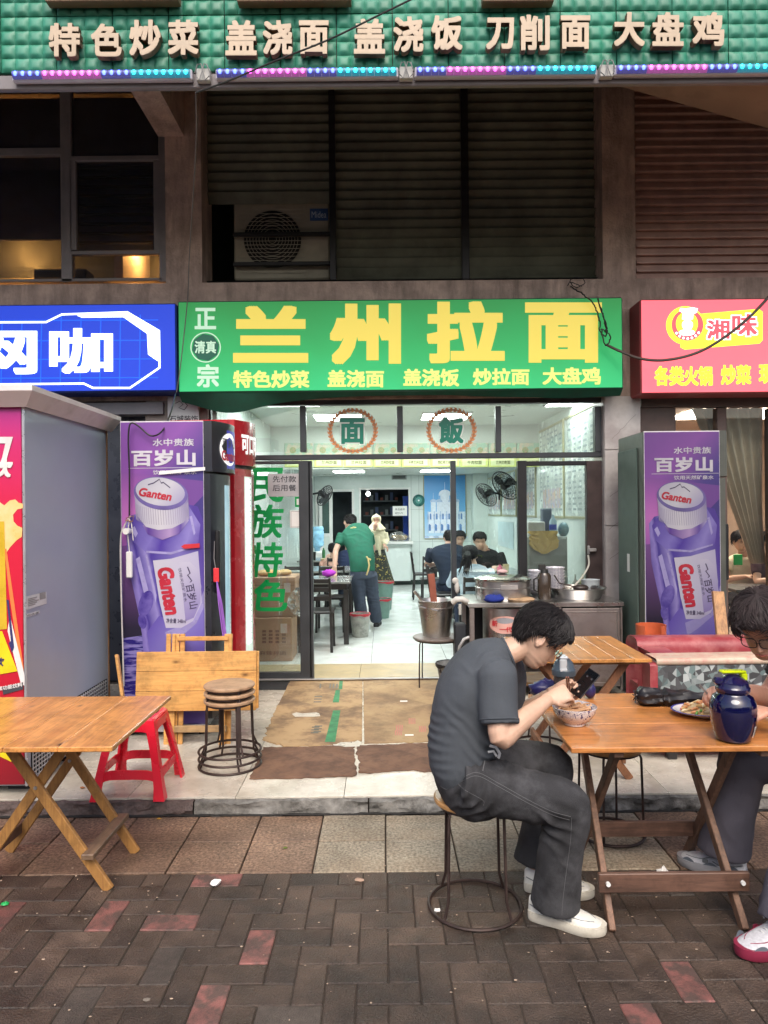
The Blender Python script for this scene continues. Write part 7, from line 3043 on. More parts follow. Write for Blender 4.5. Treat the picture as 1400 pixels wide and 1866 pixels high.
# shaker
sp_ = at(1028, 1262, y=3.42)
t = thing('shaker_bottle', 'dark shaker bottle with grey dome lid and silver flip handle', 'bottle', (sp_.x, 3.42, TZ))
m = MB()
m.lathe([(.001, 0), (.043, 0), (.05, .15), (.001, .15)], n=28)
obj('body', m, M('smoke_plastic', (.05, .045, .045), rough=.2), t)
m = MB()
m.lathe([(.055, .14), (.057, .165), (.055, .17), (.05, .175), (.044, .2), (.028, .218), (.001, .224)], n=32)
obj('lid', m, M('lid_blue_grey', (.05, .07, .09), rough=.35), t)
m = MB()
m.bbox((-.03, -.05, .168), (.005, -.035, .225), .006)
m.bbox((-.03, -.05, .222), (.012, .02, .236), .006)
m.bbox((-.03, -.052, .165), (.005, -.046, .18), .003)
obj('flip_handle', m, M('handle_silver', (.5, .53, .56), rough=.3), t)
# navy bag behind the hands
m = MB()
p = at(992, 1262, y=3.53)
m.ball(p + V((0, 0, .0)), (.075, .05, .045), 20, 12)
b_ = solo('navy_bag', m, M('navy_nylon', (.015, .015, .09), rough=.4), 'crumpled navy bag on the table edge behind the man\'s arm', 'bag')
for v in b_.data.vertices:
 v.co += v.co.normalized() * noise.noise(v.co * 45) * .018
b_.location.z = TZ + .002
m = MB()
p = at(1077, 1262, y=3.5)
m.ball((p.x, 3.52, TZ + .04), (.03, .03, .04), 16, 10)
solo('navy_pouch', m, M('navy_nylon', (0, 0, 0)), 'small round navy pouch behind the patterned bowl', 'pouch')
# umbrella
pa_, pb2 = at(1160, 1268, y=3.40), at(1345, 1262, y=3.36)
pa_.z = pb2.z = TZ + .045
t = thing('folded_umbrella', 'folded black umbrella lying across the far side of the eating table', 'umbrella', (pa_.x, 3.40, TZ))
m = MB()
n_ = 40
rs = []
for i in range(n_ + 1):
 f_ = i / n_
 c = pa_.lerp(pb2, f_ * .74)
 c.z = TZ + .04 - .01 * f_
 R_ = (.053 - .022 * f_) * (1 + .12 * math.sin(f_ * 21) * (f_ > .25)) * (math.sin(min(1, f_ * 9 + .25) * PI / 2)) * (.72 if .30 < f_ < .36 else 1)
 rs.append([V((c.x, c.y + R_ * math.cos(a) * (1 + .14 * math.sin(a * 7 + f_ * 9)), c.z + R_ * .85 * math.sin(a) * (1 + .14 * math.sin(a * 7 + f_ * 9)))) for a in [2 * PI * q / 28 for q in range(28)]])
m.rings(rs)
nyl = M('black_nylon', (.013, .012, .015), rough=.45, var=.2)
obj('canopy', m, nyl, t, world=True, angle=60)
m = MB()
q0 = pa_.lerp(pb2, .74)
q0.z = TZ + .03
m.tube([q0, q0 + V((.11, -.01, -.004))], .015, n=12)
obj('handle', m, M('handle_black', (.03, .03, .035), rough=.3), t, world=True)
for k in range(7):
 m = MB()
 a = k * .9
 m.tube([V((pa_.x - .004, pa_.y, TZ + .04)), V((pa_.x - .008, pa_.y + .03 * math.cos(a), TZ + .04 + .03 * math.sin(a)))], .003, n=5)
 obj('rib_tip', m, M('handle_black', (0, 0, 0)), t, world=True)
m = MB()
p = at(1268, 1278, z=TZ)
m.bbox((p.x - .05, p.y - .015, TZ), (p.x + .09, p.y + .02, TZ + .022), .008)
t = solo('black_pouch', m, nyl, 'flat black and yellow pouch between the umbrella and the plate', 'pouch')
m = MB()
m.bbox((p.x - .045, p.y - .018, TZ + .01), (p.x + .0, p.y + .018, TZ + .0235), .005)
obj('yellow_strip', m, M('pouch_yellow', (.75, .68, .12)), t, world=True)
# plate of food
p = at(1292, 1303, z=TZ)
t = thing('food_plate', 'oval white plate with blue rim piled with stir fried food', 'plate', (p.x, p.y, TZ))
Xs = Matrix.Diagonal((1.0, .68, 1, 1))
m = MB()
m.lathe([(.09, .0), (.1, .004), (.15, .02), (.165, .024), (.165, .027), (.148, .024), (.1, .008), (.001, .007)], n=44, X=Xs)
obj('plate', m, porcw, t)
m = MB()
m.lathe([(.158, .0268), (.166, .0278), (.167, .0255)], n=44, X=Xs)
obj('rim_line', m, M('rim_blue', (.05, .06, .3), rough=.2), t)
m = MB()
m.lathe([(.13, .012), (.1, .028), (.06, .045), (.001, .052)], n=24, X=Xs)
obj('rice', m, M('rice', (.55, .4, .22), rough=.6, scale=60, bump=.6), t)
fm = [M('food_%d' % k, c, rough=.35, var=.2, scale=40) for k, c in enumerate(((.6, .38, .16), (.7, .55, .32), (.62, .26, .1), (.1, .28, .04), (.55, .09, .04)))]
for k in range(90):
 a, r_ = rr_.uniform(0, 6.28), math.sqrt(rr_.random()) * .125
 x, y = r_ * math.cos(a), r_ * .68 * math.sin(a)
 z = .056 - .3 * r_ ** 2 / .125 * 1.0 + rr_.uniform(-.002, .006)
 m = MB()
 X = Matrix.Translation((x, y, max(.02, z))) @ Matrix.Rotation(rr_.uniform(0, 6.3), 4, 'Z') @ Matrix.Rotation(rr_.uniform(-.6, .6), 4, 'X')
 L0 = rr_.uniform(.01, .022)
 m.tube([X @ V((-L0, 0, 0)), X @ V((-L0 * .3, 0, .004)), X @ V((L0 * .4, .003, .004)), X @ V((L0, .004, -.001))], [.003, .0065, .006, .002], n=6)
 obj('food_piece', m, fm[(0, 1, 0, 2, 1, 0, 3, 2, 4)[k % 9]] if k % 9 != 6 or k % 2 else fm[3], t)
# blue jug
p = at(1343, 1352, z=TZ)
t = thing('blue_jug', 'big glossy dark blue water jug with yellow green flip lid', 'jug', (p.x, p.y + .03, TZ))
bj = bpy.data.materials.new('blue_jug_plastic')
bj.use_nodes = True
b = bj.node_tree.nodes['Principled BSDF']
b.inputs['Base Color'].default_value = (.002, .002, .035, 1)
b.inputs['Roughness'].default_value = .06
b.inputs['Coat Weight'].default_value = 1
b.inputs['Subsurface Weight'].default_value = 0
m = MB()
m.lathe([(.001, 0), (.055, 0), (.066, .006), (.082, .06), (.088, .11), (.086, .15), (.074, .178), (.062, .185), (.06, .19), (.062, .195), (.001, .195)], n=56)
obj('body', m, bj, t)
m = MB()
m.lathe([(.062, .196), (.065, .2), (.065, .212), (.06, .218), (.058, .235), (.04, .252), (.02, .262), (.001, .264)], n=40)
m.bbox((-.075, -.018, .222), (-.03, .018, .25), .008)
obj('cap', m, M('jug_cap_navy', (.012, .01, .06), rough=.15, coat=.6), t)
m = MB()
m.bbox((-.05, -.02, .268), (.05, .018, .28), .006)
m.bbox((.03, -.02, .238), (.054, .018, .27), .006)
obj('flip_lid', m, M('lime_plastic', (.62, .75, .01), rough=.3), t)
m = MB()


def jf(u, v, w, z0=.028, z1=.145, a0=-.62, a1=-.44, rr2=.0015):
 z = z1 + (z0 - z1) * u
 an = a0 + (a1 - a0) * v
 r = .066 + .022 * math.sin(min(1, z / .11) * PI / 2) + rr2 if z < .11 else .088 + rr2 - .002 * (z - .11) / .04
 return V((r * math.cos(an), r * math.sin(an), z))


text(m, 'YAMAMOTO', lambda u, v, w: jf(u, v, w), .03)
obj('lettering', m, white_m, t, smooth=False)
m = MB()
m.grid(lambda u, v: jf(u, v, 0, .025, .07, -.9, -.72), 6, 2)
obj('label_patch', m, white_m, t)
m = MB()
text(m, 'TEAM', lambda u, v, w: jf(.1 + .8 * u, .2 + .6 * v, 0, .025, .07, -.9, -.72, .0025), .02)
obj('lettering', m, M('ink', (0, 0, 0)), t, smooth=False)

# ------------------------------------------------------------------ people
def interp(tab, z):
 if z <= tab[0][0]:
  return tab[0][1]
 for (a, va), (b, vb) in zip(tab[:-1], tab[1:]):
  if z <= b:
   t = (z - a) / (b - a)
   t = t * t * (3 - 2 * t) * .5 + t * .5
   return va + (vb - va) * t
 return tab[-1][1]


FRONT = [(-.118, .045), (-.11, .066), (-.098, .079), (-.088, .076), (-.078, .083), (-.072, .087), (-.067, .083), (-.06, .089), (-.052, .084), (-.045, .083), (-.02, .079), (.0, .078), (.012, .086), (.025, .091), (.05, .09), (.075, .077), (.1, .05), (.115, .022), (.122, .001)]
BACK = [(-.118, .02), (-.1, -.005), (-.085, -.03), (-.06, -.062), (-.03, -.085), (0, -.099), (.03, -.104), (.06, -.097), (.085, -.078), (.105, -.048), (.117, -.018), (.122, -.001)]
WID = [(-.118, .012), (-.108, .03), (-.09, .043), (-.07, .054), (-.04, .065), (-.01, .07), (.03, .076), (.06, .074), (.085, .061), (.105, .038), (.117, .016), (.122, .001)]


def head_pt(th, z, off=0):
 f, b, w = interp(FRONT, z), interp(BACK, z), interp(WID, z)
 cx, rx = (f + b) / 2, (f - b) / 2
 c, s = math.cos(th), math.sin(th)
 x = cx + rx * (abs(c) ** .92) * (1 if c > 0 else -1)
 y = w * (abs(s) ** .9) * (1 if s > 0 else -1)
 if c > 0:
  nose = 0
  if -.052 < z < .012:
   t = (z + .052) / .064
   nose = .026 * (math.sin(min(1, (1 - t) * 1.35) * PI / 2) ** 1.3) * (1 if t > .16 else max(0, t / .16))
   sg = .009 + .004 * (1 - t)
   x += nose * math.exp(-(y / sg) ** 2)
  sock = .011 * math.exp(-((abs(y) - .031) / .015) ** 2 - ((z - .0) / .012) ** 2)
  x -= sock
  lip = .004 * math.exp(-(y / .02) ** 2) * (math.exp(-((z + .06) / .004) ** 2) + math.exp(-((z + .073) / .005) ** 2))
  x += lip
  x += .004 * math.exp(-((abs(y) - .042) / .018) ** 2 - ((z + .028) / .02) ** 2)
 p = V((x, y, z))
 if off:
  n = V((p.x - cx * .6, p.y, (p.z - .01) * 1.0))
  p = p + n.normalized() * off
 return p


def frame_of(fwd, up):
 f = V(fwd).normalized()
 u = V(up)
 u = (u - f * u.dot(f)).normalized()
 l = u.cross(f)
 return Matrix((f, l, u)).transposed()


def add_head(mb, X, n=56, nz=64):
 rs = []
 for i in range(nz + 1):
  z = -.118 + .24 * i / nz
  rs.append([X @ head_pt(2 * PI * k / n, z) for k in range(n)])
 mb.rings(rs)
 for s in (-1, 1):   # ears: an outer rim and a bowl
  E = X @ (Matrix.Translation((-.008, s * .074, -.012)) @ Matrix.Rotation(R(-12), 4, 'Y') @ Matrix.Rotation(R(s * 22), 4, 'Z'))
  mb.ball((0, 0, 0), (.016, .006, .03), 14, 9, None)
  k = 14 * 10
  mb.v[-k:] = [tuple(E @ V(v)) for v in mb.v[-k:]]
  pts = [E @ V((.004 * 0 + .015 * math.cos(a), s * .006, .004 + .025 * math.sin(a))) for a in [R(-60 + 300 * q / 14) for q in range(15)]]
  mb.tube(pts, .0042, n=6)


def smooth_pts(ps, k=4):
 out = []
 n = len(ps)
 for i in range(n - 1):
  p0, p1, p2, p3 = ps[max(i - 1, 0)], ps[i], ps[i + 1], ps[min(i + 2, n - 1)]
  for q in range(k):
   t = q / k
   out.append(tuple(.5 * ((2 * b) + (c - a) * t + (2 * a - 5 * b + 4 * c - d) * t * t + (3 * b - a - 3 * c + d) * t ** 3) for a, b, c, d in zip(p0, p1, p2, p3)))
 out.append(tuple(ps[-1]))
 return out


def sloft(mb, st, side, n=20, sq=0, k=4):
 """loft through smoothed stations"""
 flat = [(*V(c), a, b) for c, a, b in st]
 sm = smooth_pts(flat, k)
 mb.loft([(V(q[:3]), max(.002, q[3]), max(.002, q[4])) for q in sm], side, n, sq=sq)


def add_hand(mb, wrist, d, pn, curl=.5, s=1.0, left=False, thumb_in=.3, tips=None):
 """palm, four unequal fingers bent towards the palm side pn, thumb from the side of the palm"""
 d = V(d).normalized()
 pn = V(pn)
 pn = (pn - d * pn.dot(d)).normalized()
 sd = d.cross(pn) * (-1 if left else 1)      # towards the thumb
 w = V(wrist)
 mb.loft([(w - d * .02 * s, .027 * s, .02 * s), (w + d * .01 * s, .03 * s, .017 * s), (w + d * .045 * s, .039 * s, .016 * s), (w + d * .08 * s, .041 * s, .0135 * s), (w + d * .09 * s, .036 * s, .01 * s)], sd, 16)
 lens = [(.040, .025, .019), (.044, .028, .02), (.041, .026, .02), (.032, .02, .017)]
 out = []
 for k in range(4):
  off = (.029, .0095, -.0105, -.029)[k] * s
  p = w + d * (.082, .087, .084, .076)[k] * s + sd * off
  ang = 0
  spread = (.10, .02, -.05, -.13)[k] * (1 - curl)
  pts, rs = [p - d * .025 * s, p], [.0095 * s, .0098 * s]
  for j, L in enumerate(lens[k]):
   ang += (R(78), R(88), R(50))[j] * curl * (1 + .07 * (k - 1.5)) + R(4)
   dd = (d * math.cos(ang) + pn * math.sin(ang) + sd * spread).normalized()
   p = p + dd * L * s
   pts.append(p.copy())
   rs.append((.0088, .0082, .0066)[j] * s * (.9 if k == 3 else 1))
  sm = smooth_pts([(*a, r) for a, r in zip(pts, rs)], 3)
  mb.tube([V(q[:3]) for q in sm], [q[3] for q in sm], n=10)
  mb.ball(pts[-1], rs[-1], 10, 8)
  out.append(pts[-1])
 b = w + d * .022 * s + sd * .026 * s
 t1 = b + (d * .75 + sd * (.75 - thumb_in) + pn * (.25 + .5 * thumb_in)).normalized() * .04 * s
 t2 = t1 + (d * .9 + sd * (.15 - thumb_in) + pn * (.3 + thumb_in)).normalized() * .032 * s
 t3 = t2 + (d * .9 + sd * (-.2 - thumb_in) + pn * (.3 + thumb_in)).normalized() * .024 * s
 sm = smooth_pts([(*b, .014 * s), (*t1, .012 * s), (*t2, .0105 * s), (*t3, .0078 * s)], 3)
 mb.tube([V(q[:3]) for q in sm], [q[3] for q in sm], n=10)
 mb.ball(t3, .0078 * s, 10, 8)
 return out, t3


def make_hair(parent, X, mat, style='short', seed=0, n=1100, s=1.0, thick=.016, strand=.0026, fuzz=.12):
 """close cap plus many locks combed down from the crown"""
 rr = random.Random(seed)

 def hl(th):      # lower hair edge by angle: 0 front, pi back
  a = abs((th + PI) % (2 * PI) - PI)
  if style == 'buzz':
   tab = [(0, .062), (.6, .058), (.95, .045), (1.15, .0), (1.5, .012), (1.8, .0), (2.2, -.05), (PI, -.06)]
  elif style == 'fringe':
   tab = [(0, .06), (.5, .062), (.85, .056), (1.05, .034), (1.22, .0), (1.36, .026), (1.75, .008), (1.95, -.02), (2.3, -.055), (PI, -.068)]
  else:
   tab = [(0, .064), (.6, .06), (.95, .03), (1.15, -.005), (1.4, .012), (1.8, .0), (2.2, -.05), (PI, -.065)]
  return interp(tab, a)
 m = MB()
 nth, nv = 56, 16
 rs = []
 for j in range(nv + 1):
  v = j / nv
  row = []
  for i in range(nth):
   th = 2 * PI * i / nth
   e = hl(th)
   z = .1215 + (e - .1215) * v
   off = thick * (.75 + .25 * math.sin(v * PI)) * (1 if v < .95 else .4)
   if style == 'buzz':
    off = .005
   off += noise.noise(V((math.cos(th) * 6, math.sin(th) * 6, z * 50 + seed))) * .0025
   row.append(X @ head_pt(th, z, off))
  rs.append(row)
 inner = []
 for i in range(nth):
  th = 2 * PI * i / nth
  inner.append(X @ head_pt(th, hl(th), -.004))
 rs.append(inner)
 m.rings(rs, True, flip=True)
 obj('hair_cap', m, mat, parent, world=True, angle=70)
 if n:
  m = MB()
  for k in range(n):
   th = rr.uniform(-PI, PI)
   e = hl(th)
   z0 = .121 - (.121 - e) * rr.random() ** .8 * .85
   if style == 'buzz':
    L = rr.uniform(.012, .022)
   else:
    L = rr.uniform(.03, .06)
   zend = max(z0 - L, e - rr.uniform(0, .012))
   dth = rr.gauss(0, fuzz)
   lift = rr.uniform(.6, 1.15) * thick if style != 'buzz' else .004
   pts = []
   for q in range(5):
    f = q / 4
    z = z0 + (zend - z0) * f
    o = lift * (.8 + .35 * math.sin(f * PI)) + (rr.uniform(.0, .006) * f if style != 'buzz' else .014 * f)
    pts.append(X @ head_pt(th + dth * f, z, o))
   w = strand * rr.uniform(.7, 1.3)
   m.tube(pts, [w, w * 1.1, w, w * .7, w * .2], n=4, cap=False)
  obj('hair_locks', m, mat, parent, world=True, angle=80)


def make_shoe(parent, heel, toe, up_m, sole_m, s=1.0, trim=None, name='shoe', lace=None, side_m=None):
 heel, toe = V(heel), V(toe)
 f = (toe - heel)
 L = f.length
 f.normalize()
 l = V((0, 0, 1)).cross(f).normalized()
 u = f.cross(l)
 Fm = Matrix((f, l, u)).transposed().to_4x4()
 Fm.translation = heel

 def P_(x, y, z):
  return Fm @ V((x * L, y * s, z * s))
 wid = [(0, .02), (.03, .032), (.15, .037), (.4, .038), (.62, .047), (.8, .048), (.92, .036), (.985, .02), (1, .006)]
 m = MB()
 rs = []
 xs_ = [0, .02, .06, .15, .27, .4, .52, .64, .75, .84, .91, .96, .99, 1.0]
 for z, k in ((0, .96), (.008, 1.04), (.024, 1.07), (.034, 1.03)):
  ring = []
  for x in xs_:
   ring.append(P_((x - .5) * (1 + .015 * (k > 1)) + .5, interp(wid, x) * k, z + (.012 * max(0, x - .75) * 4 * (1 if z < .01 else .4)) * .5))
  for x in xs_[::-1]:
   ring.append(P_((x - .5) * (1 + .015 * (k > 1)) + .5, -interp(wid, x) * k, z + (.012 * max(0, x - .75) * 4 * (1 if z < .01 else .4)) * .5))
  rs.append(ring[::-1])
 m.rings(rs, flip=True)
 sh = obj(name, m, sole_m, parent, world=True, angle=50)
 hgt = [(0, .075), (.05, .088), (.15, .092), (.28, .094), (.4, .09), (.52, .078), (.64, .062), (.76, .052), (.88, .043), (.96, .034), (1, .028)]
 m = MB()
 rs = []
 for x in [0.0, .02, .06, .12, .2, .28, .36, .44, .52, .6, .68, .76, .84, .9, .95, .985]:
  w, h = interp(wid, x) * .95, interp(hgt, x)
  ring = []
  for q in range(20):
   a = 2 * PI * q / 20
   c, s_ = math.cos(a), math.sin(a)
   y = w * math.copysign(abs(c) ** .7, c) * (1 - (.32 if x < .55 else .15) * max(0, s_))
   z = .028 + (h - .028) * max(0, s_) ** .85 if s_ > 0 else .028 - .004
   ring.append(P_(x, y, z))
  rs.append(ring)
 m.rings(rs)
 obj('upper', m, up_m, sh, world=False)
 # sub-part meshes keep world layout: shift handled below
 ch = [c for c in bpy.data.objects if c.parent == sh][-1]
 off = wloc(sh)
 for v in ch.data.vertices:
  v.co -= off

 def sub(nm, mb_, mat):
  o = obj(nm, mb_, mat, sh, world=True)
  return o
 m = MB()
 for q in range(5):
  x = .42 + .055 * q
  h = interp(hgt, x)
  m.tube([P_(x, -.022, h - .01), P_(x + .01, 0, h + .003), P_(x, .022, h - .01)], .0026, n=5)
  m.tube([P_(x + .03, -.022, h - .014), P_(x + .012, 0, h + .004), P_(x - .02, .02, h - .007)], .0024, n=5)
 m.tube([P_(.44, 0, .09), P_(.40, -.03, .1), P_(.45, -.045, .085), P_(.48, -.03, .08)], .0028, n=5)
 m.tube([P_(.44, 0, .09), P_(.48, .03, .1), P_(.53, .04, .08), P_(.5, .02, .078)], .0028, n=5)
 sub('laces', m, lace or up_m)
 if trim:
  m = MB()
  for sg in (-1, 1):
   m.tube([P_(x, sg * (interp(wid, x) * .93), z) for x, z in ((.03, .06), (.12, .052), (.25, .045), (.38, .042), (.46, .052))], .0022, n=5)
   m.tube([P_(x, sg * (interp(wid, x) * .9 - o), z) for x, z, o in ((.5, .062, .006), (.62, .052, .007), (.72, .048, .012), (.8, .046, .02), (.86, .043, .026))], .0022, n=5)
   m.bbox((-.012, -.002, -.009), (.012, .002, .009), .002, Fm @ Matrix.Translation((.56 * L, sg * .0445 * s, .05 * s)))
  sub('trim', m, trim)
 if side_m:
  m = MB()
  for sg in (-1, 1):
   for (x0, x1, z0, z1) in ((.05, .3, .028, .05), (.36, .62, .028, .046), (.7, .92, .03, .05)):
    pts = []
    nn = 8
    for q in range(nn + 1):
     x = x0 + (x1 - x0) * q / nn
     pts.append(P_(x, sg * (interp(wid, x) * .98), z0))
    for q in range(nn, -1, -1):
     x = x0 + (x1 - x0) * q / nn
     pts.append(P_(x, sg * (interp(wid, x) * .965), z0 + (z1 - z0) * math.sin(PI * q / nn)))
    m.poly(pts)
  sub('side_panel', m, side_m)['kind'] = 'stuff'
 return sh


def capsule_leg(mb, a, b, c, ra, rb, rc, side, n=18):
 """hip a, knee b, ankle c"""
 a, b, c = V(a), V(b), V(c)
 sloft(mb, [(a, ra, ra), (a.lerp(b, .5), (ra + rb) * .5, (ra + rb) * .5), (b + (b - a).normalized() * .0, rb, rb), (b.lerp(c, .12), rb * .98, rb * .98), (b.lerp(c, .55), (rb + rc) * .5, (rb + rc) * .5), (c, rc, rc)], side, n)


def skin_mat(name, c):
 if name in MATS:
  return MATS[name]
 m = M(name, c, rough=.48, var=.07, scale=25, bump=.08, bscale=300, rv=.06)
 b = m.node_tree.nodes['Principled BSDF']
 b.inputs['Subsurface Weight'].default_value = .12
 b.inputs['Subsurface Radius'].default_value = (.012, .005, .003)
 b.inputs['Subsurface Scale'].default_value = .5
 return m


def eyes(parent, X, brow_m, closed=True):
 m = MB()
 for s in (-1, 1):
  pts = [X @ (head_pt(0, .018) * 0 + V((.083 - .35 * abs(abs(y) - .02) * .6, s * y, .019 + .003 * math.sin((y - .015) / .035 * PI)))) for y in (.014, .022, .03, .038, .046)]
  m.tube(pts, [.0015, .0032, .0034, .0028, .001], n=6)
  pts = [X @ V((.0735 - (y - .03) ** 2 * 9, s * y, -.003 - .12 * abs(y - .031) * 0)) for y in (.019, .025, .031, .037, .043)]
  m.tube(pts, [.0008, .0019, .0021, .0018, .0008], n=5)
 obj('brows_and_lashes', m, brow_m, parent, world=True)


def lips(parent, X, mat):
 m = MB()
 m.tube([X @ V((.092 - abs(y) * .25 - y * y * 8, y, -.0665)) for y in (-.021, -.012, 0, .012, .021)], [.001, .0026, .003, .0026, .001], n=6)
 obj('lips', m, mat, parent, world=True)


def glasses(parent, X, mat, r=.021, s=1, square=False):
 m = MB()
 for sd in (-1, 1):
  c = V((.097, sd * .031, -.004))
  pts = []
  for q in range(24):
   a = 2 * PI * q / 24
   e = .6 if square else 1
   ca, sa = math.copysign(abs(math.cos(a)) ** e, math.cos(a)), math.copysign(abs(math.sin(a)) ** e, math.sin(a))
   pts.append(X @ (c + V((-.006 * abs(ca) * (1 if ca * sd > 0 else 0), r * 1.1 * ca, r * .88 * sa))))
  m.tube(pts, .0013 if not square else .0019, n=6, closed=True)
  m.tube([X @ V((.093, sd * .053, .002)), X @ V((.06, sd * .073, .003)), X @ V((-.005, sd * .08, .008)), X @ V((-.02, sd * .078, -.006))], .0012 if not square else .0018, n=6)
 m.tube([X @ V((.099, -.011, .0)), X @ V((.104, 0, .004)), X @ V((.099, .011, 0))], .0012, n=6)
 g = obj('glasses', m, mat, parent, world=True)
 m = MB()
 for sd in (-1, 1):
  c = V((.0965, sd * .031, -.004))
  m.poly([X @ (c + V((0, r * 1.05 * math.cos(q * PI / 10), r * .84 * math.sin(q * PI / 10)))) for q in range(20)])
 obj('lens', m, glass('spectacle_lens', refl=.12), g, world=True)
 # keep the lens under the spectacles in the same frame
 return g


def folds(specs, base=.002, freq=9, seed=0):
 """specs: (centre, radius, direction, waves per metre, height)"""
 S = [(V(c), r, V(d).normalized(), f, a) for c, r, d, f, a in specs]

 def fn(p):
  h = noise.noise(p * freq + V((seed, 0, 0))) * base + noise.noise(p * freq * 2.3 + V((0, seed, 0))) * base * .5
  for c, r, d, f, a in S:
   q = p - c
   w = math.exp(-q.length_squared / (r * r)) * max(0, .55 + 1.6 * noise.noise(p * 5.5 + c * 3))
   if w > .02:
    ph = q.dot(d) * f * 2.3 + noise.noise(p * 8 + c) * 4.5
    sn = math.sin(ph)
    h += 1.0 * a * w * (abs(sn) ** 2.2 if sn > 0 else .5 * sn)
  return h
 return fn


# ================================================================== the man in grey at the table
Ym = 2.95
pm = lambda u, v, y=Ym: at(u, v, y=y)
man = thing('person', 'man in grey t-shirt and black jeans eating noodles on a round stool', 'person', (.36, Ym, 0))
sk = skin_mat('skin_tan', (.58, .37, .265))
hairm = M('hair_black', (.013, .011, .012), rough=.62, var=.3, scale=60, spec=.3)
SIDE = V((0, 1, 0))
hips = (V((.335, 2.84, .575)), V((.335, 3.06, .575)))
kn = (V((.70, 2.785, .50)), V((.725, 3.13, .535)))
an = (V((.655, 2.85, .09)), V((.635, 3.10, .10)))
shN, elN, wrN = pm(904, 1226, 2.79), pm(912, 1344, 2.71), pm(1000, 1274, 2.86)
shF, elF, wrF = pm(925, 1222, 3.11), pm(925, 1318, 3.17), pm(1008, 1262, 3.07)
HC = pm(984, 1160)
HX = Matrix.Translation(HC) @ frame_of((.73, -.02, -.70), (.70, 0, .73)).to_4x4() @ Matrix.Scale(1.06, 4)
bm = MB()
add_head(bm, HX)
sloft(bm, [(pm(905, 1200), .07, .05), (pm(930, 1187), .062, .052), (pm(948, 1178), .055, .052), (pm(964, 1168), .052, .052), (pm(975, 1152), .05, .05)], SIDE, 18)
# hidden trunk and legs inside the clothes
sloft(bm, [(pm(850, 1400), .12, .085), (pm(846, 1330), .125, .09), (pm(870, 1240), .14, .09), (pm(902, 1204), .12, .06)], SIDE, 16)
for h_, k_, a_ in zip(hips, kn, an):
 capsule_leg(bm, h_, k_, a_, .07, .05, .035, SIDE, 12)
for sh_, el_, wr_, k in ((shN, elN, wrN, 0), (shF, elF, wrF, 1)):
 sloft(bm, [(sh_, .048, .048), (sh_.lerp(el_, .5), .043, .045), (el_, .041, .043), (el_.lerp(wr_, .22), .043, .046), (el_.lerp(wr_, .6), .034, .037), (wr_, .026, .024)], SIDE, 16)
add_hand(bm, wrN, (.93, .12, .28), (.1, .75, -.65), curl=.92, s=.98, thumb_in=.5, left=True)
tipsF, thF = add_hand(bm, wrF, (.9, -.1, .35), (.3, -.8, .1), curl=.55, s=.95, thumb_in=.2)
me = remesh(bm, .0036, 5, name='body')
obj('body', me, sk, man)
for v in me.vertices:
 v.co -= man.location
make_hair(man, HX, hairm, 'fringe', 3, 3200, thick=.0175, strand=.0018, fuzz=.12)
eyes(man, HX, hairm)
lips(man, HX, M('lips_red', (.42, .12, .1), rough=.4))
glasses(man, HX, M('thin_metal', (.12, .1, .09), rough=.3, metal=.8))
# t-shirt
tee = M('tee_grey', (.062, .071, .084), rough=.9, var=.08, scale=90, bump=.25, bscale=500)
b_ = MB()
sloft(b_, [(pm(846, 1404), .155, .118), (pm(838, 1385), .165, .128), (pm(840, 1355), .168, .135), (pm(846, 1318), .168, .138), (pm(853, 1277), .175, .14), (pm(868, 1240), .185, .132), (pm(886, 1212), .17, .112), (pm(905, 1199), .125, .086), (pm(921, 1194), .08, .07), (pm(928, 1191), .074, .064)], SIDE, 28, sq=.4)
endN, endF = shN.lerp(elN, .80), shF.lerp(elF, .8)
for sh_, en in ((shN, endN), (shF, endF)):
 ins = sh_.lerp(pm(880, 1225), .5)
 sloft(b_, [(ins, .085, .09), (sh_, .076, .08), (sh_.lerp(en, .5), .07, .078), (en, .064, .074)], SIDE, 20)
fold = folds([(pm(860, 1385), .13, (.5, .1, .9), 70, .011), (pm(900, 1290, 2.83), .11, (.8, .3, .6), 62, .009), (pm(890, 1245, 2.8), .09, (.5, .1, .9), 70, .0045), (pm(800, 1350, 2.9), .12, (.2, .2, 1), 75, .0045), (pm(885, 1345, 2.85), .13, (.75, 0, .8), 62, .010), (pm(820, 1260, 2.85), .14, (.7, .3, .3), 45, .003), (endN, .06, (1, .3, .2), 90, .003)], .004, 7, 1)
me = remesh(b_, .0075, 3, fold, 'tshirt')
for v in me.vertices:
 v.co -= man.location
obj('tshirt', me, tee, man)
m = MB()
cc = pm(918, 1195)
tt = (pm(950, 1176) - pm(925, 1186)).normalized()
u_ = tt.cross(SIDE)
m.tube([cc + tt * .022 + SIDE * .076 * math.cos(q * PI / 16) + u_ * .066 * math.sin(q * PI / 16) for q in range(32)], .0055, n=8, closed=True)
obj('collar', m, tee, man, world=True)
for nm, a_, b2 in (('sleeve_hem', shN, endN),):
 d_ = (b2 - a_).normalized()
 s1_ = SIDE - d_ * SIDE.dot(d_)
 s1_.normalize()
 s2__ = d_.cross(s1_)
 m = MB()
 m.tube([b2 - d_ * .018 + s1_ * .0665 * math.cos(q * PI / 14) + s2__ * .0765 * math.sin(q * PI / 14) for q in range(28)], .0022, n=5, closed=True)
 obj(nm, m, tee, man, world=True)
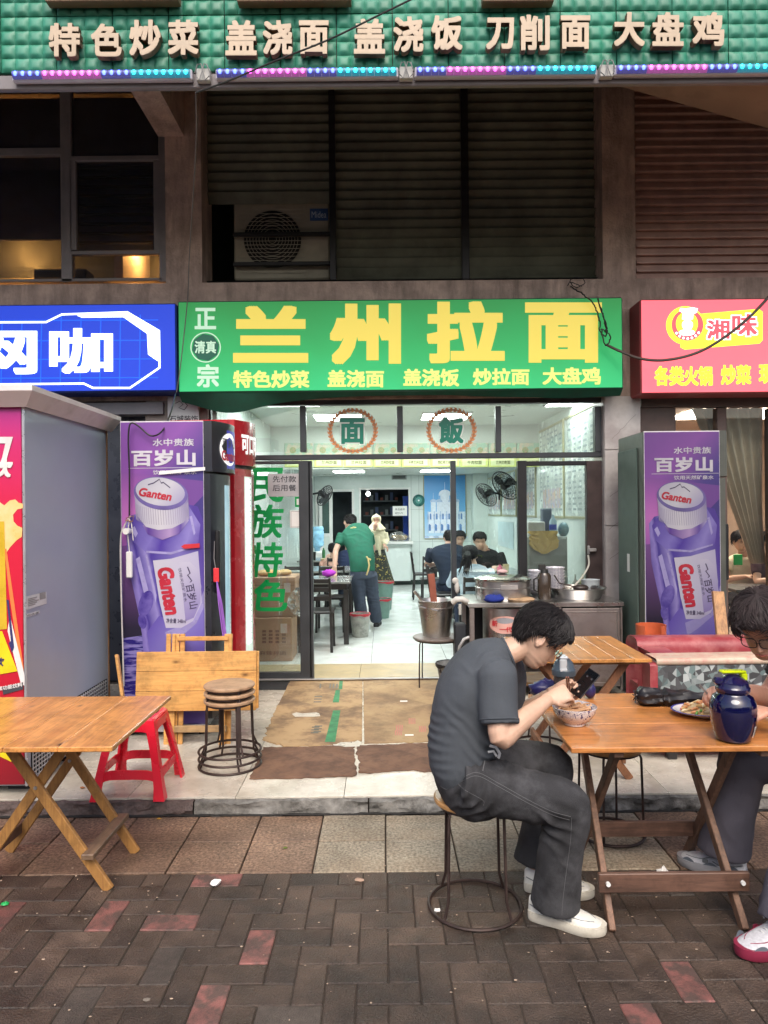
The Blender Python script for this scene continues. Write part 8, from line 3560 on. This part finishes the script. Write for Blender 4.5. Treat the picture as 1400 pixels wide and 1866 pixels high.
# jeans
denim = M('denim_black', (.026, .026, .029), rough=.88, var=.4, scale=9, bump=.35, bscale=420, dirt=(.095, .095, .102), dscale=4.5, damt=.6, stain=.2)
b_ = MB()
sloft(b_, [(pm(838, 1378), .15, .115), (pm(846, 1404), .165, .13), (pm(858, 1432), .172, .125), (pm(880, 1438), .165, .105), (pm(900, 1436), .14, .09)], SIDE, 24, sq=.3)
for k, (h_, k_, a_) in enumerate(zip(hips, kn, an)):
 hem = a_ + V((.012, .0, -.015 if k == 0 else .02))
 sloft(b_, [(h_ + V((-.03, 0, -.0)), .098, .1), (h_.lerp(k_, .3), .096, .108), (h_.lerp(k_, .65), .088, .1), (k_ + V((-.0, 0, .004)), .084, .088), (k_.lerp(hem, .14) + V((.012, 0, 0)), .084, .088), (k_.lerp(hem, .4), .082, .085), (k_.lerp(hem, .75), .086, .092), (hem, .088, .1)], SIDE, 22)
fold = folds([(kn[0] + V((-.06, -.03, -.06)), .085, (.55, .2, 1), 62, .014), (pm(905, 1400, 2.85), .13, (1, .2, .4), 62, .012), (pm(860, 1430, 2.8), .13, (.8, .2, -.6), 60, .010), (kn[0] + V((.02, 0, -.2)), .12, (1, .1, .35), 40, .004), (an[0] + V((-.03, 0, .09)), .1, (.9, .1, .6), 60, .0045), (kn[1] + V((-.06, 0, -.06)), .09, (.5, 0, 1), 70, .007), (an[1] + V((0, 0, .06)), .09, (.8, 0, .5), 60, .004)], .005, 6, 5)
me = remesh(b_, .008, 3, fold, 'jeans')
for v in me.vertices:
 v.co -= man.location
jeans = obj('jeans', me, denim, man)
# seams pulled onto the jeans
from mathutils.bvhtree import BVHTree
bv = BVHTree.FromPolygons([v.co.copy() for v in me.vertices], [tuple(p.vertices) for p in me.polygons])
stitch = M('stitch_grey', (.13, .13, .135), rough=.8)


def seam(px, y, r=.0008, mat=stitch):
 pts = []
 dense = smooth_pts([tuple(at(u, v, y=y) - man.location) for u, v in px], 8)
 for q in dense:
  q = V(q)
  o = V((q.x, q.y - .6, q.z))
  hit = bv.ray_cast(CAMPOS - man.location, (q - (CAMPOS - man.location)).normalized())
  if hit[0]:
   pts.append(hit[0] + hit[1] * .0008)
 if len(pts) > 2:
  m = MB()
  m.tube(pts, r, n=4)
  obj('seam', m, mat, man)


seam([(842, 1418), (870, 1408), (910, 1428), (960, 1456), (1005, 1478), (1040, 1488)], 2.75)
seam([(842, 1424), (870, 1414), (910, 1434), (960, 1462), (1005, 1484), (1038, 1494)], 2.75)
seam([(1042, 1490), (1040, 1530), (1032, 1590), (1026, 1640), (1024, 1668)], 2.75)
seam([(803, 1432), (815, 1438), (828, 1424), (848, 1440), (880, 1458), (881, 1468)], 2.75)
seam([(865, 1375), (868, 1390), (880, 1375), (884, 1382), (880, 1405)], 2.75, .0022)
# belt tag, shoes
m = MB()
p = pm(899, 1368, 2.80)
m.tube([p + V((-.015, 0, .02)), p + V((.01, -.004, .015)), p + V((.025, -.004, -.01)), p + V((.02, -.002, -.028))], .006, n=6)
m.tube([p + V((-.02, 0, -.005)), p + V((.0, -.006, .0)), p + V((.012, -.004, -.02))], .005, n=6)
obj('belt_end', m, M('belt_white', (.5, .5, .5), rough=.5), man, world=True)
shw = M('shoe_white', (.66, .65, .6), rough=.4, var=.05, dirt=(.45, .42, .36), dscale=8, damt=.4)
shs = M('sole_cream', (.6, .56, .47), rough=.5, dirt=(.3, .26, .2), dscale=12, damt=.5)
shg = M('trim_grey', (.16, .17, .18), rough=.5)
make_shoe(man, (.578, 2.905, .0), (.845, 2.765, 0), shw, shs, 1.12, shg)
make_shoe(man, (.60, 3.12, 0), (.88, 3.04, 0), shw, shs, 1.1, shg)
# phone and chopsticks are held things
ph_c = pm(1066, 1245, 3.0)
PX = Matrix.Translation(ph_c) @ frame_of((.6, .12, .62), (-.5, -.6, .62)).to_4x4()
m = MB()
m.bbox((-.066, -.032, -.0045), (.066, .032, .0035), .005, PX)
t = solo('phone', m, M('phone_body', (.02, .02, .022), rough=.3), 'black phone tilted in the left hand of the man in grey', 'phone', loc=ph_c)
m = MB()
m.bbox((-.063, -.029, .0034), (.063, .029, .0042), .0003, PX)
obj('screen', m, M('phone_screen', (.005, .006, .008), rough=.05, coat=1), t, world=True)
m = MB()
for q in ((-.02, .01), (.03, .01), (.03, -.015)):
 m.bbox((q[0] - .004, q[1] - .004, .0042), (q[0] + .004, q[1] + .004, .0046), .0002, PX)
obj('screen_icons', m, M('icon_grey', (.03, .03, .035)), t, world=True)
m = MB()
h0 = pm(1046, 1256, 2.90)
for dz in (0, .008):
 m.tube([h0 + V((-.03 + dz, 0, .05)), at(1040, 1302, y=3.12) + V((dz, 0, 0))], [.0032, .0022], n=6)
solo('chopsticks', m, M('chopstick_red', (.2, .06, .03), rough=.4), 'dark chopsticks in the right hand of the man in grey reaching into his bowl', 'chopsticks')

# ================================================================== the man at the right edge
man2 = thing('person', 'man in glasses leaning in over his plate, cut off by the right edge', 'person', (1.95, 2.98, 0))
sk2 = skin_mat('skin_warm', (.58, .31, .22))
HC2 = at(1392, 1140, y=2.82)
HX2 = Matrix.Translation(HC2) @ frame_of((-.55, -.62, -.52), (-.35, -.35, .85)).to_4x4() @ Matrix.Scale(1.08, 4)
bm = MB()
add_head(bm, HX2)
nb = V((1.80, 3.02, 1.13))
sloft(bm, [(nb, .07, .055), (nb.lerp(HC2, .5), .056, .056), (HC2 + V((.04, .03, .0)), .05, .055)], V((0, 1, 0)), 18)
sloft(bm, [(V((2.0, 2.98, .56)), .12, .09), (V((1.98, 2.98, .85)), .12, .09), (V((1.88, 3.0, 1.05)), .12, .07)], V((0, 1, 0)), 16)
legs2 = ((V((1.98, 2.86, .57)), V((1.62, 2.72, .53)), V((1.50, 2.66, .10))), (V((1.98, 3.1, .57)), V((1.58, 3.16, .53)), V((1.52, 3.22, .10))))
for L_ in legs2:
 capsule_leg(bm, *L_, .07, .05, .035, V((0, 1, 0)), 12)
arms2 = ((V((1.86, 2.84, 1.04)), V((1.72, 2.74, .80)), at(1402, 1298, y=2.93)), (V((1.84, 3.16, 1.04)), V((1.73, 3.24, .80)), at(1328, 1260, y=3.10)))
for sh_, el_, wr_ in arms2:
 sloft(bm, [(sh_, .05, .05), (sh_.lerp(el_, .5), .045, .046), (el_, .042, .043), (el_.lerp(wr_, .3), .042, .044), (el_.lerp(wr_, .65), .034, .035), (wr_, .026, .023)], V((0, 1, 0)), 16)
add_hand(bm, arms2[0][2], (-.92, .3, .1), (-.1, .3, -.9), curl=.7, s=1, left=False)
add_hand(bm, arms2[1][2], (-.97, -.1, .1), (.0, -.5, -.8), curl=.72, s=1, left=True, thumb_in=.45)
me = remesh(bm, .0042, 5, name='body')
for v in me.vertices:
 v.co -= man2.location
obj('body', me, sk2, man2)
hairb = M('hair_brown', (.03, .02, .021), rough=.75, var=.4, scale=60)
make_hair(man2, HX2, hairb, 'short', 8, 3600, thick=.026, strand=.0015, fuzz=.35)
eyes(man2, HX2, hairb)
lips(man2, HX2, M('lips_red', (0, 0, 0)))
glasses(man2, HX2, M('black_rim', (.02, .015, .015), rough=.3), r=.024, square=True)
b_ = MB()
sloft(b_, [(V((2.0, 2.98, .56)), .17, .13), (V((2.0, 2.98, .75)), .175, .14), (V((1.95, 2.99, .95)), .19, .13), (V((1.88, 3.0, 1.07)), .17, .09), (V((1.82, 3.01, 1.12)), .08, .07)], V((0, 1, 0)), 24)
for sh_, el_, wr_ in arms2:
 sloft(b_, [(sh_ + V((.03, 0, 0)), .08, .08), (sh_, .075, .075), (sh_.lerp(el_, .65), .068, .068)], V((0, 1, 0)), 18)
me = remesh(b_, .01, 3, folds([(V((1.9, 2.9, .8)), .2, (.3, 0, 1), 60, .006)], .004), 'tshirt')
for v in me.vertices:
 v.co -= man2.location
obj('tshirt', me, M('tee_black', (.02, .02, .022), rough=.9), man2)
trg = M('trouser_grey', (.085, .078, .1), rough=.85, var=.12, bump=.3, bscale=400)
trk = trg
for k, (h_, k_, a_) in enumerate(legs2):
 b_ = MB()
 hem = a_ + V((0, 0, .0))
 sloft(b_, [(h_, .11, .1), (h_.lerp(k_, .5), .1, .11), (k_, .09, .095), (k_.lerp(hem, .15), .09, .095), (k_.lerp(hem, .5), .09, .1), (hem, .105 - .01 * k, .115)], V((0, 1, 0)), 22)
 me = remesh(b_, .009, 3, folds([(k_ + V((.03, 0, -.06)), .1, (.4, 0, 1), 60, .007), (hem + V((0, 0, .1)), .15, (.8, .5, .4), 50, .006)], .006, 6, k), 'trouser_leg')
 for v in me.vertices:
  v.co -= man2.location
 obj('trouser_leg', me, trg, man2)
shr = M('shoe_silver', (.5, .5, .53), rough=.4, scale=90, var=.12)
shl = M('shoe_lace', (.6, .6, .6), rough=.7)
sor = M('sole_crimson', (.22, .02, .05), rough=.4)
sod = M('panel_steel', (.12, .14, .17), rough=.4)
make_shoe(man2, (1.58, 2.72, 0), (1.285, 2.62, 0), shr, sor, 1.2, sor, lace=shl, side_m=sod)
make_shoe(man2, (1.60, 3.18, 0), (1.36, 3.34, 0), shr, M('sole_silver', (.3, .3, .32), rough=.5), 1.15, shg, lace=shl, side_m=sod)
m = MB()
w_ = at(1290, 1262, y=3.08)
for dz in (0, .006):
 m.tube([w_ + V((-.035, .0, .03 + dz)), w_ + V((.05, -.02, -.07 + dz))], [.0022, .003], n=6)
solo('chopsticks', m, alu_m, 'thin metal chopsticks in the hand reaching to the oval plate', 'chopsticks')
stool('round stool under the man at the right edge', 2.02, 2.98, 0, a0=.5)


# ================================================================== people indoors
def simple_person(label, loc, head_c, fwd, up, spine, arms, legs, top, bottom, skin, hair, hstyle='short', sleeve=.6, vox=.011, sc_=1.0, side=V((1, 0, 0)), hands=(), shoes=None, hairn=500, group=None, legr=(.09, .07, .07), name='person'):
 P0 = thing(name, label, 'person', loc, group=group)
 X = Matrix.Translation(head_c) @ frame_of(fwd, up).to_4x4() @ Matrix.Scale(sc_, 4)
 b = MB()
 add_head(b, X, 32, 36)
 top_c = V(spine[-1][0])
 sloft(b, [(top_c, .06, .05), (top_c.lerp(V(head_c), .5), .052, .052), (V(head_c).lerp(top_c, .1), .05, .05)], side, 14)
 sloft(b, [(c, a * .7, q * .65) for c, a, q in spine], side, 12)
 for (h_, k_, a_) in legs:
  capsule_leg(b, h_, k_, a_, .06, .045, .035, side, 10)
 for i, (s_, e_, w_) in enumerate(arms):
  s_, e_, w_ = V(s_), V(e_), V(w_)
  sloft(b, [(s_, .045, .045), (s_.lerp(e_, .5), .042, .042), (e_, .038, .038), (e_.lerp(w_, .3), .038, .038), (w_, .026, .023)], side, 12)
  hd = hands[i] if i < len(hands) else ((w_ - e_).normalized(), (0, 0, -1), .5)
  add_hand(b, w_, hd[0], hd[1], hd[2], 1.0, left=bool(i))
 me = remesh(b, .0065, 3, name='body')
 for v in me.vertices:
  v.co -= P0.location
 obj('body', me, skin, P0)
 if hair:
  make_hair(P0, X, hair, hstyle, 5, hairn, thick=.016, strand=.004)
  eyes(P0, X, hair)
 b = MB()
 sloft(b, spine, side, 22, sq=.3)
 for s_, e_, w_ in arms:
  s_, e_, w_ = V(s_), V(e_), V(w_)
  if sleeve <= 1:
   sloft(b, [(s_, .07, .07), (s_.lerp(e_, sleeve * .5), .066, .066), (s_.lerp(e_, sleeve), .06, .06)], side, 14)
  else:
   sloft(b, [(s_, .07, .07), (s_.lerp(e_, .6), .06, .06), (e_, .055, .055), (e_.lerp(w_, .5), .05, .05), (e_.lerp(w_, .92), .042, .042)], side, 14)
 c0 = V(spine[len(spine) // 2][0])
 me = remesh(b, vox, 2, folds([(c0, .25, (.3, .3, 1), 40, .006), (V(spine[0][0]), .15, (.2, 0, 1), 60, .006)], .006, 6, 2), 'shirt')
 for v in me.vertices:
  v.co -= P0.location
 obj('shirt', me, top, P0)
 if legs and bottom:
  b = MB()
  p0 = V(spine[0][0])
  sloft(b, [(p0 + V((0, 0, .06)), .15, .11), (p0, .165, .125), (p0 + V((0, 0, -.1)), .16, .12)], side, 18)
  for (h_, k_, a_) in legs:
   capsule_leg(b, h_, k_, V(a_) + V((0, 0, -.01)), *legr, side, 14)
  me = remesh(b, vox, 2, folds([(V(legs[0][1]), .2, (.2, 0, 1), 50, .007), (V(legs[-1][1]), .2, (.2, 0, 1), 50, .007)], .005), 'trousers')
  for v in me.vertices:
   v.co -= P0.location
  obj('trousers', me, bottom, P0)
 if shoes:
  for (h_, t_) in shoes[1:]:
   make_shoe(P0, h_, t_, shoes[0], shoes[0], 1.1, name='shoe')
 return P0, X


skp = skin_mat('skin_pale', (.6, .37, .28))
black_s = M('shoe_black', (.015, .015, .017), rough=.5)
# waiter in green, bent over the first table, back to the street
y = 9.45
g = lambda u, v, yy=y: at(u, v, y=yy)
pel = g(662, 1040)
sp = [(g(661, 1040), .165, .13), (g(660, 1020), .17, .125), (g(657, 1000, y + .05), .175, .125), (g(652, 982, y + .12), .2, .13), (g(647, 968, y + .2), .19, .11), (g(643, 962, y + .25), .09, .08)]
arms = ((g(624, 975, y + .15), g(612, 1004, y + .05), g(610, 1034, y - .05)), (g(672, 975, y + .15), g(680, 1000, y + .3), g(668, 1012, y + .5)))
legs = ((g(653, 1046), g(655, 1092, y + .02), (g(660, 1120, y + .1).x, y + .3, P + .1)), (g(673, 1046), g(680, 1088, y + .12), (g(685, 1130).x, y + .38, P + .1)))
w1, _ = simple_person('waiter in a green shirt bending to wipe a table with his back turned', (pel.x, y, P), g(638, 953, y + .32), (-.25, .8, -.55), (0, .5, .8), sp, arms, legs,
                      M('polo_green', (.015, .12, .075), rough=.85, var=.12, scale=20), M('trouser_blue_grey', (.05, .065, .1), rough=.85, var=.15, scale=12), skp, hairm, 'buzz', .62,
                      hands=(((-.1, 0, -1), (0, -.8, .2), .4), ((-.3, .8, -.3), (0, 0, -1), .4)), shoes=(black_s, ((legs[0][2][0], y + .22, P), (legs[0][2][0] - .02, y + .5, P)), ((legs[1][2][0], y + .3, P), (legs[1][2][0] + .03, y + .58, P))), legr=(.11, .085, .085))
m = MB()
q = g(672, 1018, y - .15)
m.tube([g(668, 1014, y - .14), g(671, 1018, y - .155), g(673, 1030, y - .165), g(671, 1040, y - .165), g(668, 1048, y - .16)], .011, n=6)
m.tube([g(671, 1018, y - .155), g(676, 1020, y - .15)], .012, n=6)
obj('apron_string', m, M('apron_yellow', (.6, .45, .2), rough=.8), w1, world=True)
m = MB()
m.tube([g(640, 964, y + .1) + V((-.02, 0, 0)), g(644, 961, y + .09), g(652, 962, y + .1)], .011, n=6)
obj('apron_neck_band', m, M('apron_yellow', (0, 0, 0)), w1, world=True)
m = MB()
c = g(602, 1040, y - .1)
m.ball((c.x, 9.05, P + .80), (.085, .07, .045), 16, 10)
o = solo('purple_cloth', m, M('cloth_purple', (.35, .03, .4), rough=.9), 'bright purple wiping cloth under the waiter\'s hand', 'cloth')
for v in o.data.vertices:
 v.co += v.co.normalized() * noise.noise(v.co * 40) * .03

# woman in cream headscarf at the hatch counter
y = 14.0
g = lambda u, v, yy=14.0: at(u + 7, v, y=yy)
cr = M('scarf_cream', (.6, .55, .38), rough=.8, var=.08)
HCw = g(679, 948, y)
sp = [(g(680, 1004, y), .13, .09), (g(680, 990, y), .15, .1), (g(680, 978, y), .17, .11), (g(679, 967, y), .17, .09), (g(679, 961, y), .07, .06)]
arms = ((g(665, 971, y), g(664, 987, y - .05), g(676, 964, y - .2)), (g(694, 971, y), g(698, 984, y), g(693, 993, y - .15)))
wo, X = simple_person('woman in a cream headscarf and dark patterned skirt at the hatch counter', (HCw.x, y, P), HCw, (0, -.98, -.1), (0, -.1, 1), sp, arms, (), cr, None, skin_mat('skin_brown', (.42, .24, .17)), None, sleeve=2, hands=(((.3, -.2, .9), (0, .8, .2), .6), ((.6, -.4, -.5), (0, 0, -1), .3)))
eyes(wo, X, hairm)
m = MB()
rs = []
for i in range(15):
 z = .135 - .30 * i / 14
 k = i / 14
 ring = []
 for q in range(28):
  th = 2 * PI * q / 28
  if k < .62:
   off = .02
   p_ = head_pt(th, max(z, -.1), off)
   p_.z = z
   if abs((th + PI) % (2 * PI) - PI) < .75 and z < .055 and z > -.075:
    p_ = head_pt(th, z, -.01)
  else:
   f = (k - .62) / .38
   p_ = V(((.02 + (.085 + .07 * f) * math.cos(th)), (.085 + .1 * f) * math.sin(th), z))
  ring.append(X @ p_)
 rs.append(ring)
m.rings(rs, True, flip=True)
obj('headscarf', m, cr, wo, world=True, angle=70)
m = MB()
m.loft([(g(680, 978, y - .12), .06, .02), (g(684, 995, y - .13), .035, .02), (g(686, 1012, y - .13), .02, .012)], V((1, 0, 0)), 10)
obj('scarf_tail', m, cr, wo, world=True)
m = MB()
zf_ = P + .12
b0 = g(682, 1002, y)
sloft(m, [(b0, .135, .1), (b0 + V((.02, 0, -.25)), .18, .14), (b0 + V((.05, 0, -.55)), .23, .17), (V((b0.x + .07, y, zf_)), .26, .2)], V((1, 0, 0)), 30)
for i, v in enumerate(m.v):
 v = V(v)
 a = math.atan2(v.y - y, v.x - b0.x)
 k = max(0, (b0.z - v.z)) / .9
 m.v[i] = tuple(v + V((math.cos(a), math.sin(a), 0)) * .02 * k * math.sin(a * 9))
obj('skirt', m, M('skirt_dark', (.02, .025, .02), rough=.8, scale=26, c2=(.35, .28, .08), thr=(.57, .62)), wo, world=True)
m = MB()
for s2 in (-.08, .1):
 m.bbox((b0.x + .05 + s2 - .04, y - .22, P), (b0.x + .05 + s2 + .04, y + .04, P + .08), .02)
obj('shoes', m, black_s, wo, world=True)

navy = M('tee_navy', (.015, .024, .045), rough=.9, var=.15)


def seated(label, x, y, hx, hz, face, shoulder_z, top, hair, hstyle='short', sleeve=.6, width=.2, lean=0.0, lab_legs=True, scale=1.0, bottom=None, hn=350, fz=-.25):
 """sits on a chair of the indoor tables; face: +1 away from the street, -1 to it"""
 seat = P + .46
 sp = [(V((x, y, seat + .08)), .165, .13), (V((x, y + .02 * face, seat + .25)), .16, .12), (V((x + lean * .5, y + .06 * face, shoulder_z - .12)), width, .13), (V((x + lean, y + .1 * face, shoulder_z)), width * .95, .1), (V((x + lean, y + .12 * face, shoulder_z + .05)), .08, .07)]
 ax = width
 tz = P + .79
 arms = tuple((V((x + lean + s * ax, y + .1 * face, shoulder_z - .02)), V((x + lean + s * (ax + .06), y + .22 * face, (shoulder_z + tz) / 2 - .12)), V((x + lean + s * .12, y + .42 * face, tz + .02))) for s in (-face, face))
 legs = tuple((V((x + s * .1, y, seat + .07)), V((x + s * .12, y + .4 * face, seat + .05)), V((x + s * .12, y + .42 * face, P + .1))) for s in (-1, 1))
 return simple_person(label, (x, y, P), V((hx, y + .16 * face, hz)), (0.05, face, fz), (0, .1, 1), sp, arms, legs, top, bottom or M('trouser_navy', (.02, .03, .06), rough=.9), skp, hair, hstyle, sleeve, .013, scale, hairn=hn,
                         shoes=(black_s,) + tuple((V((l[2].x, l[2].y - .08 * face, P)), V((l[2].x, l[2].y + .18 * face, P))) for l in legs), legr=(.09, .07, .06))


p = at(857, 1013, y=8.35)
girl, GX = seated('girl with a long black ponytail in a pale blue shirt, back to the street', at(864, 1050, y=8.2).x, 8.2, p.x, p.z, 1, at(864, 1040, y=8.2).z, M('shirt_pale_blue', (.42, .52, .62), rough=.85, var=.06), hairm, 'short', 2, .19, fz=-.45)
m = MB()
b0 = at(853, 1005, y=8.2)
for k in range(26):
 o = V((random.gauss(0, .02), random.gauss(0, .015), 0))
 e = V((random.gauss(0, .035), 0, 0))
 L0 = random.uniform(.75, 1.05)
 m.tube([b0 + o * .4, b0 + o + V((-.01, -.07, -.04)), b0 + o + e * .5 + V((-.03, -.1, -.14 * L0)), b0 + o + e + V((-.045, -.08, -.27 * L0))], [.009, .011, .009, .002], n=5)
obj('ponytail', m, hairm, girl, world=True)
p = at(874, 985, y=9.9)
seated('young man in black facing the street across from the ponytail girl', at(882, 1020, y=10.05).x, 10.05, p.x, p.z, -1, at(880, 1008, y=9.9).z, M('tee_pure_black', (.01, .01, .011), rough=.9), hairm, 'fringe', 1.0, .2, fz=-.35)
p = at(819, 981, y=10.2)
seated('broad man in a navy t-shirt sitting with his back to the street', at(820, 1020, y=10.0).x - .0, 10.0, p.x, p.z, 1, at(820, 1000, y=10.0).z, navy, hairm, 'buzz', .7, .25, fz=-.45)
p = at(835, 980, y=11.6)
seated('dark haired customer mostly hidden behind the man in navy', p.x, 11.5, p.x, p.z, -1, p.z - .26, M('tee_slate', (.03, .035, .05), rough=.9), hairm, 'short', .6, .19)
p = at(607, 1002, y=11.7)
seated('child with short black hair at the second table on the left', p.x, 11.6, p.x, p.z, 1, p.z - .2, M('tee_peach', (.6, .35, .28), rough=.9), hairm, 'short', .5, .15, scale=.9)
p = at(630, 1000, y=11.7)
seated('customer in dark blue half hidden behind the waiter', p.x + .05, 11.5, p.x + .05, at(640, 990, y=11.5).z, 1, at(630, 1010, y=11.5).z, M('tee_dark_blue', (.015, .025, .07), rough=.9), hairm, 'short', .6, .18)
# right restaurant
for (u, v, yy, lb, tp, cc) in ((1337, 985, 8.4, 'woman in a cream t-shirt holding something green in the right restaurant', M('tee_cream', (.65, .55, .42), rough=.9), 0), (1392, 985, 8.0, 'customer in dark clothes at the right edge of the right restaurant', M('tee_maroon', (.05, .02, .03), rough=.9), 1)):
 p = at(u, v, y=yy)
 t, X = seated(lb, p.x + .06, yy, p.x, p.z, -1, p.z - .22, tp, hairm, 'short', .6, .19)
 if cc == 0:
  m = MB()
  q = at(1345, 1020, y=8.0)
  m.bbox((q.x - .05, 7.99, q.z - .06), (q.x + .05, 8.01, q.z + .06), .006)
  solo('green_phone', m, M('phone_green', (.03, .4, .1), rough=.4), 'bright green phone case held by the woman in the right restaurant', 'phone')
for (x, y, w, k) in ((at(1337, 985, y=8.4).x + .06, 8.5, 'under the woman in the cream t-shirt', 0), (at(1392, 985, y=8.0).x + .06, 8.1, 'at the right edge of the right restaurant', 1)):
 chair('dark chair ' + w, x, y, 0, group='restaurant chairs')
t = thing('restaurant_table', 'dark dining table in the right restaurant in front of the customers', 'table', (4.1, 7.5, P))
m = MB()
m.bbox((-.55, -.3, .72), (.75, .3, .75), .006)
obj('tabletop', m, blkw, t)
for sx in (-.48, .68):
 for sy in (-.24, .24):
  m = MB()
  m.bbox((sx - .025, sy - .025, 0), (sx + .025, sy + .025, .72), .004)
  obj('leg', m, blkw, t)
